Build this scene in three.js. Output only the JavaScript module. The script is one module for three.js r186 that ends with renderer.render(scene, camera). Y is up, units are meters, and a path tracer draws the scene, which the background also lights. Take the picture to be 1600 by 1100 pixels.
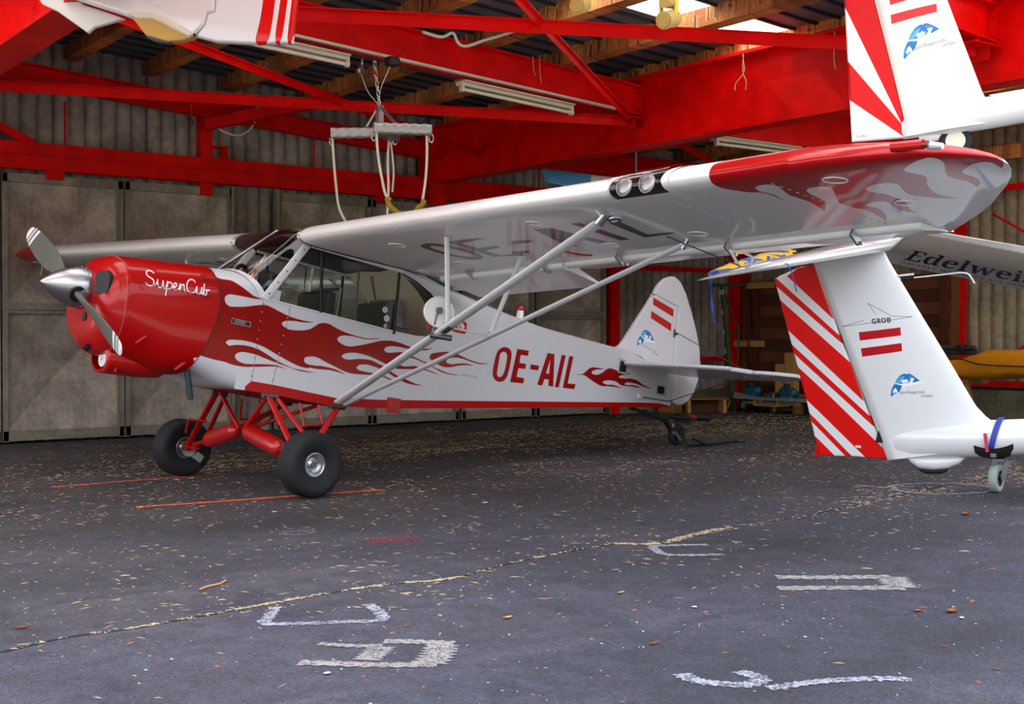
import * as THREE from 'three';
import { mergeGeometries } from 'three/addons/utils/BufferGeometryUtils.js';
import { RoundedBoxGeometry } from 'three/addons/geometries/RoundedBoxGeometry.js';
import { ImprovedNoise } from 'three/addons/math/ImprovedNoise.js';

// ---------------------------------------------------------------- camera, sky, sun, exposure
const scene = new THREE.Scene();
const renderer = new THREE.WebGLRenderer({ antialias: true });
renderer.toneMapping = THREE.LinearToneMapping;
renderer.toneMappingExposure = 1.6;
renderer.shadowMap.enabled = true;
const camera = new THREE.PerspectiveCamera(2 * Math.atan(550 / 1963.38) * 180 / Math.PI, 1600 / 1100, 0.05, 400);
camera.rotation.order = 'YXZ';
camera.position.set(0, 1.1094, 0);
camera.rotation.set(-Math.atan((550 - 523.35) / 1963.38), -36.7 * Math.PI / 180, 0);
scene.add(camera);
{ // bright thin overcast, a little bluer overhead
  const W = 64, H = 32, d = new Float32Array(W * H * 4);
  for (let j = 0; j < H; j++) for (let i = 0; i < W; i++) {
    const el = Math.max(0, Math.sin((0.5 - (j + 0.5) / H) * Math.PI)), k = (j * W + i) * 4;
    const v = 1.9 + 0.5 * el;
    d[k] = v * (0.95 - 0.10 * el); d[k + 1] = v * (0.98 - 0.03 * el); d[k + 2] = v * (1.03 + 0.10 * el); d[k + 3] = 1;
  }
  const t = new THREE.DataTexture(d, W, H, THREE.RGBAFormat, THREE.FloatType);
  t.mapping = THREE.EquirectangularReflectionMapping; t.magFilter = THREE.LinearFilter; t.flipY = true; t.needsUpdate = true;
  scene.background = t; scene.environment = t;
}
const sun = new THREE.DirectionalLight(0xfff1dc, 9.0); // stands behind the hangar: it reaches the roof and the apron, not the inside
sun.position.set(-14, 42, -34); sun.target.position.set(4, 0, 4);
sun.castShadow = true; sun.shadow.mapSize.set(2048, 2048);
Object.assign(sun.shadow.camera, { left: -40, right: 40, top: 40, bottom: -40, near: 1, far: 140 });
scene.add(sun, sun.target);

// ---------------------------------------------------------------- helpers
let seed = 12345;
const rnd = () => { seed = (seed + 0x6D2B79F5) | 0; let t = Math.imul(seed ^ (seed >>> 15), 1 | seed); t = (t + Math.imul(t ^ (t >>> 7), 61 | t)) ^ t; return ((t ^ (t >>> 14)) >>> 0) / 4294967296; };
const rr = (a, b) => a + (b - a) * rnd();
const perlin = new ImprovedNoise();
const fbm = (x, y, z = 0.37) => perlin.noise(x, y, z) + 0.5 * perlin.noise(2 * x, 2 * y, z + 3) + 0.25 * perlin.noise(4 * x, 4 * y, z + 7);
const V = (x, y, z) => new THREE.Vector3(x, y, z);
const used = {};
function numbered(n) { const k = used[n] = (used[n] ?? -1) + 1; return k ? n + '_' + String(k).padStart(3, '0') : n; }
function fit(g) { if (g.index) g = g.toNonIndexed(); for (const k of Object.keys(g.attributes)) if (!['position', 'normal', 'uv', 'color'].includes(k)) g.deleteAttribute(k); if (!g.attributes.normal) g.computeVertexNormals(); if (!g.attributes.uv) g.setAttribute('uv', new THREE.BufferAttribute(new Float32Array(g.attributes.position.count * 2), 2)); g.morphAttributes = {}; return g; }
const merge = (list) => list.length === 1 ? fit(list[0]) : mergeGeometries(list.map(fit));
function mesh(name, g, m) { const o = new THREE.Mesh(Array.isArray(g) ? merge(g) : g, m); o.name = name; o.castShadow = o.receiveShadow = true; return o; }
function thing(name, label, category, p = [0, 0, 0], turn = 0, group) {
  const o = new THREE.Group(); o.name = numbered(name); o.position.set(...p); o.rotation.y = turn; scene.add(o);
  o.userData = { label, category }; if (group) o.userData.group = group; return o;
}
function single(name, label, category, g, m, p = [0, 0, 0], turn = 0, group) {
  const o = mesh(numbered(name), g, m); o.position.set(...p); o.rotation.y = turn; scene.add(o);
  o.userData = { label, category }; if (group) o.userData.group = group; return o;
}
function struct(name, g, m) { const o = g ? mesh(name, g, m) : new THREE.Group(); o.name = name; o.userData = { kind: 'structure' }; scene.add(o); return o; }
function part(parent, name, g, m, label) { const o = mesh(name, g, m); if (label) o.userData.label = label; parent.add(o); return o; }
const box = (w, h, d, x = 0, y = 0, z = 0, ry = 0, rz = 0, rx = 0) => { const g = new THREE.BoxGeometry(w, h, d); if (rx) g.rotateX(rx); if (rz) g.rotateZ(rz); if (ry) g.rotateY(ry); return g.translate(x, y, z); };
const rbox = (w, h, d, r, x = 0, y = 0, z = 0, ry = 0) => { const g = new RoundedBoxGeometry(w, h, d, 2, r); if (ry) g.rotateY(ry); return g.translate(x, y, z); };
function rod(a, b, r, r2 = r, seg = 10) {
  const A = a.isVector3 ? a : V(...a), B = b.isVector3 ? b : V(...b), d = B.clone().sub(A);
  const g = new THREE.CylinderGeometry(r2, r, d.length(), seg, 1);
  g.applyQuaternion(new THREE.Quaternion().setFromUnitVectors(V(0, 1, 0), d.clone().normalize()));
  return g.translate((A.x + B.x) / 2, (A.y + B.y) / 2, (A.z + B.z) / 2);
}
// streamlined bar: ellipse section, wide in direction w
function fairBar(a, b, wide, thin, w) {
  const A = V(...a), B = V(...b), d = B.clone().sub(A), L = d.length(); d.normalize();
  const W = V(...w); W.addScaledVector(d, -W.dot(d)).normalize(); const T = d.clone().cross(W);
  const g = new THREE.CylinderGeometry(1, 1, L, 16, 1).scale(wide / 2, 1, thin / 2);
  g.applyMatrix4(new THREE.Matrix4().makeBasis(W, d, T).setPosition(A.lerp(B, 0.5))); g.computeVertexNormals(); return g;
}
const pipe = (pts, r, n = 40, seg = 6, tension) => new THREE.TubeGeometry(new THREE.CatmullRomCurve3(pts.map((p) => p.isVector3 ? p : V(...p)), false, tension ? 'catmullrom' : 'centripetal', tension), n, r, seg);
const beamBox = (a, b, w, h) => { // square bar from a to b, h upright
  const A = V(...a), B = V(...b), d = B.clone().sub(A), L = d.length(), g = new THREE.BoxGeometry(L, h, w);
  d.normalize(); const s = V(0, 1, 0).cross(d).negate().normalize(), u = d.clone().cross(s).negate();
  const m = new THREE.Matrix4().makeBasis(d, u.y < 0 ? u.negate() : u, d.clone().cross(u)); g.applyMatrix4(m.setPosition(A.lerp(B, 0.5))); return g;
};
function loft(rings, { closed = true, capA = false, capB = false, smooth = true } = {}) {
  const n = rings[0].length, p = [], ix = [], m = closed ? n : n;
  rings.forEach((r) => r.forEach((q) => p.push(q.x, q.y, q.z)));
  const step = closed ? n : n - 1;
  for (let i = 0; i < rings.length - 1; i++) for (let j = 0; j < step; j++) {
    const a = i * n + j, b = i * n + (j + 1) % n, c = a + n, d = b + n; ix.push(a, b, c, b, d, c);
  }
  for (const [cap, i] of [[capA, 0], [capB, rings.length - 1]]) if (cap) {
    const c = V(0, 0, 0); rings[i].forEach((q) => c.add(q)); c.multiplyScalar(1 / n);
    const base = p.length / 3; rings[i].forEach((q) => p.push(q.x, q.y, q.z)); p.push(c.x, c.y, c.z);
    for (let j = 0; j < n; j++) i === 0 ? ix.push(base + (j + 1) % n, base + j, base + n) : ix.push(base + j, base + (j + 1) % n, base + n);
  }
  const g = new THREE.BufferGeometry(); g.setAttribute('position', new THREE.Float32BufferAttribute(p, 3)); g.setIndex(ix); g.computeVertexNormals(); return g;
}
function uvMap(g, f) { const P = g.attributes.position, u = new Float32Array(P.count * 2); for (let i = 0; i < P.count; i++) { const [a, b] = f(P.getX(i), P.getY(i), P.getZ(i)); u[2 * i] = a; u[2 * i + 1] = b; } g.setAttribute('uv', new THREE.BufferAttribute(u, 2)); return g; }
function boxUV(g, s = 1) { // uv in metres by dominant normal
  g = fit(g); const P = g.attributes.position, N = g.attributes.normal, u = new Float32Array(P.count * 2);
  for (let i = 0; i < P.count; i += 3) {
    let nx = 0, ny = 0, nz = 0; for (let k = 0; k < 3; k++) { nx += Math.abs(N.getX(i + k)); ny += Math.abs(N.getY(i + k)); nz += Math.abs(N.getZ(i + k)); }
    for (let k = 0; k < 3; k++) { const x = P.getX(i + k), y = P.getY(i + k), z = P.getZ(i + k), q = 2 * (i + k);
      if (ny >= nx && ny >= nz) { u[q] = x * s; u[q + 1] = z * s; } else if (nx >= nz) { u[q] = z * s; u[q + 1] = y * s; } else { u[q] = x * s; u[q + 1] = y * s; } }
  }
  g.setAttribute('uv', new THREE.BufferAttribute(u, 2)); return g;
}
function shapeOf(pts, holes = []) { const s = new THREE.Shape(pts.map((p) => new THREE.Vector2(p[0], p[1]))); for (const h of holes) s.holes.push(new THREE.Path(h.map((p) => new THREE.Vector2(p[0], p[1])))); return s; }
const prism = (pts, depth, bevel = 0, holes) => new THREE.ExtrudeGeometry(shapeOf(pts, holes), { depth: depth - 2 * bevel, bevelEnabled: bevel > 0, bevelThickness: bevel, bevelSize: bevel, bevelOffset: -bevel, bevelSegments: 2, curveSegments: 8 }).translate(0, 0, bevel);
function canvasTex(w, h, draw, { srgb = true, repeat = true } = {}) {
  const c = document.createElement('canvas'); c.width = w; c.height = h; draw(c.getContext('2d'), w, h);
  const t = new THREE.CanvasTexture(c); if (srgb) t.colorSpace = THREE.SRGBColorSpace; if (repeat) t.wrapS = t.wrapT = THREE.RepeatWrapping; t.anisotropy = 8; return t;
}
function pixTex(w, h, f, { srgb = true, rep } = {}) { // f(i, j) -> [r, g, b] 0..255
  const d = new Uint8Array(w * h * 4); for (let j = 0; j < h; j++) for (let i = 0; i < w; i++) { const c = f(i, j), k = (j * w + i) * 4; d[k] = c[0]; d[k + 1] = c[1]; d[k + 2] = c[2]; d[k + 3] = 255; }
  const t = new THREE.DataTexture(d, w, h); if (srgb) t.colorSpace = THREE.SRGBColorSpace; t.wrapS = t.wrapT = THREE.RepeatWrapping; t.magFilter = THREE.LinearFilter; t.minFilter = THREE.LinearMipmapLinearFilter; t.generateMipmaps = true; if (rep) t.repeat.set(...rep); t.needsUpdate = true; return t;
}
const cl = (v) => Math.max(0, Math.min(255, v));
// tileable value noise on a grid
function tileNoise(w, h, cells, sd) { const s0 = seed; seed = sd; const g = []; for (let i = 0; i < cells * cells; i++) g.push(rnd()); seed = s0;
  return (i, j) => { const x = i / w * cells, y = j / h * cells, a = Math.floor(x), b = Math.floor(y), fx = x - a, fy = y - b, sx = fx * fx * (3 - 2 * fx), sy = fy * fy * (3 - 2 * fy), q = (u, v) => g[(v % cells) * cells + (u % cells)]; return (q(a, b) * (1 - sx) + q(a + 1, b) * sx) * (1 - sy) + (q(a, b + 1) * (1 - sx) + q(a + 1, b + 1) * sx) * sy; }; }
const std = (color, roughness = 0.6, o = {}) => new THREE.MeshStandardMaterial({ color, roughness, ...o });
const phys = (color, roughness, o = {}) => new THREE.MeshPhysicalMaterial({ color, roughness, side: THREE.DoubleSide, ...o });

// ---------------------------------------------------------------- materials
const M = {};
{
  const n1 = tileNoise(512, 512, 16, 5), n2 = tileNoise(512, 512, 64, 6), n3 = tileNoise(512, 512, 5, 7);
  const redMap = pixTex(512, 512, (i, j) => { const v = 0.88 + 0.14 * n1(i, j) + 0.06 * n3(i, j) - 0.04 * n2(i, j); return [cl(232 * v), cl(4 * v), cl(2 * v)]; }, { rep: [0.5, 0.5] });
  M.steelRed = new THREE.MeshPhysicalMaterial({ color: 0xffffff, roughness: 0.5, map: redMap, specularIntensity: 0.25 });
  M.steelRedDark = std(0x9c0c09, 0.5);
  const spk = tileNoise(512, 512, 256, 9), st = tileNoise(512, 512, 4, 10), st2 = tileNoise(512, 512, 24, 11);
  const cem = (i, j) => { const s = spk(i, j), v = 0.72 + 0.22 * st(i, j) + 0.16 * st2(i, j) + (s > 0.88 ? 0.35 : 0) - (s < 0.1 ? 0.12 : 0); return v; };
  M.cement = std(0xffffff, 0.9, { side: THREE.DoubleSide, map: pixTex(512, 512, (i, j) => { const v = cem(i, j); return [cl(172 * v), cl(162 * v), cl(152 * v)]; }, { rep: [0.8, 0.8] }) });
  M.cementOlive = std(0xffffff, 0.9, { side: THREE.DoubleSide, map: pixTex(512, 512, (i, j) => { const v = cem(i, j); return [cl(162 * v), cl(151 * v), cl(122 * v)]; }, { rep: [0.8, 0.8] }) });
  const g1 = tileNoise(512, 512, 8, 21), g2 = tileNoise(512, 512, 40, 22), g3 = tileNoise(512, 512, 128, 23);
  const doorTex = (r, g, b, o) => pixTex(512, 512, (i, j) => { const s = tileNoise; let v = 0.78 + 0.3 * g1(i, j) + 0.16 * g2(i, j) + 0.1 * g3(i, j) + 0.10 * g2(i * 3 % 512, j >> 3); return [cl(r * v), cl(g * v), cl(b * v)]; }, { rep: [0.7, 0.7] });
  M.doorPanel = std(0xffffff, 0.55, { map: doorTex(152, 141, 130), metalness: 0.1 });
  M.doorFrame = std(0xffffff, 0.55, { map: doorTex(122, 117, 104), metalness: 0.1 });
  M.doorEdge = std(0x7c765c, 0.6);
  // wood of the purlins: orange, grained lengthwise, with pale drips running down the side
  M.purlin = std(0xffffff, 0.75, { map: canvasTex(2048, 256, (c, w, h) => {
    c.fillStyle = '#de8c40'; c.fillRect(0, 0, w, h);
    for (let k = 0; k < 26; k++) { const x = rr(-100, w), ww = rr(60, 330); const gr = c.createLinearGradient(x, 0, x + ww, 0); const d = rnd() < 0.5; const q = rr(0.15, 0.5); gr.addColorStop(0, 'rgba(0,0,0,0)'); gr.addColorStop(0.5, d ? `rgba(70,22,6,${q})` : `rgba(214,122,30,${q})`); gr.addColorStop(1, 'rgba(0,0,0,0)'); c.fillStyle = gr; c.fillRect(x, 0, ww, h); }
    for (let k = 0; k < 260; k++) { c.strokeStyle = rnd() < 0.6 ? `rgba(66,26,8,${rr(0.1, 0.35)})` : `rgba(214,140,60,${rr(0.08, 0.25)})`; c.lineWidth = rr(0.6, 2.4); const y = rr(0, h), x = rr(-200, w), L = rr(120, 900); c.beginPath(); c.moveTo(x, y); c.bezierCurveTo(x + L / 3, y + rr(-7, 7), x + 2 * L / 3, y + rr(-7, 7), x + L, y + rr(-5, 5)); c.stroke(); }
    for (let k = 0; k < 40; k++) { c.fillStyle = `rgba(58,18,6,${rr(0.25, 0.6)})`; c.beginPath(); c.ellipse(rr(0, w), rr(0, h), rr(2, 7), rr(2, 5), 0, 0, 7); c.fill(); }
    for (let k = 0; k < 210; k++) { const x = rr(0, w), y0 = rr(-20, h * 0.4), L = rr(40, 230), a = rr(0.2, 0.62); c.fillStyle = `rgba(232,206,160,${a})`; c.fillRect(x, y0, rr(2, 8), L); if (rnd() < 0.3) { c.fillStyle = `rgba(60,20,8,${a})`; c.fillRect(x + 9, y0, rr(6, 16), L); } }
  }) });
  const wood = (base, dk, lt, n) => canvasTex(1024, 1024, (c, w, h) => { c.fillStyle = base; c.fillRect(0, 0, w, h); for (let k = 0; k < n; k++) { c.strokeStyle = rnd() < 0.55 ? dk : lt; c.globalAlpha = rr(0.06, 0.3); c.lineWidth = rr(1, 5); const y = rr(0, h), x = rr(-300, w), L = rr(150, 1000); c.beginPath(); c.moveTo(x, y); c.bezierCurveTo(x + L / 3, y + rr(-9, 9), x + 2 * L / 3, y + rr(-9, 9), x + L, y); c.stroke(); } c.globalAlpha = 1; for (let k = 0; k < 14; k++) { c.fillStyle = dk; c.globalAlpha = 0.5; c.beginPath(); c.ellipse(rr(0, w), rr(0, h), 9, 5, 0, 0, 7); c.fill(); } c.globalAlpha = 1; });
  const wd = wood('#7c4a1d', '#3c1c08', '#a86c30', 420), wp = wood('#b98a45', '#7c5018', '#dcb670', 300);
  M.woodDark = std(0xdccfc2, 0.8, { map: wd }); M.woodMid = std(0xa87c50, 0.8, { map: wd }); M.woodPale = std(0xffffff, 0.8, { map: wp }); M.woodGrey = std(0xb0a588, 0.85, { map: wp });
  M.roof = std(0x6e747f, 0.5, { metalness: 0.2, side: THREE.DoubleSide });
  M.roofRib = std(0x2c2f36, 0.55, { metalness: 0.2 });
  M.skylight = phys(0xffffff, 0.95, { transmission: 0.85, thickness: 0 });
  M.lampBody = std(0xc9c2a8, 0.5); M.grass = std(0x5c6b2e, 0.95); M.forest = std(0x1f2a1a, 1); M.lampTube = std(0xd8cfbc, 0.35); M.rail = std(0xcfcabb, 0.5, { metalness: 0.2 });
  const gel = (c, r = 0.2) => phys(c, r, { clearcoat: 1, clearcoatRoughness: 0.06 });
  M.white = gel(0xe6e6e2, 0.3); M.gel = gel(0xe8e9e8, 0.28); M.red = gel(0xa80000, 0.3); M.redGel = phys(0xd80400, 0.4, { clearcoat: 0.4, specularIntensity: 0.4 });
  M.redMetal = phys(0xb00707, 0.4, { clearcoat: 0.5, clearcoatRoughness: 0.12, specularIntensity: 0.4 });
  M.black = std(0x0c0c0d, 0.55); M.blackGloss = phys(0x0a0a0b, 0.2, { clearcoat: 1 }); M.rubber = std(0x101115, 0.75); M.greyRubber = std(0x8d9a94, 0.75);
  M.chrome = std(0xd0d0d2, 0.16, { metalness: 1 }); M.alu = std(0xb4b6b9, 0.34, { metalness: 0.9 }); M.polished = std(0xb4b5b8, 0.33, { metalness: 1, side: THREE.DoubleSide }); M.steel = std(0x6e7175, 0.4, { metalness: 0.8 });
  M.prop = phys(0x5c6058, 0.42, { clearcoat: 0.4, clearcoatRoughness: 0.3 }); M.propWhite = std(0xe6e6e4, 0.4); M.propGrey = std(0x77787a, 0.45);
  M.glass = new THREE.MeshPhysicalMaterial({ color: 0xf2f5f2, roughness: 0.02, transmission: 1, thickness: 0, ior: 1.45, side: THREE.DoubleSide });
  M.beige = std(0xcdbd9a, 0.85, { side: THREE.DoubleSide }); M.seat = std(0x1d1c1c, 0.8); M.darkTrim = std(0x1a1817, 0.8, { side: THREE.DoubleSide });
  M.rope = std(0xd6cfba, 0.9); M.ropeYellow = std(0x9a7a1c, 0.9); M.tape = std(0xa9a9a6, 0.38, { metalness: 0.55 }); M.foam = std(0xb3924c, 0.9); M.strapYellow = std(0xdabb22, 0.75); M.blueStrap = std(0x1c50b4, 0.7);
  M.tan = std(0xc9a04c, 0.55); M.cream = std(0xe2d9c0, 0.55); M.cloth = std(0xe4e2dc, 0.85, { side: THREE.DoubleSide }); M.greyLow = std(0x4c4e52, 0.7);
  M.green = std(0x37512f, 0.6); M.yellowPaint = std(0xc08c17, 0.55); M.greyPaint = std(0x7e837f, 0.5); M.engineBlue = std(0x14566e, 0.4);
  M.tarp = phys(0xd98a0a, 0.4, { clearcoat: 0.5, clearcoatRoughness: 0.2 }); M.tarpDark = std(0x2b2018, 0.7);
  M.skyBlue = phys(0x4f9fce, 0.55, { clearcoat: 0.2 }); M.wire = std(0x5a4a3c, 0.5, { metalness: 0.5 }); M.cable = std(0xd2d0c8, 0.6); M.string = std(0xd8b08a, 0.9);
  M.concrete = std(0xffffff, 0.9, { map: pixTex(512, 512, (i, j) => { const v = 0.7 + 0.35 * st(i, j) + 0.2 * st2(i, j); return [cl(112 * v), cl(110 * v), cl(84 * v)]; }) });
  M.straw = std(0xffffff, 0.9, { side: THREE.DoubleSide });
  M.silver = phys(0xcfcabc, 0.3, { clearcoat: 1, clearcoatRoughness: 0.08 });
}

// ---------------------------------------------------------------- outlines of paint, marks and profiles, in metres on the surface that carries them
const TRACE = {};
TRACE.flame = [[0.988,0.219],[1.068,0.213],[1.202,0.188],[1.311,0.138],[1.367,0.111],[1.448,0.096],[1.37,0.091],[1.286,0.093],[1.184,0.092],[1.151,0.076],[1.145,0.049],[1.162,0.02],[1.196,0.007],[1.296,0.02],[1.376,0.041],[1.468,0.06],[1.522,0.052],[1.645,0.017],[1.724,0.003],[1.813,-0.004],[1.896,-0.0],[1.814,-0.016],[1.726,-0.018],[1.662,-0.025],[1.631,-0.038],[1.625,-0.053],[1.647,-0.073],[1.692,-0.085],[1.79,-0.078],[1.865,-0.058],[1.949,-0.012],[1.876,-0.051],[1.908,-0.029],[1.944,-0.005],[1.991,0.005],[2.036,0.002],[2.129,-0.027],[2.222,-0.044],[2.343,-0.056],[2.417,-0.053],[2.519,-0.036],[2.455,-0.053],[2.362,-0.063],[2.26,-0.058],[2.179,-0.061],[2.135,-0.073],[2.116,-0.096],[2.132,-0.116],[2.188,-0.135],[2.252,-0.135],[2.35,-0.11],[2.431,-0.084],[2.512,-0.058],[2.587,-0.046],[2.644,-0.044],[2.713,-0.05],[2.804,-0.066],[2.894,-0.071],[3.028,-0.049],[2.955,-0.074],[2.866,-0.085],[2.777,-0.083],[2.698,-0.08],[2.63,-0.083],[2.575,-0.098],[2.557,-0.121],[2.58,-0.137],[2.609,-0.138],[2.675,-0.126],[2.732,-0.118],[2.833,-0.136],[2.905,-0.151],[2.967,-0.166],[2.971,-0.162],[3.027,-0.184],[3.111,-0.205],[3.213,-0.223],[3.377,-0.228],[3.235,-0.232],[3.133,-0.221],[3.019,-0.187],[2.9,-0.16],[2.84,-0.151],[2.776,-0.152],[2.73,-0.172],[2.714,-0.201],[2.736,-0.222],[2.786,-0.223],[2.873,-0.209],[2.934,-0.218],[2.934,-0.218],[3.043,-0.23],[3.128,-0.253],[3.044,-0.238],[2.935,-0.226],[2.945,-0.226],[2.837,-0.237],[2.75,-0.247],[2.682,-0.249],[2.592,-0.227],[2.552,-0.217],[2.435,-0.189],[2.36,-0.18],[2.276,-0.179],[2.197,-0.195],[2.168,-0.219],[2.202,-0.236],[2.256,-0.234],[2.346,-0.218],[2.439,-0.216],[2.517,-0.234],[2.566,-0.246],[2.627,-0.273],[2.708,-0.302],[2.799,-0.323],[2.881,-0.343],[2.972,-0.352],[2.883,-0.356],[2.803,-0.349],[2.732,-0.332],[2.62,-0.294],[2.541,-0.272],[2.482,-0.26],[2.407,-0.253],[2.343,-0.263],[2.316,-0.287],[2.339,-0.303],[2.395,-0.308],[2.489,-0.312],[2.595,-0.323],[2.645,-0.336],[2.706,-0.356],[2.636,-0.342],[2.573,-0.33],[2.463,-0.326],[2.38,-0.332],[2.279,-0.336],[2.215,-0.329],[2.14,-0.308],[2.047,-0.282],[1.973,-0.258],[1.92,-0.251],[1.869,-0.256],[1.913,-0.253],[1.859,-0.264],[1.845,-0.285],[1.859,-0.307],[1.899,-0.316],[1.989,-0.315],[1.963,-0.312],[2.051,-0.315],[2.114,-0.32],[2.17,-0.333],[2.232,-0.351],[2.171,-0.342],[2.09,-0.334],[1.967,-0.338],[1.88,-0.336],[1.903,-0.342],[1.824,-0.339],[1.745,-0.32],[1.654,-0.29],[1.586,-0.266],[1.486,-0.233],[1.379,-0.215],[1.286,-0.214],[1.216,-0.223],[1.191,-0.245],[1.222,-0.263],[1.271,-0.252],[1.352,-0.246],[1.447,-0.256],[1.525,-0.283],[1.614,-0.318],[1.682,-0.34],[1.772,-0.359],[1.957,-0.368],[1.84,-0.372],[1.728,-0.355],[1.628,-0.337],[1.507,-0.313],[1.442,-0.298],[1.348,-0.292],[1.298,-0.303],[1.277,-0.332],[1.306,-0.36],[1.359,-0.372],[1.42,-0.369],[1.513,-0.358],[1.619,-0.354],[1.708,-0.371],[1.61,-0.363],[1.433,-0.386],[1.351,-0.395],[1.269,-0.391],[1.197,-0.378],[1.126,-0.373],[1.04,-0.362],[0.945,-0.343]];
TRACE.island = [[3.01,-0.122],[3.024,-0.093],[3.094,-0.073],[3.189,-0.056],[3.29,-0.056],[3.364,-0.071],[3.471,-0.091],[3.578,-0.099],[3.701,-0.092],[3.579,-0.108],[3.473,-0.101],[3.367,-0.089],[3.295,-0.089],[3.226,-0.103],[3.189,-0.128],[3.207,-0.147],[3.263,-0.148],[3.332,-0.134],[3.413,-0.124],[3.519,-0.13],[3.415,-0.137],[3.335,-0.151],[3.256,-0.172],[3.177,-0.181],[3.116,-0.172],[3.058,-0.148],[3.016,-0.135]];
TRACE.tailFlame = [[4.86,-0.051],[4.951,-0.037],[5.004,-0.005],[5.055,0.03],[5.121,0.043],[5.277,0.046],[5.153,0.026],[5.097,0.008],[5.091,-0.017],[5.16,-0.021],[5.234,0.003],[5.306,0.047],[5.364,0.063],[5.445,0.057],[5.549,0.039],[5.631,0.044],[5.712,0.057],[5.612,0.03],[5.532,0.016],[5.505,-0.003],[5.537,-0.011],[5.618,-0.006],[5.699,0.004],[5.806,-0.006],[5.917,-0.038],[6.07,-0.053],[5.941,-0.054],[5.811,-0.039],[5.664,-0.034],[5.614,-0.048],[5.617,-0.067],[5.771,-0.056],[5.879,-0.07],[5.732,-0.07],[5.567,-0.077],[5.462,-0.05],[5.361,-0.049],[5.284,-0.063],[5.263,-0.083],[5.328,-0.094],[5.427,-0.087],[5.561,-0.1],[5.37,-0.105],[5.252,-0.114],[5.152,-0.095],[5.051,-0.065],[4.972,-0.044],[4.897,-0.05]];
TRACE.letters = [[[3.855,0.07],[3.912,0.071],[3.957,0.05],[3.968,0.007],[3.955,-0.103],[3.934,-0.182],[3.898,-0.216],[3.844,-0.23],[3.786,-0.22],[3.752,-0.186],[3.749,-0.138],[3.766,-0.017],[3.795,0.04]],[[3.853,0.031],[3.816,0.005],[3.816,-0.044],[3.803,-0.153],[3.813,-0.185],[3.846,-0.192],[3.886,-0.166],[3.905,-0.098],[3.915,0.001],[3.895,0.026]],[[4.031,0.074],[4.183,0.078],[4.178,0.033],[4.082,0.03],[4.075,-0.04],[4.163,-0.04],[4.16,-0.083],[4.069,-0.085],[4.056,-0.163],[4.156,-0.163],[4.151,-0.208],[3.98,-0.215]],[[4.227,-0.035],[4.338,-0.034],[4.33,-0.076],[4.22,-0.077]],[[4.435,0.09],[4.531,0.091],[4.556,-0.193],[4.49,-0.194],[4.485,-0.138],[4.429,-0.139],[4.403,-0.2],[4.337,-0.199]],[[4.481,0.043],[4.439,-0.088],[4.483,-0.088]],[[4.631,0.097],[4.689,0.099],[4.633,-0.193],[4.579,-0.193]],[[4.74,0.101],[4.799,0.102],[4.753,-0.144],[4.87,-0.139],[4.854,-0.185],[4.691,-0.19]]];
TRACE.badge = [[1.211,-0.071],[1.371,-0.078],[1.371,-0.112],[1.211,-0.107]];
TRACE.cubLogo = [[3.217,0.194],[3.383,0.218],[3.399,0.112],[3.233,0.089]];
TRACE.scriptSig = [[3.384,-0.219],[3.557,-0.21]];
TRACE.stickers = [[2.955,0.119],[3.016,0.131],[3.049,0.181],[2.987,0.223],[2.525,0.184],[2.55,0.121],[2.543,0.063]];
TRACE.superCub = [[0.556,0.089],[0.996,0.065],[0.575,0.05],[0.978,0.093]];
TRACE.wingFlame = [[1.466,4.232],[1.535,4.183],[1.612,4.145],[1.702,4.131],[1.788,4.156],[1.878,4.214],[1.897,4.255],[1.969,4.273],[2.105,4.26],[1.988,4.286],[1.921,4.279],[1.879,4.268],[1.824,4.284],[1.802,4.298],[1.782,4.338],[1.788,4.386],[1.831,4.409],[1.911,4.387],[2.019,4.352],[2.084,4.355],[2.175,4.355],[2.263,4.344],[2.36,4.321],[2.42,4.3],[2.327,4.368],[2.233,4.423],[2.152,4.443],[2.067,4.453],[2.011,4.467],[1.971,4.487],[1.94,4.523],[1.941,4.567],[1.954,4.603],[1.996,4.614],[2.087,4.575],[2.188,4.521],[2.297,4.475],[2.375,4.472],[2.449,4.486],[2.473,4.507],[2.585,4.493],[2.675,4.479],[2.768,4.466],[2.678,4.516],[2.563,4.563],[2.488,4.576],[2.444,4.564],[2.408,4.561],[2.382,4.571],[2.361,4.626],[2.377,4.672],[2.431,4.678],[2.525,4.655],[2.614,4.647],[2.701,4.689],[2.622,4.692],[2.509,4.734],[2.432,4.762],[2.369,4.762],[2.268,4.76],[2.21,4.74],[2.154,4.725],[2.11,4.733],[2.067,4.789],[2.062,4.851],[2.089,4.893],[2.143,4.897],[2.245,4.862],[2.335,4.847],[2.396,4.872],[2.462,4.906],[2.509,4.951],[2.545,5.001],[2.464,4.963],[2.388,4.957],[2.3,4.976],[2.218,5.003],[2.108,5.06],[2.045,5.07],[1.993,5.054],[1.944,5.043],[1.907,5.057],[1.864,5.099],[1.824,5.164],[1.821,5.219],[1.851,5.245],[1.908,5.246],[1.988,5.216],[2.075,5.173],[2.152,5.149],[2.21,5.152],[2.277,5.171],[2.335,5.17],[2.417,5.159],[2.361,5.199],[2.292,5.224],[2.226,5.23],[2.166,5.223],[2.117,5.234],[2.072,5.276],[2.044,5.326],[2.057,5.371],[2.108,5.387],[2.201,5.379]];
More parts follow.
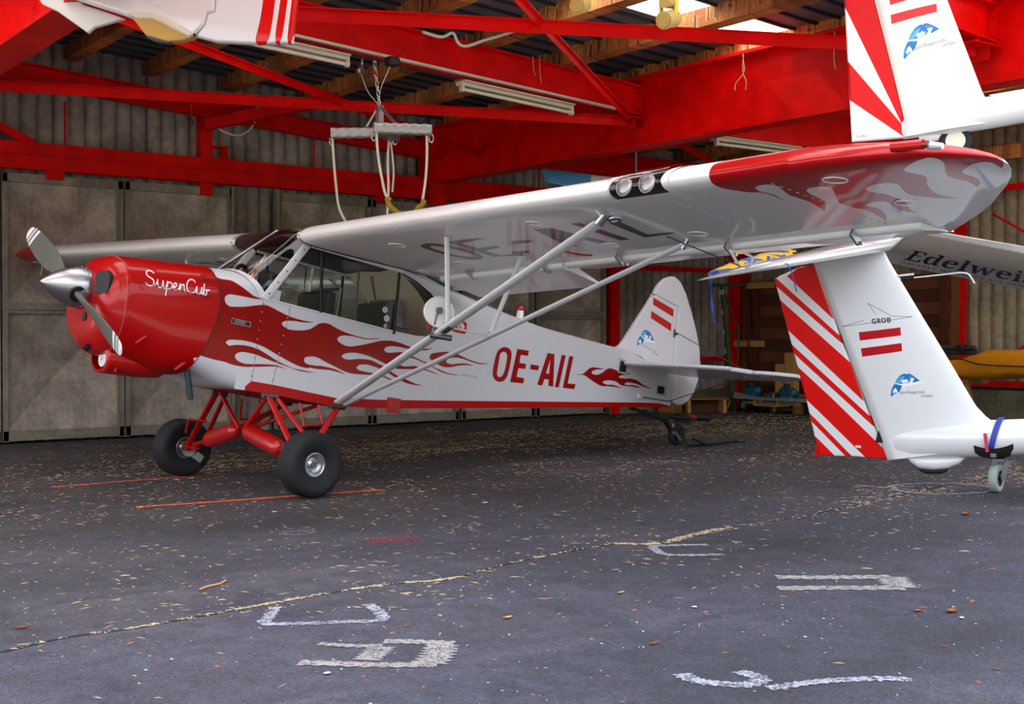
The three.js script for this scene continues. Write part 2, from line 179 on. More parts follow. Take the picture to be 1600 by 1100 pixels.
TRACE.wingLetters = [[[2.068,1.298],[2.026,1.394],[2.046,1.489],[2.194,1.535],[2.324,1.554],[2.49,1.486],[2.568,1.39],[2.568,1.295],[2.46,1.245],[2.265,1.245],[2.135,1.261]],[[2.093,1.364],[2.188,1.302],[2.396,1.301],[2.487,1.369],[2.468,1.425],[2.372,1.465],[2.221,1.452],[2.107,1.416]],[[2.052,1.6],[2.059,1.884],[2.082,1.968],[2.119,1.777],[2.127,1.662],[2.292,1.656],[2.287,1.839],[2.345,1.825],[2.37,1.635],[2.526,1.63],[2.546,1.819],[2.614,1.796],[2.544,1.527]],[[2.221,2.067],[2.256,2.196],[2.313,2.175],[2.3,1.982]],[[2.469,1.803],[2.497,1.948],[2.555,1.888],[2.548,1.72]],[[2.026,2.468],[2.057,2.6],[2.519,2.652],[2.525,2.563],[2.376,2.541],[2.373,2.431],[2.533,2.363],[2.53,2.286]],[[2.012,2.8],[2.023,2.87],[2.522,2.832],[2.518,2.748]],[[2.099,3.027],[2.12,3.109],[2.458,3.031],[2.466,3.201],[2.506,3.218],[2.521,2.951]]];
TRACE.g1Frame = [[0.39555,0.0,0.91845],[-0.14368,0.98769,0.06188],[-0.90714,-0.15643,0.39068],[7.75019,0.19666,-5.7519]];
TRACE.g1Rudder = [[-0.482,1.452],[-0.361,1.05],[-0.306,0.864],[-0.25,0.72],[-0.162,0.438],[-0.094,0.238],[0.0,0.0],[-0.23,0.008],[-0.505,0.004],[-0.527,0.058],[-0.599,0.441],[-0.677,0.794],[-0.799,1.35],[-0.763,1.373],[-0.604,1.436]];
TRACE.g1Stripes = [[[-0.697,1.372],[-0.613,1.431],[-0.49,1.454],[-0.362,1.045]],[[-0.802,1.345],[-0.781,1.358],[-0.315,0.916],[-0.298,0.856],[-0.792,1.306]],[[-0.768,1.203],[-0.252,0.723],[-0.163,0.433],[-0.713,0.968]],[[-0.688,0.858],[-0.097,0.298],[-0.084,0.233],[-0.678,0.792]],[[-0.652,0.691],[-0.404,0.456],[-0.039,0.09],[0.009,-0.009],[-0.154,-0.003],[-0.505,0.351],[-0.599,0.441]],[[-0.574,0.334],[-0.509,0.267],[-0.263,0.011],[-0.311,0.009],[-0.511,0.217],[-0.562,0.27]],[[-0.543,0.157],[-0.514,0.133],[-0.393,0.01],[-0.52,-0.006]]];
TRACE.g1Fin = [[-0.482,1.452],[-0.152,1.494],[0.015,1.54],[0.048,1.465],[0.235,1.12],[0.449,0.733],[0.615,0.422],[0.67,0.354],[0.729,0.319],[0.767,0.316],[0.935,0.331],[0.931,0.079],[0.762,0.057],[0.413,0.026],[0.0,0.0]];
TRACE.g1Grob = [[0.008,1.066],[-0.062,1.034],[0.077,1.094]];
TRACE.g1Swoosh = [[-0.047,1.082],[-0.101,1.163],[0.065,1.068],[0.204,1.06],[-0.301,0.99],[-0.137,1.038]];
TRACE.g1Flag = [[-0.176,0.95],[0.123,0.986],[0.131,0.814],[-0.159,0.769]];
TRACE.g1Logo = [[0.039,0.472],[0.122,0.644],[0.294,0.549],[0.178,0.565]];
TRACE.g1Misc = [[0.138,0.007],[0.537,0.032],[0.205,-0.057],[0.429,-0.045],[0.258,-0.097],[0.37,-0.091],[0.754,0.325],[0.749,0.057],[0.746,-0.102],[0.748,0.001],[0.744,-0.205],[-0.192,0.132],[0.107,1.33],[0.577,1.36],[0.63,1.287],[0.22,1.364],[0.108,1.348]];
TRACE.g1Stab = [[-0.867,1.511,1.305],[-0.327,1.58,1.328],[0.083,1.559,0.037],[-0.072,1.556,-1.337],[-0.299,1.556,-1.497],[-0.616,1.514,-0.132]];
TRACE.g2Frame = [[0.57645,0.06976,0.81415],[-0.04031,0.99756,-0.05693],[-0.81614,0.0,0.57786],[6.78442,2.36161,-4.94302]];
TRACE.g2Rudder = [[-0.157,1.197],[-0.113,0.901],[-0.039,0.48],[0.022,0.095],[0.004,-0.0],[-0.311,0.012],[-0.297,0.88],[-0.291,1.219]];
TRACE.g2Stripes = [[[-0.297,0.883],[-0.276,1.227],[-0.156,1.207],[-0.112,0.901],[0.024,0.095],[0.001,0.09]],[[-0.303,0.532],[0.01,0.074],[0.028,0.093],[0.001,0.012],[-0.305,0.278]]];
TRACE.g2Fin = [[-0.157,1.197],[0.235,1.153],[0.325,0.834],[0.503,0.197],[0.532,0.181],[0.734,0.207],[0.881,0.223],[0.868,0.023],[0.72,0.002],[0.405,-0.032],[0.003,-0.009],[0.022,0.095],[-0.039,0.48],[-0.113,0.901]];
TRACE.g2Flag = [[[-0.022,0.898],[0.262,0.93],[0.261,0.88],[-0.018,0.844]],[[-0.019,0.781],[0.259,0.811],[0.258,0.759],[-0.019,0.723]]];
TRACE.g2Logo = [[0.04,0.485],[0.153,0.677],[0.315,0.573],[0.22,0.514]];
TRACE.g2Elan = [[-0.253,0.042],[-0.278,0.025],[-0.183,0.022]];
TRACE.g2Wheel = [[0.269,-0.08],[0.193,-0.015],[0.401,-0.031],[0.152,-0.051]];
TRACE.g3Frame = [[0.75813,0.0,0.6521],[0.0,1.0,0.0],[-0.6521,0.0,0.75813],[2.78223,2.76835,-6.6857]];
TRACE.g3Fin = [[-0.563,0.965],[-0.805,0.436],[-0.681,0.219],[-0.612,0.195],[-0.44,0.138],[-0.36,0.107],[-0.314,0.121],[-0.223,0.116],[-0.132,0.075],[-0.001,-0.002],[0.062,0.061],[0.079,0.121],[0.119,0.132],[0.124,0.204],[0.147,0.416],[0.21,0.945]];
TRACE.g3Rudder = [[0.21,0.945],[0.147,0.416],[0.124,0.204],[0.119,0.132],[0.079,0.121],[0.062,0.061],[0.01,-0.003],[0.129,-0.035],[0.344,-0.049],[0.554,-0.049],[0.581,0.195],[0.598,0.407],[0.671,0.933]];
TRACE.g3Stripes = [[[0.482,0.958],[0.538,0.956],[0.486,0.407],[0.463,0.197],[0.44,0.032],[0.418,-0.056],[0.339,-0.055],[0.373,0.055],[0.396,0.199],[0.419,0.408]],[[0.57,0.956],[0.608,0.955],[0.555,0.405],[0.533,0.196],[0.496,-0.057],[0.451,-0.057],[0.494,0.197],[0.515,0.406]],[[0.628,0.954],[0.684,0.953],[0.627,0.404],[0.581,0.195],[0.555,-0.058],[0.522,-0.058],[0.557,0.196],[0.577,0.405]]];
TRACE.g3Skid = [[-0.36,0.112],[-0.326,0.125],[-0.223,0.119],[-0.132,0.077],[0.005,-0.003],[-0.052,-0.024],[-0.144,-0.031],[-0.269,0.005],[-0.326,0.078]];
TRACE.g3SkidLow = [[-0.275,0.011],[-0.201,-0.004],[-0.13,-0.029],[-0.144,-0.038],[-0.212,-0.028],[-0.258,-0.01]];
TRACE.g3Cloth = [[-1.046,0.387],[-0.918,0.223],[-0.831,0.182],[-0.653,0.056],[-0.618,0.086],[-0.44,0.134],[-0.566,0.181],[-0.681,0.219],[-0.786,0.382]];
TRACE.marks = {};
TRACE.marks.cup = [[2.278,-4.671],[2.174,-4.513],[2.113,-4.422],[2.234,-4.332],[2.375,-4.261],[2.498,-4.203],[2.565,-4.328],[2.604,-4.484]];
TRACE.marks.a1 = [[2.132,-4.019],[2.209,-3.918],[2.296,-3.853]];
TRACE.marks.a2 = [[2.334,-3.906],[2.423,-3.831],[2.521,-3.729]];
TRACE.marks.a3 = [[2.472,-3.737],[2.378,-3.625],[2.298,-3.553]];
TRACE.marks.a4 = [[1.953,-3.823],[2.045,-3.736],[2.149,-3.638],[2.311,-3.523]];
TRACE.marks.a5 = [[2.29,-3.843],[2.216,-3.773],[2.151,-3.715]];
TRACE.marks.u1 = [[4.785,-4.688],[4.656,-4.766],[4.514,-4.822],[4.453,-4.733],[4.401,-4.608],[4.511,-4.503],[4.637,-4.437]];
TRACE.marks.u2 = [[2.89,-2.95],[2.87,-2.893],[2.877,-2.835],[2.914,-2.78],[2.956,-2.737],[3.049,-2.748],[3.063,-2.858]];
TRACE.marks.u3 = [[2.989,-2.667],[3.058,-2.65],[3.167,-2.625],[3.297,-2.564],[3.387,-2.508],[3.429,-2.453]];
TRACE.marks.d1 = [[4.393,-3.873],[4.533,-3.759],[4.715,-3.633],[4.821,-3.563],[4.689,-3.424],[4.653,-3.372],[4.513,-3.477],[4.344,-3.602],[4.204,-3.698]];
TRACE.marks.loop = [[6.201,-7.829],[6.382,-7.912],[6.6,-7.87],[6.773,-7.771],[6.914,-7.635],[6.861,-7.481],[6.688,-7.367],[6.504,-7.462],[6.425,-7.662],[6.397,-7.828],[6.21,-7.78],[6.231,-7.527]];
TRACE.marks.loop2 = [[7.455,-5.846],[7.579,-5.814],[7.593,-5.684],[7.77,-5.732],[7.968,-5.708],[8.177,-5.578],[8.288,-5.383],[8.225,-5.212],[8.047,-5.112],[7.8,-5.128],[7.597,-5.246],[7.524,-5.39],[7.572,-5.558],[7.729,-5.702]];
TRACE.marks.tri = [[8.846,-7.066],[8.929,-6.884],[9.222,-6.837],[9.18,-6.992]];
TRACE.marks.yel = [[10.757,-10.878],[10.952,-10.668],[11.083,-10.505],[10.459,-9.755],[10.18,-9.794],[9.935,-9.922]];
TRACE.marks.orange1 = [[2.763,-9.308],[3.351,-9.367],[3.818,-9.394],[4.113,-9.399]];
TRACE.marks.orange2 = [[2.88,-7.912],[3.369,-7.855],[4.05,-7.803],[4.605,-7.747]];
TRACE.marks.red = [[3.385,-5.828],[3.563,-5.826],[3.661,-5.753]];
TRACE.marks.oval = [[3.147,-6.39],[3.208,-6.415],[3.286,-6.371],[3.314,-6.3],[3.236,-6.274],[3.157,-6.312],[3.142,-6.379]];
TRACE.marks.crack = [[1.18,-4.573],[1.425,-4.656],[1.662,-4.654],[2.015,-4.702],[2.347,-4.753],[2.868,-4.799],[3.169,-4.738],[3.596,-4.877],[3.972,-4.95],[4.413,-5.011],[4.576,-4.889],[5.074,-5.003],[5.587,-5.038],[6.351,-5.141],[7.286,-5.348],[9.505,-5.735]];
TRACE.marks.line3 = [[8.401,-8.122],[8.687,-7.759],[9.203,-7.525]];

TRACE.w = {};
TRACE.w.edelUp = [[9.415,2.157,-7.968],[9.697,2.233,-7.634],[9.992,2.077,-7.163],[10.451,1.848,-6.317],[10.97,1.594,-5.428]];
TRACE.w.edelLo = [[9.854,2.049,-8.388],[10.03,1.965,-8.13],[10.346,1.807,-7.643],[11.003,1.536,-6.649],[11.571,1.281,-5.723]];
TRACE.w.blueTip = [[8.337,2.892,-10.655],[8.245,2.731,-10.472],[8.642,2.785,-10.177],[8.404,2.633,-10.102],[9.092,2.642,-9.34],[8.95,2.438,-9.193]];
TRACE.w.hoistA = [[5.214,2.84,-9.584],[5.631,2.84,-9.23]];
TRACE.w.hoistB = [[5.275,2.81,-8.978],[5.707,2.81,-8.777]];
TRACE.w.hoistTop = [[5.5,3.449,-9.349],[5.5,3.143,-9.275],[5.5,3.06,-9.264],[5.5,2.843,-9.265],[5.425,2.865,-9.406],[5.465,2.855,-8.897]];
TRACE.w.rope1 = [[5.218,2.807,-9.581],[5.225,2.664,-9.573],[5.241,2.39,-9.556],[5.261,2.198,-9.538],[5.313,2.061,-9.497]];
TRACE.w.rope2 = [[5.292,2.773,-8.965],[5.303,2.573,-8.954],[5.327,2.389,-8.933],[5.351,2.258,-8.912],[5.38,2.221,-8.89]];
TRACE.w.rope2b = [[5.359,2.242,-8.906],[5.371,2.179,-8.896],[5.413,2.126,-8.864],[5.455,2.095,-8.832]];
TRACE.w.rope3 = [[5.591,2.78,-9.259],[5.581,2.605,-9.264],[5.584,2.386,-9.258],[5.573,2.112,-9.262]];
TRACE.w.rope4 = [[5.677,2.762,-8.798],[5.676,2.587,-8.796],[5.666,2.401,-8.801],[5.643,2.215,-8.814]];
TRACE.w.rope4b = [[5.656,2.231,-8.805],[5.643,2.189,-8.814],[5.613,2.162,-8.836],[5.591,2.083,-8.851]];
TRACE.w.rope5 = [[5.604,2.758,-9.249],[5.62,2.495,-9.233],[5.61,2.331,-9.238]];
TRACE.w.pull1 = [[5.5,3.463,-9.556],[5.5,3.393,-9.534]];
TRACE.w.wire = [[5.612,3.428,-13.05],[5.724,3.369,-13.05],[5.836,3.331,-13.05],[5.951,3.335,-13.05],[6.066,3.403,-13.05],[6.129,3.502,-13.05],[6.176,3.686,-13.05]];
TRACE.w.string1 = [[8.517,3.801,-7.926],[8.517,3.626,-7.918],[8.517,3.508,-7.902],[8.517,3.456,-7.941],[8.517,3.408,-8.004],[8.517,3.346,-8.019]];
TRACE.w.string1b = [[8.517,3.795,-7.895],[8.517,3.597,-7.918],[8.517,3.487,-7.918],[8.517,3.4,-7.878],[8.517,3.331,-7.886]];
TRACE.w.string2 = [[8.517,3.562,-6.884],[8.517,3.445,-6.89],[8.517,3.346,-6.876]];
TRACE.w.string3 = [[7.214,3.665,-9.347],[7.221,3.588,-9.347],[7.237,3.542,-9.347]];
TRACE.w.string4 = [[7.29,3.675,-9.347],[7.297,3.568,-9.347],[7.313,3.479,-9.347]];
TRACE.w.conduit = [[5.763,3.671,-9.0],[5.958,3.655,-9.0],[6.077,3.705,-9.0],[6.123,3.634,-9.0],[6.183,3.609,-9.0],[6.428,3.699,-9.0],[6.708,3.806,-9.0],[6.997,3.928,-9.0]];
TRACE.w.tag = [[5.362,3.629,-13.03],[5.361,3.525,-13.03],[5.375,3.437,-13.03]];
TRACE.w.foamA = [4.505,2.947,-5.405];
TRACE.w.foamB = [4.479,2.717,-4.672];
TRACE.w.foamB2 = [4.482,2.783,-4.671];
TRACE.w.pad = [[6.137,1.515,-5.972],[6.373,1.566,-5.985],[6.665,1.626,-6.017],[6.979,1.698,-6.034]];
TRACE.w.ribA = [[6.078,1.519,-5.892],[6.058,1.489,-5.907],[6.054,1.421,-5.908],[6.06,1.315,-5.902],[6.072,1.187,-5.891]];
TRACE.w.ribB = [[6.663,1.619,-5.956],[6.388,1.589,-5.599],[6.2,1.547,-5.365],[6.18,1.479,-5.316],[6.198,1.382,-5.301]];
TRACE.w.tarpT = [[13.3,0.825,-9.054],[13.3,0.86,-8.775],[13.3,0.924,-8.521],[13.3,0.943,-8.032],[13.3,0.621,-8.031],[13.3,0.649,-8.688]];
TRACE.w.legs = [[13.3,0.676,-8.817],[13.3,0.215,-8.858],[13.3,0.677,-8.783],[13.3,0.221,-8.72]];
TRACE.w.green = [[13.076,1.819,-12.75],[13.822,1.856,-12.75],[13.286,1.815,-12.75],[13.463,0.396,-12.75],[13.325,1.742,-12.75],[13.648,1.15,-12.75],[13.449,0.396,-12.75],[13.354,1.14,-12.75],[13.715,1.15,-12.75]];
TRACE.w.yrod = [[13.45,0.475,-12.6],[13.437,0.29,-12.6],[13.252,0.13,-12.6]];
TRACE.leaves = [
  ["two-lobed brown leaf lying right of the grey castor wheel",6.853,-4.521,0.085,0.05,0,0.3],
  ["large brown leaf at the lower right, behind a pale scrap",4.403,-2.965,0.07,0.035,0,0.2],
  ["smaller brown leaf lying left of the large one, lower right",4.304,-3.054,0.045,0.022,0,0],
  ["pale scrap of leaf in front of the large brown leaf",4.335,-2.874,0.03,0.018,2,0.5],
  ["orange leaf lying near the left edge, beyond the crack",1.339,-4.894,0.055,0.02,0,0.3],
  ["pale curled leaf lying between the chalk marks, in the middle of the floor",3.637,-3.639,0.026,0.022,2,0],
  ["fawn leaf left of the pale curled one, mid floor",3.582,-4.026,0.05,0.016,1,0.2],
  ["reddish stick-like leaf at the lower middle of the floor",3.085,-3.288,0.06,0.012,0,0.1],
  ["pale leaf crumb just below the chalk figure",1.96,-3.641,0.03,0.02,2,0.4],
  ["brown leaf right of the near main wheel, on bare asphalt",4.225,-6.344,0.03,0.02,0,0.2],
  ["pale scrap lying right of the orange line",4.784,-6.721,0.05,0.03,2,0.1],
  ["fawn leaf just left of the middle chalk marks",2.912,-3.936,0.05,0.02,1,0.1],
  ["brown leaf lying above the painted white bracket",5.454,-3.8,0.03,0.015,0,0.6]];
TRACE.twig = [2.241,0.0,-5.213];
// ---------------------------------------------------------------- the building
const ZB = -13.3, XR = 14.31, XG = 8.63, XL = 2.37, FRONT = -4.0, LEFT = -2.0;
const roofY = (x) => x < XG ? 3.70 - 0.066 * (x - XG) : 3.70 - 0.012 * (x - XG); // underside of the purlins

{ // floor: old asphalt, stained, continuing outside as an apron
  const T = 1024, a1 = tileNoise(T, T, 340, 31), a2 = tileNoise(T, T, 128, 32), a3 = tileNoise(T, T, 24, 33), a4 = tileNoise(T, T, 512, 34);
  const hgt = (i, j) => 0.5 * a1(i, j) + 0.3 * a2(i, j) + 0.2 * a4(i, j);
  const map = pixTex(T, T, (i, j) => { const h = hgt(i, j), g = a4(i, j), v = 0.72 + 0.62 * (h - 0.42) + 0.18 * (a3(i, j) - 0.5) + (g > 0.93 ? 0.35 * a1(j, i) : 0); return [cl(116 * v), cl(113 * v), cl(118 * v)]; }, { rep: [0.55, 0.55] });
  const bump = pixTex(T, T, (i, j) => { const v = 255 * hgt(i, j); return [v, v, v]; }, { srgb: false, rep: [0.55, 0.55] });
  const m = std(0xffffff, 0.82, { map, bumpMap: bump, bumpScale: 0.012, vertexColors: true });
  const x0 = -6.2, x1 = XR + 2, z0 = ZB - 0.5, z1 = 3, nx = 180, nz = 170, p = [], u = [], c = [], ix = [];
  for (let j = 0; j <= nz; j++) for (let i = 0; i <= nx; i++) {
    const x = x0 + (x1 - x0) * i / nx, z = z0 + (z1 - z0) * j / nz; p.push(x, 0, z); u.push(x, z);
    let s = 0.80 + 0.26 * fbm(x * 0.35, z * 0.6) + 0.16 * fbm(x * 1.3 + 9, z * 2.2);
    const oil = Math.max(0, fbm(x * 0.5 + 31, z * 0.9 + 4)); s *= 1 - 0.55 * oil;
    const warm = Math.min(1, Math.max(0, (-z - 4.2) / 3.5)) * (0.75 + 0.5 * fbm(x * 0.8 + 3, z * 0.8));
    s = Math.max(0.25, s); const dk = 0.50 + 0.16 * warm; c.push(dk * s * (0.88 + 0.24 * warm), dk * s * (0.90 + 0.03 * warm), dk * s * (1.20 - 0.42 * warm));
  }
  for (let j = 0; j < nz; j++) for (let i = 0; i < nx; i++) { const a = j * (nx + 1) + i, b = a + nx + 1; ix.push(a, b, a + 1, a + 1, b, b + 1); }
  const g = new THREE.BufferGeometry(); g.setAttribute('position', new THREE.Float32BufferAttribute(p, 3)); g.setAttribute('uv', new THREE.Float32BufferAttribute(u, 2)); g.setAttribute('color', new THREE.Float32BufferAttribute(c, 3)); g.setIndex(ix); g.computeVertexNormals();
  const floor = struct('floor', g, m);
  const slab = box(XR - LEFT + 4, 0.3, 17, (XR + LEFT) / 2, -0.152, -5.3); part(floor, 'sub_base', slab, std(0x3c3b3d, 0.95));
  struct('apron', boxUV(merge([box(160, 0.3, 22, 5, -0.155, 13.9), box(70, 0.3, 60, -38.9, -0.155, -27)])), std(0x9a968f, 0.9)); struct('meadow', boxUV(box(400, 0.3, 120, 5, -0.18, 84.9)), M.grass);
  { // wooded hillside across the valley, behind the camera
    const P = [], I = [], n = 90, rows = 7; for (let i = 0; i <= n; i++) for (let j = 0; j <= rows; j++) { const x = -200 + 400 * i / n, h = 30 + 9 * fbm(x * 0.012, 3.1); P.push(x + 3 * fbm(i * 1.3, j * 1.7), h * j / rows * (1 + 0.08 * fbm(i * 0.9, j * 1.1, 5)), 100 + 26 * j / rows + 5 * fbm(i * 0.7, j, 2)); if (i < n && j < rows) { const a = i * (rows + 1) + j, b = a + rows + 1; I.push(a, a + 1, b, b, a + 1, b + 1); } }
    const g2 = new THREE.BufferGeometry(); g2.setAttribute('position', new THREE.Float32BufferAttribute(P, 3)); g2.setIndex(I); g2.computeVertexNormals(); M.forest.side = THREE.DoubleSide; struct('wooded_hillside', g2, M.forest); }
  // worn spray and chalk paint, a hair above the asphalt
  const worn = (bias, sd) => { const q1 = tileNoise(512, 512, 170, sd), q2 = tileNoise(512, 512, 40, sd + 1); const t = pixTex(512, 512, (i, j) => { const v = cl(255 * (bias + 1.5 * (q1(i, j) - 0.5) + 0.8 * (q2(i, j) - 0.5))); return [v, v, v]; }, { srgb: false }); t.repeat.set(1.3, 1.3); return t; };
  const wA = worn(0.62, 51), wB = worn(0.40, 53), wC = worn(0.86, 57);
  const ink = (color, alphaMap) => std(color, 0.9, { alphaMap, transparent: true, polygonOffset: true, polygonOffsetFactor: -2 });
  const white = ink(0x9a9aa6, wA), faint = ink(0x7d7d88, wB), solid = ink(0x8e8886, wC), orange = ink(0xff6428, wC), redI = ink(0x8c3038, wB), yellow = ink(0xa6a824, wB);
  const stroke = (pts, wd, y = 0.002) => { // flat ribbon along a polyline on the floor
    const cv = new THREE.CatmullRomCurve3(pts.map(([x, z]) => V(x, 0, z)), false, 'centripetal'), n = pts.length * 8, P = [], U = [], I = [];
    for (let k = 0; k <= n; k++) { const q = cv.getPointAt(k / n), t = cv.getTangentAt(k / n), w2 = wd * (0.5 + 0.12 * Math.sin(k * 1.7)); const nx2 = -t.z * w2, nz2 = t.x * w2; P.push(q.x + nx2, y, q.z + nz2, q.x - nx2, y, q.z - nz2); U.push(q.x + nx2, q.z + nz2, q.x - nx2, q.z - nz2); if (k) { const b = 2 * k; I.push(b - 2, b, b - 1, b - 1, b, b + 1); } }
    const g2 = new THREE.BufferGeometry(); g2.setAttribute('position', new THREE.Float32BufferAttribute(P, 3)); g2.setAttribute('uv', new THREE.Float32BufferAttribute(U, 2)); g2.setIndex(I); g2.computeVertexNormals();
    const N = g2.attributes.normal; for (let k = 0; k < N.count; k++) N.setXYZ(k, 0, 1, 0); return g2;
  };
  const K = TRACE.marks, mk = (n, g2, mat) => part(floor, n, g2, mat).castShadow = false;
  mk('chalk_mark', [stroke(K.cup, 0.05)], white); mk('chalk_mark', [stroke(K.a1, 0.045), stroke(K.a2, 0.06), stroke(K.a3, 0.11), stroke(K.a4, 0.06), stroke(K.a5, 0.09)], solid);
  mk('chalk_mark', [stroke(K.u1, 0.05)], white); mk('chalk_mark', [stroke(K.u2, 0.06)], white); mk('chalk_mark', [stroke(K.u3, 0.05)], white);
  { const s = K.d1; mk('painted_mark', [stroke(s.slice(0, 4), 0.085), stroke([s[3], s[4], s[5]], 0.13), stroke(s.slice(5), 0.085)], solid); }
  mk('chalk_ring', [stroke(K.loop, 0.05)], faint); mk('chalk_ring', [stroke(K.loop2, 0.045)], white); mk('chalk_mark', [stroke(K.tri, 0.05)], faint); mk('chalk_ring', [stroke(K.oval, 0.03)], faint);
  mk('yellow_mark', [stroke(K.yel, 0.06)], yellow); mk('orange_line', [stroke(K.orange1, 0.045)], orange); mk('orange_line', [stroke(K.orange2, 0.055)], orange); mk('red_mark', [stroke(K.red, 0.16)], redI); mk('chalk_mark', [stroke(K.line3, 0.04)], faint);
  mk('crack', [stroke(K.crack, 0.022, 0.0015)], std(0x0b0a0c, 1));
}

{ // ceiling: dark metal sheets with ribs on wooden purlins, one strip of clear sheets
  const ceiling = struct('ceiling');
  const PX = [-1.6, -0.6, 0.4, 1.4, 2.3, 3.3, 4.2, 5.05, 5.95, 6.9, 7.85, 8.86, 9.9, 10.95, 12.0, 13.05, 13.95], PW = 0.14, PH = 0.165;
  const L = FRONT - ZB + 0.2, pg = boxUV(box(PW, PH, L, 0, PH / 2, 0)); // uv: u along the length, v up the side
  uvMap(pg, (x, y, z) => { const onTop = Math.abs(y) < 1e-4 || Math.abs(y - PH) < 1e-4; return [z / 4.2, (y + (onTop ? x : 0)) / 0.17]; });
  { const P = pg.attributes.position, N = pg.attributes.normal, U = pg.attributes.uv; for (let k = 0; k < P.count; k++) U.setXY(k, P.getZ(k) / 4.2, Math.abs(N.getX(k)) > 0.5 ? P.getY(k) / PH : 0.02 + 0.15 * (P.getX(k) / PW + 0.5)); }
  PX.forEach((x, i) => { const o = part(ceiling, i ? numbered('purlin') : (numbered('purlin'), 'purlin'), pg, M.purlin); o.position.set(x, roofY(x), (FRONT + ZB) / 2); o.rotation.z = -0.066 * (x < XG ? 1 : 0.2); });
  part(ceiling, 'conduit', pipe(TRACE.w.conduit, 0.014, 60, 8), M.cable);
  // sheets: each about one metre wide along Z, ribbed along X
  const y0 = (x) => roofY(x) + PH, zs = []; for (let z = ZB - 0.1; z < FRONT - 0.05; z += 1.0) zs.push(z);
  const span = [[LEFT - 0.2, XG], [XG, XR + 0.3]];
  zs.forEach((z, i) => {
    const z2 = Math.min(z + 1.0, FRONT + 0.15), clear = i === 5 || i === 8; // the clear sheets lie over Z about -8.2 and -5.2
    for (const [a, b] of span) {
      const segs = clear ? [[a, b, 1]] : [[a, b, 0]];
      for (const [p, q, cls] of segs.flatMap(([p, q, c]) => (i === 4 || i === 7) && p < 4 ? [[p, 3.6, 2], [3.6, q, 0]] : (i === 5 || i === 8) && p < 4 ? [[p, 3.6, 2], [3.6, q, 1]] : [[p, q, c]])) {
        const half = cls === 1;
        const mk = (za0, zb, mat, nm) => { const za = i ? za0 : za0 - 0.4; const g = fit(new THREE.BufferGeometry().setFromPoints([V(p, y0(p), za), V(q, y0(q), za), V(q, y0(q), zb), V(p, y0(p), za), V(q, y0(q), zb), V(p, y0(p), zb)])); part(ceiling, nm, boxUV(g), mat); };
        if (half) { mk(z, z + 0.22, M.roof, 'roof_sheet'); mk(z + 0.22, z + 0.8, M.skylight, 'clear_roof_sheet'); mk(z + 0.8, z2, M.roof, 'roof_sheet'); } else mk(z, z2, cls ? M.skylight : M.roof, cls ? 'clear_roof_sheet' : 'roof_sheet');
      }
    }
  });
  const ribs = []; for (let z = ZB; z < FRONT; z += 0.25) { if ((z > -8.2 && z < -7.6) || (z > -5.2 && z < -4.6)) continue; for (const [a, b] of span) { const A = V(a, y0(a) - 0.012, z), B = V(b, y0(b) - 0.012, z); ribs.push(beamBox([A.x, A.y, A.z], [B.x, B.y, B.z], 0.03, 0.022)); } }
  const rb = part(ceiling, 'sheet_ribs', ribs, M.roofRib); rb.userData.kind = 'stuff';
}

const iBeam = (a, b, h, fw, tf = 0.02, tw = 0.014) => { // upright I section from a to b, a and b at its underside
  const A = V(...a), B = V(...b), up = (p, d) => [p.x, p.y + d, p.z];
  return [beamBox(up(A, tf / 2), up(B, tf / 2), fw, tf), beamBox(up(A, h - tf / 2), up(B, h - tf / 2), fw, tf), beamBox(up(A, h / 2), up(B, h / 2), tw, h - 2 * tf)];
};
const steel = (name, geos, mat = M.steelRed) => struct(numbered(name), boxUV(merge(geos)), mat);
steel('roof_girder', iBeam([XG, 2.99, ZB + 0.05], [XG, 2.99, FRONT], 0.70, 0.24, 0.03));
steel('roof_girder', iBeam([XL, 3.0, ZB + 0.05], [XL, 3.0, FRONT], 0.94, 0.26, 0.03));
steel('roof_girder', iBeam([LEFT + 0.1, 3.3, ZB + 0.05], [LEFT + 0.1, 3.3, FRONT], 0.94, 0.26, 0.03));
for (const z of [-9.42, -5.5]) {
  const rf = struct(numbered('roof_rafter'), boxUV(merge(iBeam([XL + 0.02, 3.72, z], [XG - 0.02, 3.31, z], 0.30, 0.15, 0.018))), M.steelRed);
  part(rf, 'end_plate', boxUV(merge([box(0.012, 0.2, 0.16, XG - 0.02, 3.44, z), ...[-0.05, 0.05].flatMap((d) => [-0.07, 0.07].map((e) => rod([XG - 0.025, 3.44 + e, z + d], [XG - 0.06, 3.44 + e, z + d], 0.014)))])), M.steelRed);
  part(rf, 'gusset_plate', boxUV(merge([box(0.34, 0.012, 0.22, XG - 0.2, 3.275, z), box(0.012, 0.1, 0.16, XG - 0.14, 3.22, z), rod([XG - 0.25, 3.25, z + 0.05], [XG - 0.25, 3.31, z + 0.05], 0.014), rod([XG - 0.16, 3.25, z - 0.05], [XG - 0.16, 3.31, z - 0.05], 0.014)])), M.steelRed);
  steel('roof_rafter', iBeam([XG + 0.02, 3.22, z], [XR, 3.22, z], 0.46, 0.15, 0.018));
}
steel('gable_rafter', iBeam([XL, 3.74, ZB + 0.2], [XG, 3.27, ZB + 0.2], 0.2, 0.15, 0.018));
steel('gable_rafter', iBeam([XG, 3.3, ZB + 0.2], [XR, 3.3, ZB + 0.2], 0.3, 0.15, 0.018));
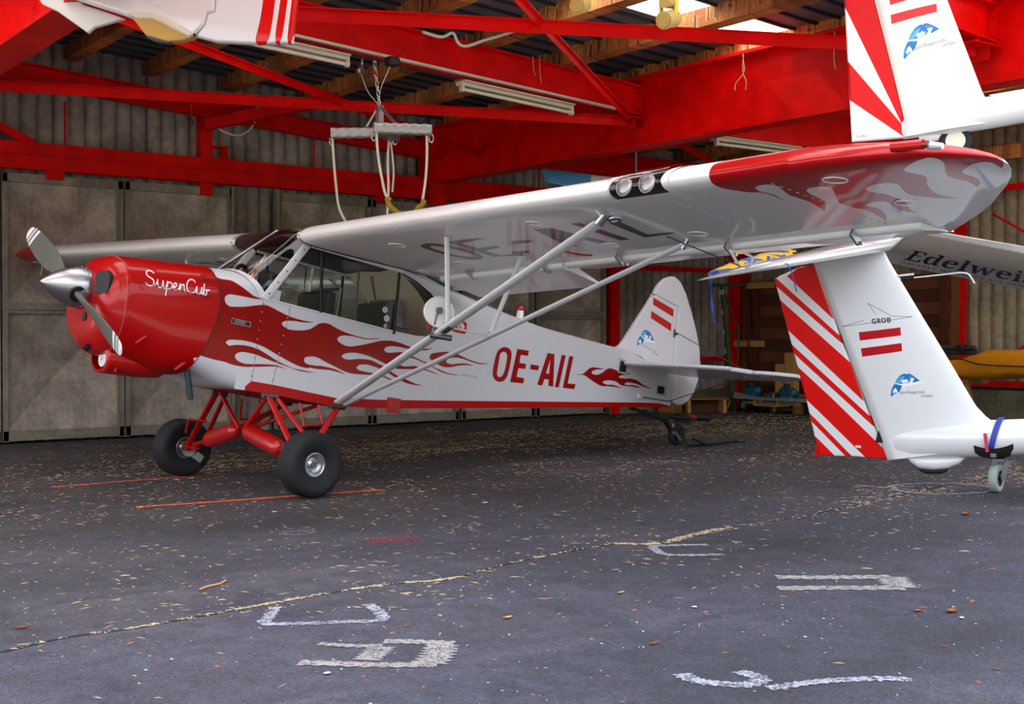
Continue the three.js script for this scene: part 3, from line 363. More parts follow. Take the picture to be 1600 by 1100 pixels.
// flat bracing of angle iron under the roof
const angleIron = (a, b, w = 0.075) => [beamBox(a, b, w, 0.01), beamBox([a[0], a[1] - w / 2, a[2]], [b[0], b[1] - w / 2, b[2]], 0.01, w)];
steel('brace', angleIron([XG - 0.2, 3.28, -9.4], [XL - 0.9, 3.28, -11.78], 0.085));
steel('brace', angleIron([XG - 0.2, 3.28, -5.5], [XL - 0.9, 3.28, -8.65], 0.085));
steel('brace', angleIron([XG - 0.18, 3.295, -9.38], [XL, 3.295, -4.45], 0.06));
steel('brace', angleIron([XG, 3.295, -12.26], [XL, 3.295, -8.08], 0.06));
steel('brace', angleIron([XG + 0.1, 3.295, -9.5], [XR, 3.295, -12.9], 0.06));
steel('post', [...[0, 1].map((k) => box(0.24, 0.95, 0.02, 8.60, 3.2, ZB - 0.02 + 0.24 * k)), box(0.02, 0.95, 0.24, 8.60, 3.2, ZB + 0.1)]);
steel('post', [box(0.02, 0.96, 0.12, 5.58, 3.14, ZB + 0.0), box(0.02, 0.96, 0.12, 5.70, 3.14, ZB + 0.0), box(0.12, 0.96, 0.015, 5.64, 3.14, ZB + 0.05)]);
steel('post', [box(0.12, 3.5, 0.015, 11.68, 1.75, ZB + 0.06), box(0.02, 3.5, 0.14, 11.62, 1.75, ZB), box(0.02, 3.5, 0.14, 11.74, 1.75, ZB)]);
steel('post', [box(0.20, 3.5, 0.015, 14.13, 1.75, ZB + 0.2), box(0.02, 3.5, 0.24, 14.03, 1.75, ZB + 0.1), box(0.02, 3.5, 0.24, 14.23, 1.75, ZB + 0.1)]);
for (const z of [-9.42, -5.5]) steel('post', [box(0.015, 3.6, 0.2, XR - 0.32, 1.8, z - 0.1), box(0.26, 3.6, 0.02, XR - 0.18, 1.8, z - 0.2), box(0.26, 3.6, 0.02, XR - 0.18, 1.8, z), box(0.02, 3.6, 0.2, XR - 0.06, 1.8, z - 0.1)]);
steel('bracket', [box(0.02, 0.14, 0.16, 5.83, 3.13, ZB + 0.1), box(0.16, 0.015, 0.16, 5.78, 3.2, ZB + 0.1), box(0.16, 0.015, 0.16, 5.78, 3.07, ZB + 0.1)]);
steel('bracket', [beamBox([5.58, 3.42, ZB + 0.2], [6.6, 3.66, ZB + 1.3], 0.1, 0.12)]);
steel('brace', [beamBox([3.78, 3.06, ZB + 0.05], [2.3, 3.72, ZB + 0.05], 0.03, 0.09)]);
steel('brace', [rod([XR - 0.12, 2.5, -8.1], [XR - 0.12, 1.2, -5.6], 0.014), rod([XR - 0.12, 2.62, -9.0], [XR - 0.12, 1.1, -6.4], 0.014)]);
steel('brace', [rod([XR - 0.12, 0.55, -9.2], [XR - 0.12, 1.35, -8.0], 0.014)]);

{ // back wall: corrugated cement sheets, steel doors on a red double channel
  const wall = struct('wall_back'), pitch = 0.168;
  const sheet = (x0, n, ya, yb, z) => { const W = n * pitch, nx = n * 16, p = [], u = [], ix = []; for (let i = 0; i <= nx; i++) { const x = i / nx * W, d = 0.075 * Math.sqrt(Math.abs(Math.sin(x / pitch * Math.PI))) - 0.045; for (const y of [ya(x0 + x), yb(x0 + x)]) { p.push(x0 + x, y, z + d); u.push(x0 + x, y); } if (i) { const a = 2 * i - 2; ix.push(a, a + 2, a + 1, a + 1, a + 2, a + 3); } } const g = new THREE.BufferGeometry(); g.setAttribute('position', new THREE.Float32BufferAttribute(p, 3)); g.setAttribute('uv', new THREE.Float32BufferAttribute(u, 2)); g.setIndex(ix); g.computeVertexNormals(); return g; };
  let k = 0; for (let x = LEFT; x < XR - 0.1; x += 6 * pitch, k++) part(wall, 'corrugated_sheet', sheet(x, 6, () => 0, (q) => roofY(q) + 0.24, ZB - 0.19 - (k % 2) * 0.006), M.cement);
  part(wall, 'backing', box(XR - LEFT + 1, 4.6, 0.1, (XR + LEFT) / 2, 2.3, ZB - 0.4), M.black);
  for (const x of [4.12, 7.02, 10.4, 12.9]) part(wall, 'tie_rod', rod([x, 2.9, ZB - 0.04], [x, 3.55, ZB - 0.04], 0.011), M.steelRed);
  const lintel = struct('door_track');
  part(lintel, 'channel', boxUV(merge([box(14.2, 0.012, 0.12, 4.4, 3.06, ZB + 0.08), box(14.2, 0.012, 0.12, 4.4, 2.945, ZB + 0.08), box(14.2, 0.115, 0.012, 4.4, 3.0, ZB + 0.14)])), M.steelRed);
  part(lintel, 'channel', boxUV(merge([box(14.2, 0.012, 0.12, 4.4, 2.93, ZB + 0.08), box(14.2, 0.012, 0.12, 4.4, 2.80, ZB + 0.08), box(14.2, 0.13, 0.012, 4.4, 2.865, ZB + 0.145)])), M.steelRed);
  part(lintel, 'hanger_plate', boxUV(merge([2.2, 3.98, 7.9, 10.2].map((x) => box(0.16, 0.1, 0.1, x, 2.76, ZB + 0.06)))), M.steelRed);
  // every leaf: frame, two sheets pressed to a shallow pyramid, a middle rail
  const leaf = (n, x0, x1) => {
    const d = struct('door_' + n), w = x1 - x0, z = ZB, H = 2.73, fr = 0.055;
    part(d, 'frame', boxUV(merge([box(fr, H, 0.07, x0 + fr / 2 + 0.004, H / 2 + 0.02, z), box(fr, H, 0.07, x1 - fr / 2 - 0.004, H / 2 + 0.02, z), box(w - 0.02, 0.09, 0.07, x0 + w / 2, H - 0.02, z), box(w - 0.02, 0.10, 0.07, x0 + w / 2, 0.08, z), box(w - 0.02, 0.07, 0.09, x0 + w / 2, 1.40, z), box(w - 0.02, 0.03, 0.075, x0 + w / 2, 1.345, z)])), M.doorFrame);
    part(d, 'edge_strip', boxUV(merge([box(0.011, H - 0.1, 0.075, x1 - fr - 0.006, H / 2, z + 0.002)])), M.doorEdge);
    for (const [ya, yb] of [[0.13, 1.345], [1.435, H - 0.065]]) {
      const xa = x0 + fr, xb = x1 - fr - 0.014, c = V((xa + xb) / 2, (ya + yb) / 2, z - 0.15), q = [V(xa, ya, z - 0.015), V(xb, ya, z - 0.015), V(xb, yb, z - 0.015), V(xa, yb, z - 0.015)], pts = [];
      for (let s = 0; s < 4; s++) pts.push(q[s], q[(s + 1) % 4], c);
      part(d, 'pressed_panel', boxUV(fit(new THREE.BufferGeometry().setFromPoints(pts))), M.doorPanel);
    }
    return d;
  };
  [[2.20, 3.45], [3.46, 4.715], [4.72, 5.98], [6.50, 7.765], [7.77, 9.05], [9.09, 10.27], [10.29, 11.53]].forEach(([a, b], i) => { const d = leaf(i + 1, a, b);
    if (i === 2 || i === 3) { const x = i === 2 ? b - 0.02 : a + 0.02; part(d, 'hinge', [rod([x, 2.33, ZB + 0.05], [x, 2.78, ZB + 0.05], 0.022), box(0.07, 0.05, 0.05, x, 2.55, ZB + 0.03), rod([x, 0.3, ZB + 0.05], [x, 0.62, ZB + 0.05], 0.022)], M.doorEdge); }
    if (i === 1) part(d, 'handle', [rod([3.85, 1.72, ZB + 0.03], [3.86, 1.82, ZB + 0.05], 0.012)], M.tan); });
  part(wall, 'rail', boxUV(merge([box(2.5, 0.07, 0.05, 12.9, 2.07, ZB + 0.0), box(2.5, 0.07, 0.05, 12.9, 0.75, ZB)])), M.steelRed);
  part(wall, 'plinth', boxUV(box(2.7, 0.3, 0.1, 12.95, 0.15, ZB)), M.concrete);
}
{ // right wall on a concrete plinth
  const wall = struct('wall_right'), pitch = 0.172;
  let z = ZB - 0.1, k = 0; const zs = []; for (; z < FRONT; z += 6 * pitch) zs.push(z);
  for (const q of zs) { const nx = 96, W = 6 * pitch, p = [], u = [], ix = []; for (let i = 0; i <= nx; i++) { const t = i / nx * W, d = 0.025 - 0.05 * Math.sqrt(Math.abs(Math.sin(t / pitch * Math.PI))) + (k % 2) * 0.006; for (const y of [0.44, 3.80]) { p.push(XR + d, y, q + t); u.push(q + t, y); } if (i) { const a = 2 * i - 2; ix.push(a, a + 1, a + 2, a + 1, a + 3, a + 2); } } k++; const g = new THREE.BufferGeometry(); g.setAttribute('position', new THREE.Float32BufferAttribute(p, 3)); g.setAttribute('uv', new THREE.Float32BufferAttribute(u, 2)); g.setIndex(ix); g.computeVertexNormals(); part(wall, 'corrugated_sheet', g, M.cementOlive); }
  part(wall, 'plinth', boxUV(box(0.22, 0.42, FRONT - ZB + 0.4, XR, 0.21, (ZB + FRONT) / 2)), M.concrete);
  part(wall, 'rail', boxUV(merge([box(0.05, 0.07, FRONT - ZB, XR - 0.06, 0.5, (ZB + FRONT) / 2), box(0.05, 0.08, FRONT - ZB, XR - 0.06, 2.94, (ZB + FRONT) / 2)])), M.steelRed);
  part(wall, 'sill_board', boxUV(box(0.1, 0.03, FRONT - ZB, XR - 0.05, 0.44, (ZB + FRONT) / 2)), M.darkTrim);
  part(wall, 'top_beam', boxUV(box(0.14, 0.17, FRONT - ZB, XR - 0.12, 3.36, (ZB + FRONT) / 2)), M.purlin);
  part(wall, 'backing', box(0.1, 3.5, FRONT - ZB, XR + 0.2, 1.75, (ZB + FRONT) / 2), M.black);
}

// ---------------------------------------------------------------- the aeroplane with the flames
// Built level in its own frame: x aft from the spinner tip, y up, z to its left; then set down on three wheels.
const GX = 1.6759, GY = -1.2460, PSI = 0.10836, AL = 0.1356;
const plane = thing('light_airplane', 'white and red high-wing tailwheel airplane with flame paint, shiny spinner and wide tyres', 'airplane', [3.9129, 0, -8.5674]);
plane.rotation.order = 'YXZ'; plane.rotation.set(0, PSI, -AL);
const inBody = (g) => { g = Array.isArray(g) ? merge(g) : g; return g.translate(-GX, -GY, 0); };
const pp = (name, g, m, label, parent = plane) => part(parent, name, inBody(g), m, label);
const lin = (x, t) => { let i = 0; while (i < t.length - 2 && x > t[i + 1][0]) i++; const [a, p] = t[i], [b, q] = t[i + 1], s = Math.min(1, Math.max(0, (x - a) / (b - a))); return p + (q - p) * s; };
const halfW = (x) => lin(x, [[0.95, 0.372], [1.46, 0.37], [3.12, 0.37], [6.4, 0.035]]);
const yBot = (x) => lin(x, [[0.95, -0.50], [1.22, -0.553], [1.6, -0.562], [2.14, -0.597], [2.64, -0.564], [4.046, -0.43], [5.89, -0.252], [6.4, -0.205]]);

// side paint: x 0.9 .. 6.5, y -0.65 .. 0.55
const SX0 = 0.9, SX1 = 6.5, SY0 = -0.65, SY1 = 0.55;
const sideUV = (x, y) => [(x - SX0) / (SX1 - SX0), (y - SY0) / (SY1 - SY0)];
const poly = (c, pts, f) => { c.beginPath(); pts.forEach((p, i) => { const [x, y] = f(p); i ? c.lineTo(x, y) : c.moveTo(x, y); }); c.closePath(); };
const smoothPoly = (c, pts, f) => { // gently rounded through its corners
  const q = pts.map(f), n = q.length; c.beginPath(); c.moveTo((q[0][0] + q[n - 1][0]) / 2, (q[0][1] + q[n - 1][1]) / 2);
  for (let i = 0; i < n; i++) { const b = q[(i + 1) % n]; c.quadraticCurveTo(q[i][0], q[i][1], (q[i][0] + b[0]) / 2, (q[i][1] + b[1]) / 2); } c.closePath();
};
const through = (c, pts, f) => { // passes through its points, keeps sharp tips sharp
  const q = pts.map(f), n = q.length, tan = q.map((p, i) => { const a = q[(i + n - 1) % n], b = q[(i + 1) % n], ux = p[0] - a[0], uy = p[1] - a[1], vx = b[0] - p[0], vy = b[1] - p[1], lu = Math.hypot(ux, uy), lv = Math.hypot(vx, vy); if ((ux * vx + uy * vy) / (lu * lv || 1) < -0.2) return null; const m = Math.min(lu, lv) / (Math.hypot(b[0] - a[0], b[1] - a[1]) || 1); return [(b[0] - a[0]) * m, (b[1] - a[1]) * m]; });
  c.beginPath(); c.moveTo(...q[0]); for (let i = 0; i < n; i++) { const j = (i + 1) % n, t0 = tan[i] ?? [0, 0], t1 = tan[j] ?? [0, 0]; c.bezierCurveTo(q[i][0] + t0[0] / 3, q[i][1] + t0[1] / 3, q[j][0] - t1[0] / 3, q[j][1] - t1[1] / 3, q[j][0], q[j][1]); } c.closePath();
};
const clubLogo = (c, f) => { // blue mountain with a white glider; f maps 0..1 x 0..1 (y down) to the canvas
  const P = (pts, col) => { c.fillStyle = col; poly(c, pts, f); c.fill(); };
  P([[0, 0.92], [0.02, 0.70], [0.10, 0.48], [0.20, 0.24], [0.28, 0.10], [0.36, 0.04], [0.42, 0.02], [0.47, 0.05], [0.53, 0.02], [0.60, 0.07], [0.72, 0.20], [0.82, 0.33], [0.66, 0.40], [0.45, 0.47], [0.32, 0.60], [0.24, 0.78], [0.12, 0.86], [0.02, 0.98]], '#1e78be');
  P([[0.10, 0.48], [0.28, 0.16], [0.42, 0.10], [0.36, 0.30], [0.22, 0.46]], '#58b4e4'); P([[0.55, 0.08], [0.70, 0.24], [0.60, 0.26], [0.52, 0.16]], '#3c98d4'); P([[0.02, 0.72], [0.16, 0.60], [0.20, 0.80], [0.08, 0.86]], '#4aa8dc');
  P([[0.30, 0.34], [0.34, 0.26], [0.40, 0.29], [0.44, 0.23], [0.48, 0.30], [0.52, 0.28], [0.50, 0.38], [0.36, 0.42]], '#fbfdff');
  P([[0.04, 0.38], [0.28, 0.44], [0.52, 0.40], [0.58, 0.30], [0.55, 0.22], [0.68, 0.22], [0.66, 0.28], [0.62, 0.40], [0.98, 0.40], [0.64, 0.50], [0.44, 0.56], [0.36, 0.62], [0.30, 0.60], [0.34, 0.52], [0.24, 0.49]], '#fbfdff');
  P([[0.10, 0.66], [0.14, 0.60], [0.19, 0.70], [0.20, 0.80], [0.12, 0.80], [0.06, 0.84]], '#fbfdff');
};
const logoText = (c, f, size) => { // two words under the mountain, following f
  const [x0, y0] = f([0.2, 0.86]), [x1, y1] = f([0.9, 0.86]), a = Math.atan2(y1 - y0, x1 - x0); c.save(); c.translate(x0, y0); c.rotate(a); c.fillStyle = '#3e4850'; const w = Math.hypot(x1 - x0, y1 - y0);
  c.font = `${size}px sans-serif`; const m = c.measureText('Sportfliegerclub').width; c.scale(w / m, 1); c.fillText('Sportfliegerclub', 0, 0); c.fillText('Lungau', m * 0.84, size * 0.98); c.restore();
};
const sideMap = canvasTex(2048, 440, (c, w, h) => {
  const f = ([x, y]) => { const [u, v] = sideUV(x, y); return [u * w, (1 - v) * h]; };
  c.fillStyle = '#d3d4da'; c.fillRect(0, 0, w, h); c.fillStyle = '#920000';
  through(c, [[0.85, 0.7], [1.02, 0.7], ...TRACE.flame.slice(1), [0.85, -0.28]], f); c.fill();
  through(c, TRACE.island, f); c.fill(); through(c, TRACE.tailFlame, f); c.fill();
  TRACE.letters.forEach((p, i) => { const hole = i === 1 || i === 5; c.fillStyle = hole ? '#d3d4da' : '#9c0000'; (i < 2 ? smoothPoly : poly)(c, p, f); c.fill(); });
  c.fillStyle = '#b00000'; poly(c, [[1.38, -0.7], [1.385, -0.53], [1.43, -0.488], [1.63, -0.496], [2.16, -0.533], [2.6, -0.503], [4.04, -0.374], [5.88, -0.209], [6.2, -0.185], [6.6, -0.2], [6.6, -0.7]], f); c.fill();
  c.fillStyle = '#8a8a92'; c.font = 'italic 9px serif'; const [sx, sy] = f(TRACE.scriptSig[0]); c.fillText('Airbrush Design', sx, sy + 3);
  c.strokeStyle = 'rgba(40,20,20,0.55)'; c.lineWidth = 1.2; for (const pts of [[[1.45, 0.10], [1.452, -0.10], [1.43, -0.49]], [[1.68, 0.09], [1.66, -0.10], [1.60, -0.50]]]) { c.beginPath(); pts.forEach((p, i) => { const [x, y] = f(p); i ? c.lineTo(x, y) : c.moveTo(x, y); }); c.stroke(); }
  // badge of the type on the rear side: a red shield-shaped letter block
  const [l0, l1, l2, l3] = TRACE.cubLogo.map(f); c.fillStyle = '#b81410'; c.beginPath(); c.roundRect(l0[0], l1[1] + 3, l1[0] - l0[0], (l2[1] - l1[1]) * 0.92, 8); c.fill();
  c.fillStyle = '#fff'; c.font = 'bold 24px sans-serif'; c.fillText('CUB', l0[0] + 6, l2[1] - 8); c.font = 'bold 13px sans-serif'; c.fillText('SUPER', l0[0] + 8, l1[1] + 17);
}, { repeat: false });
const sidePaint = phys(0xffffff, 0.45, { map: sideMap, clearcoat: 0.2, clearcoatRoughness: 0.1, specularIntensity: 0.25 });
const whiteFab = phys(0xdcdde2, 0.38, { clearcoat: 0.6, clearcoatRoughness: 0.15 });

{ // fuselage: two flat sides, belly and turtle deck in one skin
  const sill = [[1.46, 0.112], [1.70, 0.095], [1.937, 0.077], [2.257, 0.062], [2.627, 0.035], [2.85, 0.028], [3.0, 0.04], [3.08, 0.08], [3.10, 0.14], [3.10, 0.21], [3.03, 0.31], [2.948, 0.371], [2.79, 0.44], [2.612, 0.478]];
  const topEdge = (x) => lin(x, [[2.6, 0.53], [2.9, 0.475], [3.25, 0.41], [3.766, 0.352], [4.452, 0.287], [5.397, 0.262], [5.75, 0.255], [6.0, 0.17], [6.4, 0.10]]);
  const bots = (a, b, n) => Array.from({ length: n + 1 }, (_, i) => a + (b - a) * i / n);
  const front = [...bots(1.30, 3.12, 14).map((x) => [x, yBot(x)]), [3.12, topEdge(3.12)], [2.9, topEdge(2.9)], [2.6, 0.53], [2.6, 0.482], ...sill.slice().reverse().slice(0), [1.38, 0.112], [1.30, 0.112]];
  const rear = [...bots(3.12, 6.4, 14).map((x) => [x, yBot(x)]), ...bots(3.12, 6.4, 14).reverse().map((x) => [x, topEdge(x)])];
  const geos = [];
  for (const s of [1, -1]) for (const outline of [front, rear]) {
    const g = new THREE.ShapeGeometry(shapeOf(outline)), P = g.attributes.position; for (let i = 0; i < P.count; i++) P.setZ(i, s * halfW(P.getX(i)));
    if (s < 0) { const I = g.index; for (let i = 0; i < I.count; i += 3) { const a = I.getX(i); I.setX(i, I.getX(i + 1)); I.setX(i + 1, a); } }
    g.computeVertexNormals(); geos.push(fit(g));
  }
  const strip = (xs, yl, wf, crown, flip) => { const rings = xs.map((x) => { const r = []; for (let k = 0; k <= 8; k++) { const t = -1 + k / 4; r.push(V(x, yl(x) + crown(x) * (1 - t * t), t * wf(x))); } return r; }); const g = loft(rings, { closed: false }); if (flip) { const I = g.index; for (let i = 0; i < I.count; i += 3) { const a = I.getX(i); I.setX(i, I.getX(i + 1)); I.setX(i + 1, a); } g.computeVertexNormals(); } return fit(g); };
  geos.push(strip(bots(1.30, 6.4, 30), yBot, halfW, () => 0, true)); geos.push(strip(bots(2.6, 6.4, 26), topEdge, halfW, (x) => lin(x, [[2.6, 0.16], [3.2, 0.10], [4.2, 0.05], [5.5, 0.02], [6.4, 0.0]]), false));
  const skin = merge(geos); uvMap(skin, (x, y) => sideUV(x, y));
  const fus = pp('fuselage', skin, sidePaint);
  // small things stuck or let into the side
  const badgeMap = canvasTex(256, 64, (c) => { c.fillStyle = '#111'; c.fillRect(0, 0, 256, 64); c.strokeStyle = '#c8c8c8'; c.lineWidth = 5; c.strokeRect(3, 3, 250, 58); c.fillStyle = '#9a9a9a'; c.font = 'bold italic 52px sans-serif'; c.fillText('PIPER', 38, 51); }, { repeat: false });
  const flatOn = (name, g, x, y, m, dz = 0.004, label) => { const z = halfW(x) + dz, t = x > 3.12 ? Math.atan2(0.335, 3.28) : 0; g.rotateY(t).translate(x, y, z); return pp(name, g, m, label, fus); };
  flatOn('nameplate', new THREE.BoxGeometry(0.155, 0.036, 0.006).rotateZ(-0.05), 1.29, -0.092, [M.black, M.black, M.black, M.black, std(0xffffff, 0.35, { map: badgeMap }), M.black]);
  const plate = (w, h) => prism([[-w / 2, -h / 2], [w / 2, -h / 2], [w / 2, h / 2], [-w / 2, h / 2]], 0.006, 0.001, [[[-w / 2 + 0.014, -h / 2 + 0.014], [-w / 2 + 0.014, h / 2 - 0.014], [w / 2 - 0.014, h / 2 - 0.014], [w / 2 - 0.014, -h / 2 + 0.014]]]);
  flatOn('slot_frame', plate(0.14, 0.135).rotateZ(-0.1), 5.55, 0.10, std(0xb9b49a, 0.5), 0.002); flatOn('slot_opening', box(0.11, 0.10, 0.003), 5.55, 0.10, M.black, 0.001);
  flatOn('inspection_window_frame', plate(0.15, 0.10), 6.2, -0.055, std(0xb9b49a, 0.5), 0.004); flatOn('inspection_window', box(0.12, 0.075, 0.003), 6.2, -0.055, M.darkTrim, 0.002);
  flatOn('access_plate', rbox(0.13, 0.115, 0.012, 0.004), 2.70, -0.535, M.redMetal, 0.004);
  flatOn('cable_fairing', rbox(0.07, 0.06, 0.03, 0.012), 5.86, -0.15, whiteFab, 0.004);
  pp('control_cable', rod([5.9, -0.155, 0.10], [6.42, -0.15, 0.05], 0.004), M.black, null, fus);
  const rivets = []; for (let i = 0; i < 9; i++) { rivets.push(new THREE.SphereGeometry(0.007, 6, 4).translate(1.452 - 0.003 * i, 0.07 - 0.065 * i, 0.372), new THREE.SphereGeometry(0.007, 6, 4).translate(1.675 - 0.009 * i, 0.06 - 0.065 * i, 0.372)); }
  pp('screws', rivets, M.alu, null, fus).userData.kind = 'stuff';
  pp('door_sill_strip', [fairBar([1.46, 0.106, 0.372], [2.63, 0.03, 0.372], 0.014, 0.008, [0, 1, 0])], whiteFab, null, fus);
}
// boot cowl between engine and windscreen, closed on top up to the foot of the windscreen
const wsFoot = (s) => [1.30 + 0.16 * s * s, 0]; // s = -1..1 across
{
  const sect = (x, t) => { // t -1..1 : right sill corner over the top to left
    const a = Math.abs(t), yt = lin(x, [[0.95, 0.262], [1.05, 0.278], [1.30, 0.293], [1.5, 0.30]]), w = 0.37, n = 2.6, th = (1 - a) * Math.PI / 2;
    return V(x, 0.10 + (yt - 0.10) * Math.pow(Math.sin(th), 2 / n), Math.sign(t) * w * Math.pow(Math.cos(th), 2 / n));
  };
  const rings = []; for (let j = 0; j <= 24; j++) { const t = -1 + j / 12; const xe = 1.30 + 0.165 * Math.pow(Math.abs(t), 1.6), r = []; for (let k = 0; k <= 8; k++) r.push(sect(0.96 + (xe - 0.96) * k / 8, t)); rings.push(r); }
  const top = loft(rings, { closed: false });
  const low = []; for (let k = 0; k <= 10; k++) { const x = 0.96 + 0.40 * k / 10, pw = 0.62 - 0.40 * Math.pow(k / 10, 2), yb = lin(x, [[0.96, -0.47], [1.22, -0.553], [1.5, -0.56]]), r = [], w = 0.371; for (let j = 0; j <= 20; j++) { const t = -1 + j / 10, a = Math.abs(t), th = (1 - a) * Math.PI / 2; r.push(j === 0 || j === 20 ? V(x, 0.11, Math.sign(t) * w) : V(x, -0.30 + (yb + 0.30) * Math.pow(Math.sin(th), pw), Math.sign(t) * w * Math.pow(Math.cos(th), pw))); } low.push(r); }
  const lowG = loft(low, { closed: false }); { const I = lowG.index; for (let i = 0; i < I.count; i += 3) { const a = I.getX(i); I.setX(i, I.getX(i + 1)); I.setX(i + 1, a); } lowG.computeVertexNormals(); }
  const g = merge([top, lowG]); uvMap(g, (x, y) => sideUV(x, y)); pp('boot_cowl', g, sidePaint);
  // white frame along the foot of the windscreen and the two white corner posts
  const foot = [], foot2 = []; for (let j = 0; j <= 24; j++) { const t = -1 + j / 12, xe = 1.30 + 0.165 * Math.pow(Math.abs(t), 1.6); const q = sect(xe, t), q0 = sect(xe - 0.05, t); foot.push([V(q.x + 0.006, q.y + 0.014, q.z * 1.0), V(q.x, q.y + 0.006, q.z * 1.012), V(q0.x, q0.y + 0.006, q0.z * 1.012)]); void foot2; }
  pp('windscreen_frame', loft(foot, { closed: false }), phys(0xdfe0e4, 0.35));
  const ap = [-1, 1].map((s) => fairBar([1.455, 0.10, 0.374 * s], [1.765, 0.552, 0.374 * s], 0.062, 0.012, [1, -0.6, 0]));
  pp('corner_post', [ap[1]], phys(0xdfe0e4, 0.35)); pp('corner_post', [ap[0]], phys(0xdfe0e4, 0.35));
  const sc = []; for (let i = 0; i < 5; i++) { const k = 0.1 + i * 0.2; sc.push(new THREE.SphereGeometry(0.006, 6, 4).translate(1.455 + 0.31 * k, 0.10 + 0.452 * k, 0.382)); } pp('screws', sc, M.black).userData.kind = 'stuff';
  // windscreen: from the foot up to the leading edge of the wing centre
  const topW = (t) => V(1.80 - 0.045 * t * t, lin(Math.abs(t), [[0, 0.70], [0.7, 0.68], [1, 0.555]]), 0.372 * t), rg = [];
  for (let j = 0; j <= 20; j++) { const t = -1 + j / 10, xe = 1.30 + 0.165 * Math.pow(Math.abs(t), 1.6), a = sect(xe, t), b = topW(t), r = []; for (let k = 0; k <= 6; k++) { const q = a.clone().lerp(b, k / 6); q.x -= 0.03 * Math.sin(k / 6 * Math.PI); r.push(q); } rg.push(r); }
  pp('windscreen', loft(rg, { closed: false }), M.glass);
  pp('windscreen_brace', [rod(sect(1.33, -0.28).toArray(), [1.80, 0.69, -0.12], 0.011)], M.chrome); pp('windscreen_brace', [rod(sect(1.36, 0.45).toArray(), [1.79, 0.66, 0.2], 0.006)], M.chrome);
}
{ // cabin glazing, bars, roof, and what shows inside
  const win = [[1.50, 0.112], [1.70, 0.095], [1.937, 0.077], [2.257, 0.062], [2.627, 0.035], [2.85, 0.028], [3.0, 0.04], [3.08, 0.08], [3.10, 0.14], [3.10, 0.21], [3.03, 0.31], [2.948, 0.371], [2.79, 0.44], [2.612, 0.482], [2.4, 0.50], [1.80, 0.545]];
  for (const s of [1, -1]) {
    const cut = [[win.slice(0, 3), 1.93], 0]; void cut;
    const clip = (a, b) => { const f = (x) => lin(x, win.slice(0, 10)), top = (x) => lin(x, [[1.80, 0.545], [2.4, 0.50], [2.612, 0.482], [2.79, 0.44], [2.948, 0.371], [3.03, 0.31], [3.1, 0.21]]), q = []; const n = 8; for (let i = 0; i <= n; i++) { const x = a + (b - a) * i / n; q.push([x, f(x)]); } for (let i = n; i >= 0; i--) { const x = a + (b - a) * i / n; q.push([x, x < 1.80 ? 0.112 + (x - 1.50) * 1.43 : Math.max(top(x), f(x) + 0.01)]); } return q; };
    for (const [a, b] of [[1.505, 1.91], [1.93, 2.24], [2.26, 2.60], [2.63, 3.09]]) { const g = new THREE.ShapeGeometry(shapeOf(clip(a, b))); g.translate(0, 0, s * 0.366); pp('side_window', g, M.glass); }
    for (const [xa, ya, xb, yb] of [[1.94, 0.075, 1.895, 0.52], [2.63, 0.01, 2.62, 0.49]]) pp('window_bar', fairBar([xa, ya, s * 0.374], [xb, yb, s * 0.374], 0.026, 0.016, [1, 0, 0]), M.black);
    pp('window_bar', fairBar([2.262, 0.062, s * 0.36], [2.25, 0.50, s * 0.36], 0.016, 0.012, [1, 0, 0]), std(0x4a4540, 0.6));
    pp('window_seal', [...[[2.65, 0.487, 2.80, 0.445], [2.80, 0.445, 2.95, 0.375], [2.95, 0.375, 3.03, 0.315], [3.03, 0.315, 3.10, 0.21], [3.10, 0.21, 3.09, 0.12], [3.09, 0.12, 3.03, 0.05]].map(([a, b, c2, d]) => rod([a, b, s * 0.372], [c2, d, s * 0.372], 0.006))], M.black);
    pp('wing_root_rail', [fairBar([1.80, 0.548, s * 0.372], [2.66, 0.50, s * 0.372], 0.03, 0.016, [0, 1, 0])], phys(0xdfe0e4, 0.35));
  }
  const disc = (x, y, r) => new THREE.CylinderGeometry(r, r, 0.004, 24).rotateX(Math.PI / 2).translate(x, y, 0.369);
  pp('round_sticker', disc(2.525, 0.184, 0.024), std(0xc4c6cc, 0.5)); pp('round_sticker', disc(2.55, 0.121, 0.026), std(0xc4c6cc, 0.5)); pp('round_sticker', disc(2.543, 0.063, 0.016), std(0xb9a0a8, 0.5));
  pp('round_sticker', disc(2.955, 0.119, 0.024), std(0xc21c1c, 0.5)); pp('round_sticker', disc(3.016, 0.131, 0.026), std(0xc21c1c, 0.5)); pp('round_sticker', disc(3.049, 0.181, 0.024), std(0xcfd4e2, 0.5)); pp('round_sticker', disc(2.99, 0.23, 0.03), std(0xb9882a, 0.5));
  pp('paper_card', rbox(0.075, 0.075, 0.006, 0.003).rotateZ(-0.1).translate(1.555, 0.145, 0.36), std(0xd9d8e2, 0.6));
  // roof of the cabin between the wings, with a tinted skylight in front
  const rf = []; for (let k = 0; k <= 10; k++) { const x = 1.80 + 1.5 * k / 10, r = []; for (let j = 0; j <= 6; j++) { const t = -1 + j / 3; r.push(V(x, lin(x, [[1.8, 0.69], [2.1, 0.745], [2.6, 0.72], [3.3, 0.47]]) - 0.015 * t * t, t * 0.40)); } rf.push(r); }
  pp('cabin_roof', loft(rf.slice(3), { closed: false }), whiteFab); pp('skylight_pane', loft(rf.slice(0, 4), { closed: false }), phys(0x1a0806, 0.1, { clearcoat: 1, clearcoatRoughness: 0.03 }));
  pp('headliner', [box(0.86, 0.012, 0.72, 2.22, 0.535, 0, 0, -0.05)], M.darkTrim);
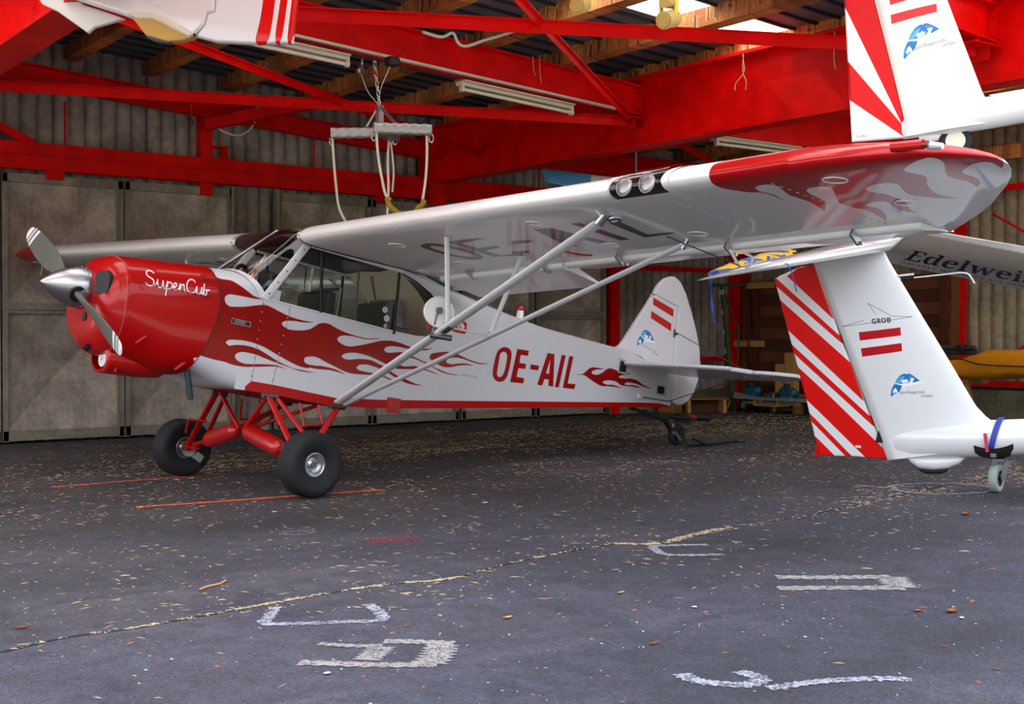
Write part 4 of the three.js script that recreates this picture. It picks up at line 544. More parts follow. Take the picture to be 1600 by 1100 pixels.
  const bk = []; for (let k = 0; k <= 10; k++) { const r = [], y = 0.52 - 0.075 * k * 0.9, x = 2.60 + 0.62 * Math.sin(k / 10 * Math.PI * 0.5); for (let j = 0; j <= 8; j++) { const t = -1 + j / 4; r.push(V(x + 0.02 * Math.sin(t * 6 + k), y, t * 0.36)); } bk.push(r); }
  pp('baggage_liner', loft(bk, { closed: false }), M.beige);
  pp('side_liner', [box(1.05, 0.5, 0.01, 2.62, -0.22, -0.345), box(1.6, 0.45, 0.01, 2.0, -0.22, 0.345)], M.darkTrim);
  pp('cabin_floor', box(1.7, 0.02, 0.68, 2.2, -0.45, 0), M.darkTrim);
  pp('instrument_panel', [rbox(0.08, 0.26, 0.62, 0.03, 1.58, 0.08, 0), rbox(0.26, 0.03, 0.64, 0.014, 1.50, 0.20, 0)], M.black);
  pp('gauge_box', [rbox(0.13, 0.13, 0.10, 0.02, 1.60, 0.245, 0.20, 0.4), rbox(0.05, 0.15, 0.05, 0.015, 1.54, 0.25, 0.17)], M.black);
  pp('hoop', [new THREE.TorusGeometry(0.105, 0.016, 8, 24, Math.PI).rotateY(0.5).translate(1.50, 0.26, -0.05)], M.black); pp('red_lever', [rod([1.52, 0.22, 0.08], [1.53, 0.36, 0.08], 0.009), rod([1.53, 0.36, 0.08], [1.56, 0.385, 0.08], 0.014)], std(0xc8301a, 0.5));
  for (const x of [1.98, 2.55]) { const st = pp('seat', [rbox(0.09, 0.50, 0.42, 0.03, x + 0.16, 0.02, 0), rbox(0.42, 0.09, 0.44, 0.03, x - 0.05, -0.22, 0)], M.seat); pp('seat_frame', [rod([x + 0.2, -0.25, 0.2], [x + 0.24, 0.30, 0.19], 0.012), rod([x + 0.2, -0.25, -0.2], [x + 0.24, 0.30, -0.19], 0.012), rod([x + 0.24, 0.3, -0.19], [x + 0.24, 0.3, 0.19], 0.012)], M.steel, null, st); }
  pp('cabin_tube', [rod([1.62, 0.10, -0.34], [1.86, 0.52, -0.34], 0.012), rod([2.26, -0.4, -0.34], [2.3, 0.5, -0.34], 0.012), rod([1.62, 0.19, -0.335], [2.6, 0.12, -0.335], 0.011)], M.cream);
  pp('hanging_cord', pipe([[2.55, 0.46, 0.1], [2.58, 0.34, 0.12], [2.60, 0.28, 0.13], [2.57, 0.36, 0.14], [2.55, 0.46, 0.12]], 0.004, 24), M.black);
  pp('ceiling_knob', [new THREE.TorusGeometry(0.024, 0.007, 6, 18).translate(1.80, 0.475, 0.2), rod([1.80, 0.45, 0.2], [1.79, 0.39, 0.2], 0.008)], M.tan);
  pp('dark_bag', rbox(0.16, 0.07, 0.25, 0.02, 2.80, 0.05, 0.15), M.black);
}

{ // engine cowling with script lettering, nose bowl, spinner and propeller
  const ring = (x, yt, yb, w, n, N = 40) => { const r = [], yc = (yt + yb) / 2, h = (yt - yb) / 2; for (let j = 0; j < N; j++) { const a = j / N * 2 * Math.PI, c = Math.cos(a), s = Math.sin(a); r.push(V(x, yc + h * Math.sign(s) * Math.pow(Math.abs(s), 2 / n), w * Math.sign(c) * Math.pow(Math.abs(c), 2 / n))); } return r; };
  const cx0 = 0.40, cx1 = 1.16, cy0 = -0.56, cy1 = 0.32;
  const lettering = canvasTex(1024, 1024, (c, w, h) => {
    c.fillStyle = '#ac0000'; c.fillRect(0, 0, w, h); c.strokeStyle = 'rgba(60,0,0,0.8)'; c.lineWidth = 2;
    const f = (x, y) => [(x - cx0) / (cx1 - cx0) * w, (1 - (y - cy0) / (cy1 - cy0)) * h];
    // connected script drawn as pen strokes: x 0..10.6, baseline 0, x-height 1
    const A = f(0.558, 0.052), B = f(0.995, 0.048), sc = (B[0] - A[0]) / 10.7, T = (x, y) => [A[0] + x * sc, A[1] - y * sc * 1.18 + (B[1] - A[1]) * x / 10.7];
    const S = ['M1.5,1.7 C1.2,2.1 0.2,2.0 0.3,1.4 C0.4,1 1.5,1.1 1.4,0.5 C1.3,-0.1 0.2,0 0,0.35', 'M1.5,0.2 C2,0.4 2,0.9 2.05,0.95 C2,0.3 2.1,0 2.5,0.05 C2.8,0.1 2.95,0.6 3,0.95 C2.95,0.3 3,0 3.3,0.05', 'M3.3,0.05 C3.6,0.3 3.7,0.9 3.75,0.95 L3.45,-0.8 M3.7,0.6 C3.9,1.05 4.6,1 4.55,0.5 C4.5,0 3.8,0 3.65,0.25', 'M4.4,0.2 C4.9,0.3 5.4,0.55 5.3,0.85 C5.2,1.05 4.8,0.9 4.8,0.45 C4.8,0 5.3,0 5.7,0.3', 'M5.7,0.3 C5.85,0.6 5.9,0.9 5.95,0.95 C5.9,0.5 5.9,0.2 5.9,0.05 C6,0.7 6.3,1 6.6,0.9 C6.6,0.3 6.7,0 7,0.1', 'M8.6,1.5 C8.3,2 7.1,1.7 7.1,0.8 C7.1,-0.1 8.2,-0.05 8.6,0.3', 'M8.6,0.3 C8.8,0.6 8.85,0.9 8.9,0.95 C8.85,0.3 8.95,0 9.3,0.05 C9.6,0.1 9.75,0.6 9.8,0.95 C9.75,0.3 9.8,0 10,0.1', 'M10,0.1 C10.2,0.8 10.3,1.4 10.3,1.7 C10.2,0.9 10.15,0.3 10.3,0.1 C10.6,-0.1 10.9,0.5 10.6,0.75 C10.5,0.8 10.6,0.7 11.2,0.8'];
    c.strokeStyle = '#ececec'; c.lineCap = c.lineJoin = 'round'; c.lineWidth = 11;
    for (const s of S) { c.beginPath(); for (const m of s.matchAll(/([MCL])([^MCL]*)/g)) { const q = m[2].trim().split(/\s+/).map((t) => T(...t.split(',').map(Number))); if (m[1] === 'M') c.moveTo(...q[0]); else if (m[1] === 'L') c.lineTo(...q[0]); else c.bezierCurveTo(...q[0], ...q[1], ...q[2]); } c.stroke(); }
  }, { repeat: false });
  const cowlPaint = phys(0xffffff, 0.4, { map: lettering, clearcoat: 0.35, clearcoatRoughness: 0.06, specularIntensity: 0.25 });
  const C = [ring(0.44, 0.244, -0.43, 0.352, 2.5), ring(0.46, 0.248, -0.44, 0.362, 2.6), ring(0.62, 0.258, -0.475, 0.376, 3), ring(0.82, 0.268, -0.51, 0.386, 3.4), ring(1.0, 0.277, -0.515, 0.39, 3.6), ring(1.07, 0.282, -0.50, 0.392, 3.7)];
  { // rear edge runs slanting: forward at the bottom
    const last = C[C.length - 1]; for (const q of last) q.x = q.y > 0 ? 1.055 + 0.05 * (1 - q.y / 0.28) : 1.105 - 0.16 * Math.pow(Math.min(1, -q.y / 0.5), 1.4); const pen = C[C.length - 2]; for (const q of pen) q.x = Math.min(q.x, 0.96 - 0.12 * Math.max(0, -q.y / 0.5)); for (const q of C[C.length - 3]) q.x -= 0.06 * Math.max(0, -q.y / 0.5); }
  const cowl = pp('engine_cowling', uvMap(loft(C), (x, y) => [(x - cx0) / (cx1 - cx0), (y - cy0) / (cy1 - cy0)]), cowlPaint);
  for (const [x, y] of [[0.56, -0.31], [0.86, -0.45]]) pp('latch', [rbox(0.085, 0.016, 0.012, 0.005, 0, 0, 0).rotateZ(0.75).translate(x, y, 0.372), rod([x - 0.02, y - 0.025, 0.372], [x + 0.035, y + 0.03, 0.392], 0.006)], M.redMetal, null, cowl);
  pp('seam', [pipe([[0.47, 0.075, 0.362], [0.7, 0.06, 0.381], [1.08, 0.045, 0.394]], 0.0022, 20)], std(0x5c0404, 0.5), null, cowl);
  const edge = (rg, dr, r, m, nm, par) => pp(nm, new THREE.TubeGeometry(new THREE.CatmullRomCurve3(rg.map((q) => V(q.x, -0.1 + (q.y + 0.1) * dr, q.z * dr)), true), 120, r, 5, true), m, null, par);
  edge(C[C.length - 1], 1.002, 0.0035, std(0x4a0404, 0.5), 'rear_edge', cowl); edge(C[0], 1.004, 0.0024, std(0xb06a60, 0.5), 'front_seam', cowl);
  const bowl = pp('nose_bowl', loft([ring(0.300, 0.10, -0.17, 0.16, 2), ring(0.302, 0.12, -0.26, 0.24, 2.1), ring(0.318, 0.155, -0.32, 0.285, 2.1), ring(0.345, 0.19, -0.37, 0.315, 2.2), ring(0.38, 0.222, -0.405, 0.338, 2.3), ring(0.415, 0.238, -0.425, 0.35, 2.4), ring(0.443, 0.245, -0.432, 0.355, 2.5)], { capA: true }), M.redMetal);
  const inletShape = (s) => { const g = new THREE.ExtrudeGeometry(shapeOf([[-0.055, -0.03], [-0.05, -0.075], [0.0, -0.085], [0.05, -0.075], [0.06, -0.02], [0.055, 0.045], [0.03, 0.07], [-0.03, 0.07], [-0.055, 0.04]]), { depth: 0.03, bevelEnabled: true, bevelSize: 0.004, bevelThickness: 0.004, bevelSegments: 2, curveSegments: 6 }); g.rotateY(Math.PI / 2 * -1).rotateY(s * 0.42); return g; };
  for (const s of [1, -1]) { const g = inletShape(s).translate(0.336, 0.04, s * 0.236); pp('cooling_inlet', g, M.black, null, bowl); }
  // small hole under the spinner
  pp('hole', [new THREE.CylinderGeometry(0.03, 0.03, 0.02, 16).rotateZ(Math.PI / 2).translate(0.303, -0.19, 0.07)], M.black, null, bowl);
  // air scoop under the nose with its round white filter
  const sc = []; for (const [x, r] of [[0.43, 0.08], [0.433, 0.10], [0.45, 0.106], [0.7, 0.104], [0.9, 0.094], [0.945, 0.06]]) { const q = []; for (let j = 0; j < 28; j++) { const a = j / 28 * 2 * Math.PI; q.push(V(x + 0.02 * Math.sin(a) * (x > 0.8 ? 3 : -0.6), -0.455 + Math.sin(a) * r * (Math.sin(a) > 0 ? 1.2 : 0.9), 0.075 + Math.sign(Math.cos(a)) * Math.pow(Math.abs(Math.cos(a)), 0.8) * r * 1.3)); } sc.push(q); }
  const scoop = pp('air_scoop', loft(sc, { capB: true }), M.redMetal);
  pp('air_filter', [new THREE.CylinderGeometry(0.058, 0.058, 0.02, 28).rotateZ(Math.PI / 2).translate(0.452, -0.45, 0.10), new THREE.CylinderGeometry(0.012, 0.012, 0.03, 10).rotateZ(Math.PI / 2).translate(0.44, -0.45, 0.10)], std(0xd7d7d2, 0.7), 'round white air filter', scoop);
  pp('scoop_back', [box(0.01, 0.17, 0.24, 0.5, -0.45, 0.075)], M.redMetal, null, scoop);
  pp('exhaust_pipe', [rod([0.98, -0.47, 0.27], [1.03, -0.66, 0.27], 0.022, 0.022, 14), rod([1.031, -0.66, 0.27], [1.032, -0.664, 0.27], 0.017)], std(0x3d4852, 0.45, { metalness: 0.7 }));
  pp('intake_pipe', [rod([0.33, -0.385, 0.06], [0.36, -0.40, 0.06], 0.022)], M.black);
  // propeller
  const prof = []; for (let k = 0; k <= 24; k++) { const t = k / 24; prof.push(new THREE.Vector2(0.142 * Math.pow(Math.sin(Math.min(1, t * 1.0) * Math.PI / 2), 0.82) + 0.0005, t * 0.285)); }
  prof.push(new THREE.Vector2(0.142, 0.30), new THREE.Vector2(0.136, 0.303), new THREE.Vector2(0.0, 0.303));
  const spin = new THREE.LatheGeometry(prof, 64).rotateZ(-Math.PI / 2);
  const prop = pp('spinner', spin, M.polished, 'polished metal spinner'); prop.name = 'propeller';
  const pa = -1.1072;
  const blade = (dir) => { // dir: radial unit in the y-z plane
    const R = 0.945, rings = [], bands = []; const rad = V(0, Math.cos(dir), Math.sin(dir)), tan = V(0, -Math.sin(dir), Math.cos(dir));
    const at = (r, N = 18) => { const t = (r - 0.12) / (R - 0.12), ch = r < 0.125 ? 0.05 : lin(t, [[0, 0.06], [0.15, 0.085], [0.35, 0.142], [0.55, 0.155], [0.75, 0.148], [0.92, 0.118], [0.985, 0.085], [1, 0.05]]), th = lin(t, [[0, 0.05], [0.15, 0.04], [0.4, 0.022], [1, 0.008]]), tw = lin(t, [[0, 0.95], [0.3, 0.62], [1, 0.26]]), q = []; const e = tan.clone().multiplyScalar(Math.cos(tw)).add(V(Math.sin(tw), 0, 0)), n = V(Math.cos(tw), 0, 0).addScaledVector(tan, -Math.sin(tw)); for (let j = 0; j < N; j++) { const a = j / N * 2 * Math.PI; q.push(V(0.215, 0, 0).addScaledVector(rad, r).addScaledVector(e, Math.cos(a) * ch / 2).addScaledVector(n, Math.sin(a) * th / 2)); } return q; };
    for (const r of [0.10, 0.16, 0.22, 0.3, 0.4, 0.5, 0.6, 0.7, 0.8]) rings.push(at(r)); bands.push([[0.8, 0.83], M.propWhite], [[0.83, 0.86], M.propGrey], [[0.86, 0.875], M.propWhite], [[0.875, 0.895], M.propGrey], [[0.895, 0.92, 0.935, 0.945], M.propWhite]);
    const b = pp('blade', loft(rings, { capA: true }), M.prop, null, prop); void b;
    bands.forEach(([rs, m], i) => pp('blade_band', loft(rs.map((r) => at(r)), { capB: i === bands.length - 1 }), m, null, prop));
    pp('blade_slot', [new THREE.CylinderGeometry(0.055, 0.06, 0.05, 20).rotateX(0).applyQuaternion(new THREE.Quaternion().setFromUnitVectors(V(0, 1, 0), rad)).translate(0.215, rad.y * 0.108, rad.z * 0.108)], M.black, null, prop);
  };
  blade(pa); blade(pa + Math.PI);
  const sw = []; for (let k = 0; k < 14; k++) { const a = k / 14 * 2 * Math.PI; sw.push(new THREE.SphereGeometry(0.0065, 6, 4).translate(0.27, 0.141 * Math.cos(a), 0.141 * Math.sin(a))); } pp('spinner_screws', sw, M.alu, null, prop).userData.kind = 'stuff';
}
// wings
const DIH = 0.0265, wingY = (z) => 0.583 + DIH * (Math.abs(z) - 0.46);
const AF = [[1, -0.028], [0.9, 0.0], [0.8, 0.024], [0.7, 0.045], [0.6, 0.062], [0.5, 0.077], [0.4, 0.087], [0.3, 0.091], [0.2, 0.086], [0.14, 0.078], [0.1, 0.069], [0.06, 0.055], [0.035, 0.042], [0.018, 0.030], [0.006, 0.016], [0, 0.002], [0.004, -0.009], [0.014, -0.0175], [0.03, -0.0235], [0.06, -0.028], [0.1, -0.030], [0.2, -0.0305], [0.35, -0.0305], [0.5, -0.0305], [0.65, -0.0305], [0.8, -0.031], [0.9, -0.0315], [1, -0.032]];
const CH = 1.60, LE = 1.62;
const afY = (u, up) => { const list = up ? AF.slice(0, 16).reverse() : AF.slice(15); return lin(u, list); };
const pitchDown = (z) => 0.032 - 0.0095 * Math.abs(z); // nose-up set of the section, washed out to the tip
function wingRing(z, xle, xte, thick = 1, cut = 1) {
  const r = []; const lo = (xle - LE) / CH, hi = (xte - LE) / CH;
  for (const [u0, v0] of AF) { const u = lo + (hi - lo) * u0; let v = v0; if (thick < 1) v = 0.006 + (v0 - 0.006) * thick; else if (hi < 0.99) v = u0 >= 0.999 ? (v0 > -0.03 ? afY(hi, true) : afY(hi, false)) : (AF.indexOf(AF.find((q) => q[0] === u0 && q[1] === v0)) < 15 ? afY(u, true) : afY(u, false)); const x = LE + u * CH; r.push(V(x, wingY(z) + v * CH - pitchDown(z) * (x - LE), z)); }
  return r;
}
const WX0 = 1.5, WX1 = 3.3, WZ0 = 0.3, WZ1 = 5.5;
const wingMap = canvasTex(2048, 740, (c, w, h) => {
  const f = ([x, z]) => [(z - WZ0) / (WZ1 - WZ0) * w, (x - WX0) / (WX1 - WX0) * h];
  c.fillStyle = '#ebebe6'; c.fillRect(0, 0, w, h); c.fillStyle = '#a80000';
  through(c, [[1.3, 4.36], ...TRACE.wingFlame, [2.16, 5.41], [1.95, 5.47], [1.3, 5.5]], f); c.fill();
  TRACE.wingLetters.forEach((p, i) => { c.fillStyle = i === 1 ? '#ebebe6' : '#3b3a44'; (i < 2 ? smoothPoly : poly)(c, p, f); c.fill(); });
}, { repeat: false });
const wingPaint = phys(0xffffff, 0.35, { map: wingMap, clearcoat: 0.5, clearcoatRoughness: 0.05, specularIntensity: 0.5 });
const wingWhite = phys(0xf2f2ee, 0.35, { clearcoat: 0.5, clearcoatRoughness: 0.05 });
const HX = 2.895; // where ailerons and flaps begin
function buildWing(s) {
  const zs = [0.44, 0.47, 1.0, 1.6, 1.86, 1.88, 2.4, 3.0, 3.4, 3.9, 4.3, 4.55], rings = [];
  for (const z of zs) rings.push(wingRing(z, LE, HX));
  for (const [z, a, b, t] of [[4.605, LE, HX, 1], [4.61, 1.622, 3.20, 0.97], [4.75, 1.635, 3.07, 0.9], [4.9, 1.66, 2.93, 0.8], [5.05, 1.70, 2.77, 0.68], [5.18, 1.76, 2.60, 0.54], [5.28, 1.83, 2.47, 0.4], [5.35, 1.91, 2.36, 0.28], [5.40, 1.99, 2.26, 0.16], [5.425, 2.07, 2.17, 0.06]]) rings.push(wingRing(z, a, b, t));
  if (s < 0) rings.forEach((r) => r.forEach((q) => { q.z *= -1; }));
  let g = loft(rings, { capA: true, capB: true });
  if ((s > 0)) { const I = g.index; for (let i = 0; i < I.count; i += 3) { const a = I.getX(i); I.setX(i, I.getX(i + 1)); I.setX(i + 1, a); } g.computeVertexNormals(); }
  uvMap(g, (x, y, z) => [(Math.abs(z) - WZ0) / (WZ1 - WZ0), 1 - (x - WX0) / (WX1 - WX0)]);
  const right = s < 0 ? phys(0xffffff, 0.3, { map: wingMap, clearcoat: 1, clearcoatRoughness: 0.05 }) : null; void right;
  const wing = pp('wing', g, wingPaint);
  const surf = (name, za, zb, chord, defl, drop) => { // trailing edge surface with a round nose
    const rg = []; for (const z of [za, za + 0.02, (za + zb) / 2, zb - 0.02, zb]) { const r = [], y0 = wingY(z) + afY(0.8, false) * CH - pitchDown(z) * (HX - LE) - drop, hN = 0.04; const pts = [[0.0, 0.0], [0.004, 0.018], [0.02, hN * 0.9], [0.06, hN], [0.16, 0.027], [chord, 0.004], [chord, -0.004], [0.16, -0.019], [0.06, -0.028], [0.02, -0.030], [0.004, -0.018]]; for (const [u, v] of pts) { const c = Math.cos(defl), n = Math.sin(defl); r.push(V(HX + 0.012 + u * c + v * n, y0 - u * n + v * c, s * z)); } rg.push(r); }
    const q = loft(rg, { capA: true, capB: true }); return pp(name, q, wingWhite);
  };
  surf('flap', 0.52, 1.86, 0.44, 0.20, 0.002); surf('aileron', 1.885, 4.595, 0.36, -0.08, 0.006);
  // hinge brackets
  for (const z of [0.9, 1.7, 2.42, 3.32, 4.2]) { const y = wingY(z) - 0.085; pp('hinge_bracket', [box(0.10, 0.045, 0.014, HX, y, s * z, 0, -0.5), rod([HX + 0.05, y - 0.025, s * z - 0.02], [HX + 0.05, y - 0.025, s * z + 0.02], 0.012)], M.alu); }
  if (s > 0) pp('aileron_horn', [rod([HX - 0.02, wingY(3.32) - 0.09, 3.34], [HX + 0.03, wingY(3.32) - 0.19, 3.38], 0.009), pipe([[HX + 0.03, wingY(3.3) - 0.11, 3.42], [HX + 0.06, wingY(3.3) - 0.13, 3.45], [HX + 0.06, wingY(3.3) - 0.17, 3.45], [HX + 0.03, wingY(3.3) - 0.20, 3.43]], 0.009, 16)], M.white);
  if (s > 0) pp('aileron_cable', [rod([2.55, wingY(3.25) - 0.055, 3.1], [HX + 0.02, wingY(3.3) - 0.19, 3.40], 0.004)], M.wire);
  // inspection rings and fabric tapes under the wing
  const under = (x, z) => V(x, wingY(z) - 0.0305 * CH - pitchDown(z) * (x - LE) - 0.001, s * z);
  for (const [x, z, r] of [[1.909, 2.596, 0.055], [2.599, 2.6, 0.055], [2.576, 3.32, 0.06], [1.987, 1.15, 0.06], [2.717, 0.55, 0.05], [2.80, 0.75, 0.06], [1.86, 4.72, 0.06], [2.45, 4.76, 0.055], [2.60, 1.12, 0.05]]) { const q = under(x, z); pp('inspection_ring', new THREE.TorusGeometry(r, 0.0035, 6, 28).rotateX(Math.PI / 2).translate(q.x, q.y, q.z), wingWhite, null, wing); }
  const tape = []; for (let z = 0.8; z < 4.6; z += 0.355) { const a = under(1.78, z), b = under(2.86, z); tape.push(box(b.x - a.x, 0.0022, 0.03, (a.x + b.x) / 2, (a.y + b.y) / 2, a.z, 0, Math.atan2(b.y - a.y, b.x - a.x))); } void tape;
  const stitch = []; for (const z of [1.0, 3.72, 4.42]) for (let x = 1.78; x < 2.85; x += 0.07) { const q = under(x, z); stitch.push(box(0.025, 0.003, 0.004, q.x, q.y, q.z)); } if (s > 0) pp('rib_stitching', stitch, std(0xb8b8b8, 0.6), null, wing).userData.kind = 'stuff';
  pp('root_band', loft([wingRing(0.455, LE - 0.006, HX, 1), wingRing(0.475, LE - 0.006, HX, 1)].map((r) => r.map((q) => V(q.x, q.y + (q.y - wingY(0.46)) * 0.05, s * q.z)))), M.black, null, wing);
  const rib = wingRing(0.436, LE + 0.01, HX - 0.01).map((q) => [q.x, q.y]), rg2 = new THREE.ExtrudeGeometry(shapeOf(rib), { depth: 0.006, bevelEnabled: false }).translate(0, 0, s > 0 ? 0.43 : -0.437); pp('root_rib', rg2, std(0x3a1410, 0.6), null, wing);
  return wing;
}
const wingL = buildWing(1), wingR = buildWing(-1); wingL.userData.label = 'near wing with dark letters and red flames underneath'; wingR.userData.label = 'far wing behind the nose';
{ // landing lights in the leading edge of the near wing
  const strip = (za, zb, off, a, b) => { const rg = []; for (const z of [za, (za + zb) / 2, zb]) { const base = wingRing(z, LE, HX).slice(a, b); rg.push(base.map((q) => V(q.x + (q.x - 1.80) * off, q.y + (q.y - wingY(z)) * off, z))); } return loft(rg, { closed: false }); };
  const lt = pp('landing_light', strip(3.46, 3.84, 0.012, 9, 20), M.blackGloss);
  for (const z of [3.575, 3.735]) { const y = wingY(z) - 0.006; pp('lamp', [new THREE.SphereGeometry(0.052, 20, 12).scale(0.35, 1, 1).translate(LE + 0.004, y + 0.008, z), new THREE.TorusGeometry(0.053, 0.003, 8, 24).rotateY(Math.PI / 2).translate(LE - 0.004, y + 0.008, z)], M.alu, null, lt); }
  pp('lamp_cover', strip(3.46, 3.84, 0.16, 9, 20), M.glass, null, lt);
  pp('cover_rim', strip(3.43, 3.465, 0.02, 6, 21), wingWhite, null, lt); pp('cover_rim', strip(3.835, 3.88, 0.05, 6, 22), wingWhite, null, lt);
  // red navigation lamp at the tip
  const nav = pp('tip_lamp', rod([1.72, 0.735, 5.10], [1.70, 0.725, 5.265], 0.023, 0.023, 16), M.redMetal);
  pp('lamp_glass', [rod([1.70, 0.725, 5.262], [1.695, 0.722, 5.29], 0.022, 0.014, 16)], phys(0x7a0a12, 0.1, { clearcoat: 1 }), null, nav);
  pp('lamp_glass', [rod([1.715, 0.722, 5.28], [1.72, 0.712, 5.345], 0.02, 0.014, 16)], phys(0xb4b6b4, 0.15, { clearcoat: 1 }), null, nav);
}
for (const s of [1, -1]) { // lift struts and jury struts
  const F = [1.975, wingY(3.12) - 0.058, s * 3.12], R = [2.69, wingY(3.14) - 0.075, s * 3.14], f0 = [2.185, -0.562, s * 0.375], r0 = [2.235, -0.575, s * 0.38];
  pp('lift_strut', fairBar(f0, F, 0.088, 0.040, [1, 0, 0]), phys(0xe4e5e6, 0.28, { clearcoat: 0.8 })); pp('lift_strut', fairBar(r0, R, 0.056, 0.030, [1, 0, 0]), phys(0xe4e5e6, 0.28, { clearcoat: 0.8 }));
  const onF = (t) => f0.map((v, i) => v + (F[i] - v) * t), onR = (t) => r0.map((v, i) => v + (R[i] - v) * t);
  const jf = onF(0.47), jr = onR(0.475);
  pp('jury_strut', fairBar([jf[0], jf[1] + 0.02, jf[2]], [1.94, wingY(1.72) - 0.055, s * 1.74], 0.04, 0.022, [1, 0, 0]), M.white); pp('jury_strut', fairBar([jr[0], jr[1] + 0.02, jr[2]], [2.62, wingY(1.72) - 0.07, s * 1.74], 0.04, 0.022, [1, 0, 0]), M.white);
  pp('jury_brace', rod(jf, jr, 0.007), M.white);
  pp('strut_fitting', [rod([F[0] - 0.02, F[1] - 0.03, F[2] - s * 0.03], [F[0] - 0.02, F[1] + 0.02, F[2] + s * 0.02], 0.035, 0.03, 14), new THREE.TorusGeometry(0.032, 0.012, 8, 20).rotateX(1.3).translate(F[0] + 0.02, F[1] - 0.005, F[2] + s * 0.06)], M.chrome); pp('strut_fitting', [rod([R[0], R[1] - 0.03, R[2] - s * 0.02], [R[0], R[1] + 0.03, R[2] + s * 0.02], 0.018)], M.chrome);
  pp('strut_foot', [rod([2.12, -0.585, s * 0.36], [2.25, -0.585, s * 0.36], 0.032), box(0.05, 0.06, 0.05, 2.19, -0.57, s * 0.37)], M.wire);
  pp('strut_collar', [rod(onF(0.455), onF(0.485), 0.032, 0.032)].map((g) => g), M.steel);
  if (s > 0) {
    pp('pitot_hose', pipe([onF(0.86), [2.1, wingY(2.75) - 0.22, 2.80], [2.28, wingY(2.7) - 0.19, 2.74], [2.4, wingY(2.6) - 0.16, 2.60]].map((p) => V(...p)), 0.006, 24), std(0xb01418, 0.5));
    // round white tow mirror on a bracket
    const c = onF(0.445), my = c[1] + 0.13; const mir = pp('tow_mirror', [new THREE.CylinderGeometry(0.102, 0.102, 0.022, 40).rotateX(Math.PI / 2).rotateY(-0.35).rotateX(-0.1).translate(c[0] - 0.02, my, c[2] - 0.03)], M.white, 'round white tow mirror');
    pp('mirror_rim', [new THREE.TorusGeometry(0.102, 0.006, 8, 40).rotateY(-0.35).rotateX(-0.1).translate(c[0] - 0.016, my, c[2] - 0.018)], M.white, null, mir);
    pp('mirror_bracket', [rod([c[0] - 0.05, c[1] - 0.02, c[2] - 0.03], [c[0] - 0.04, my, c[2] - 0.01], 0.007), new THREE.CylinderGeometry(0.022, 0.022, 0.025, 16).rotateX(Math.PI / 2).translate(c[0] - 0.03, my + 0.01, c[2] - 0.005), rod([c[0] - 0.05, c[1] - 0.03, c[2] - 0.05], [c[0] + 0.08, c[1] - 0.035, c[2] + 0.02], 0.02)], M.steel, null, mir);
  }
}
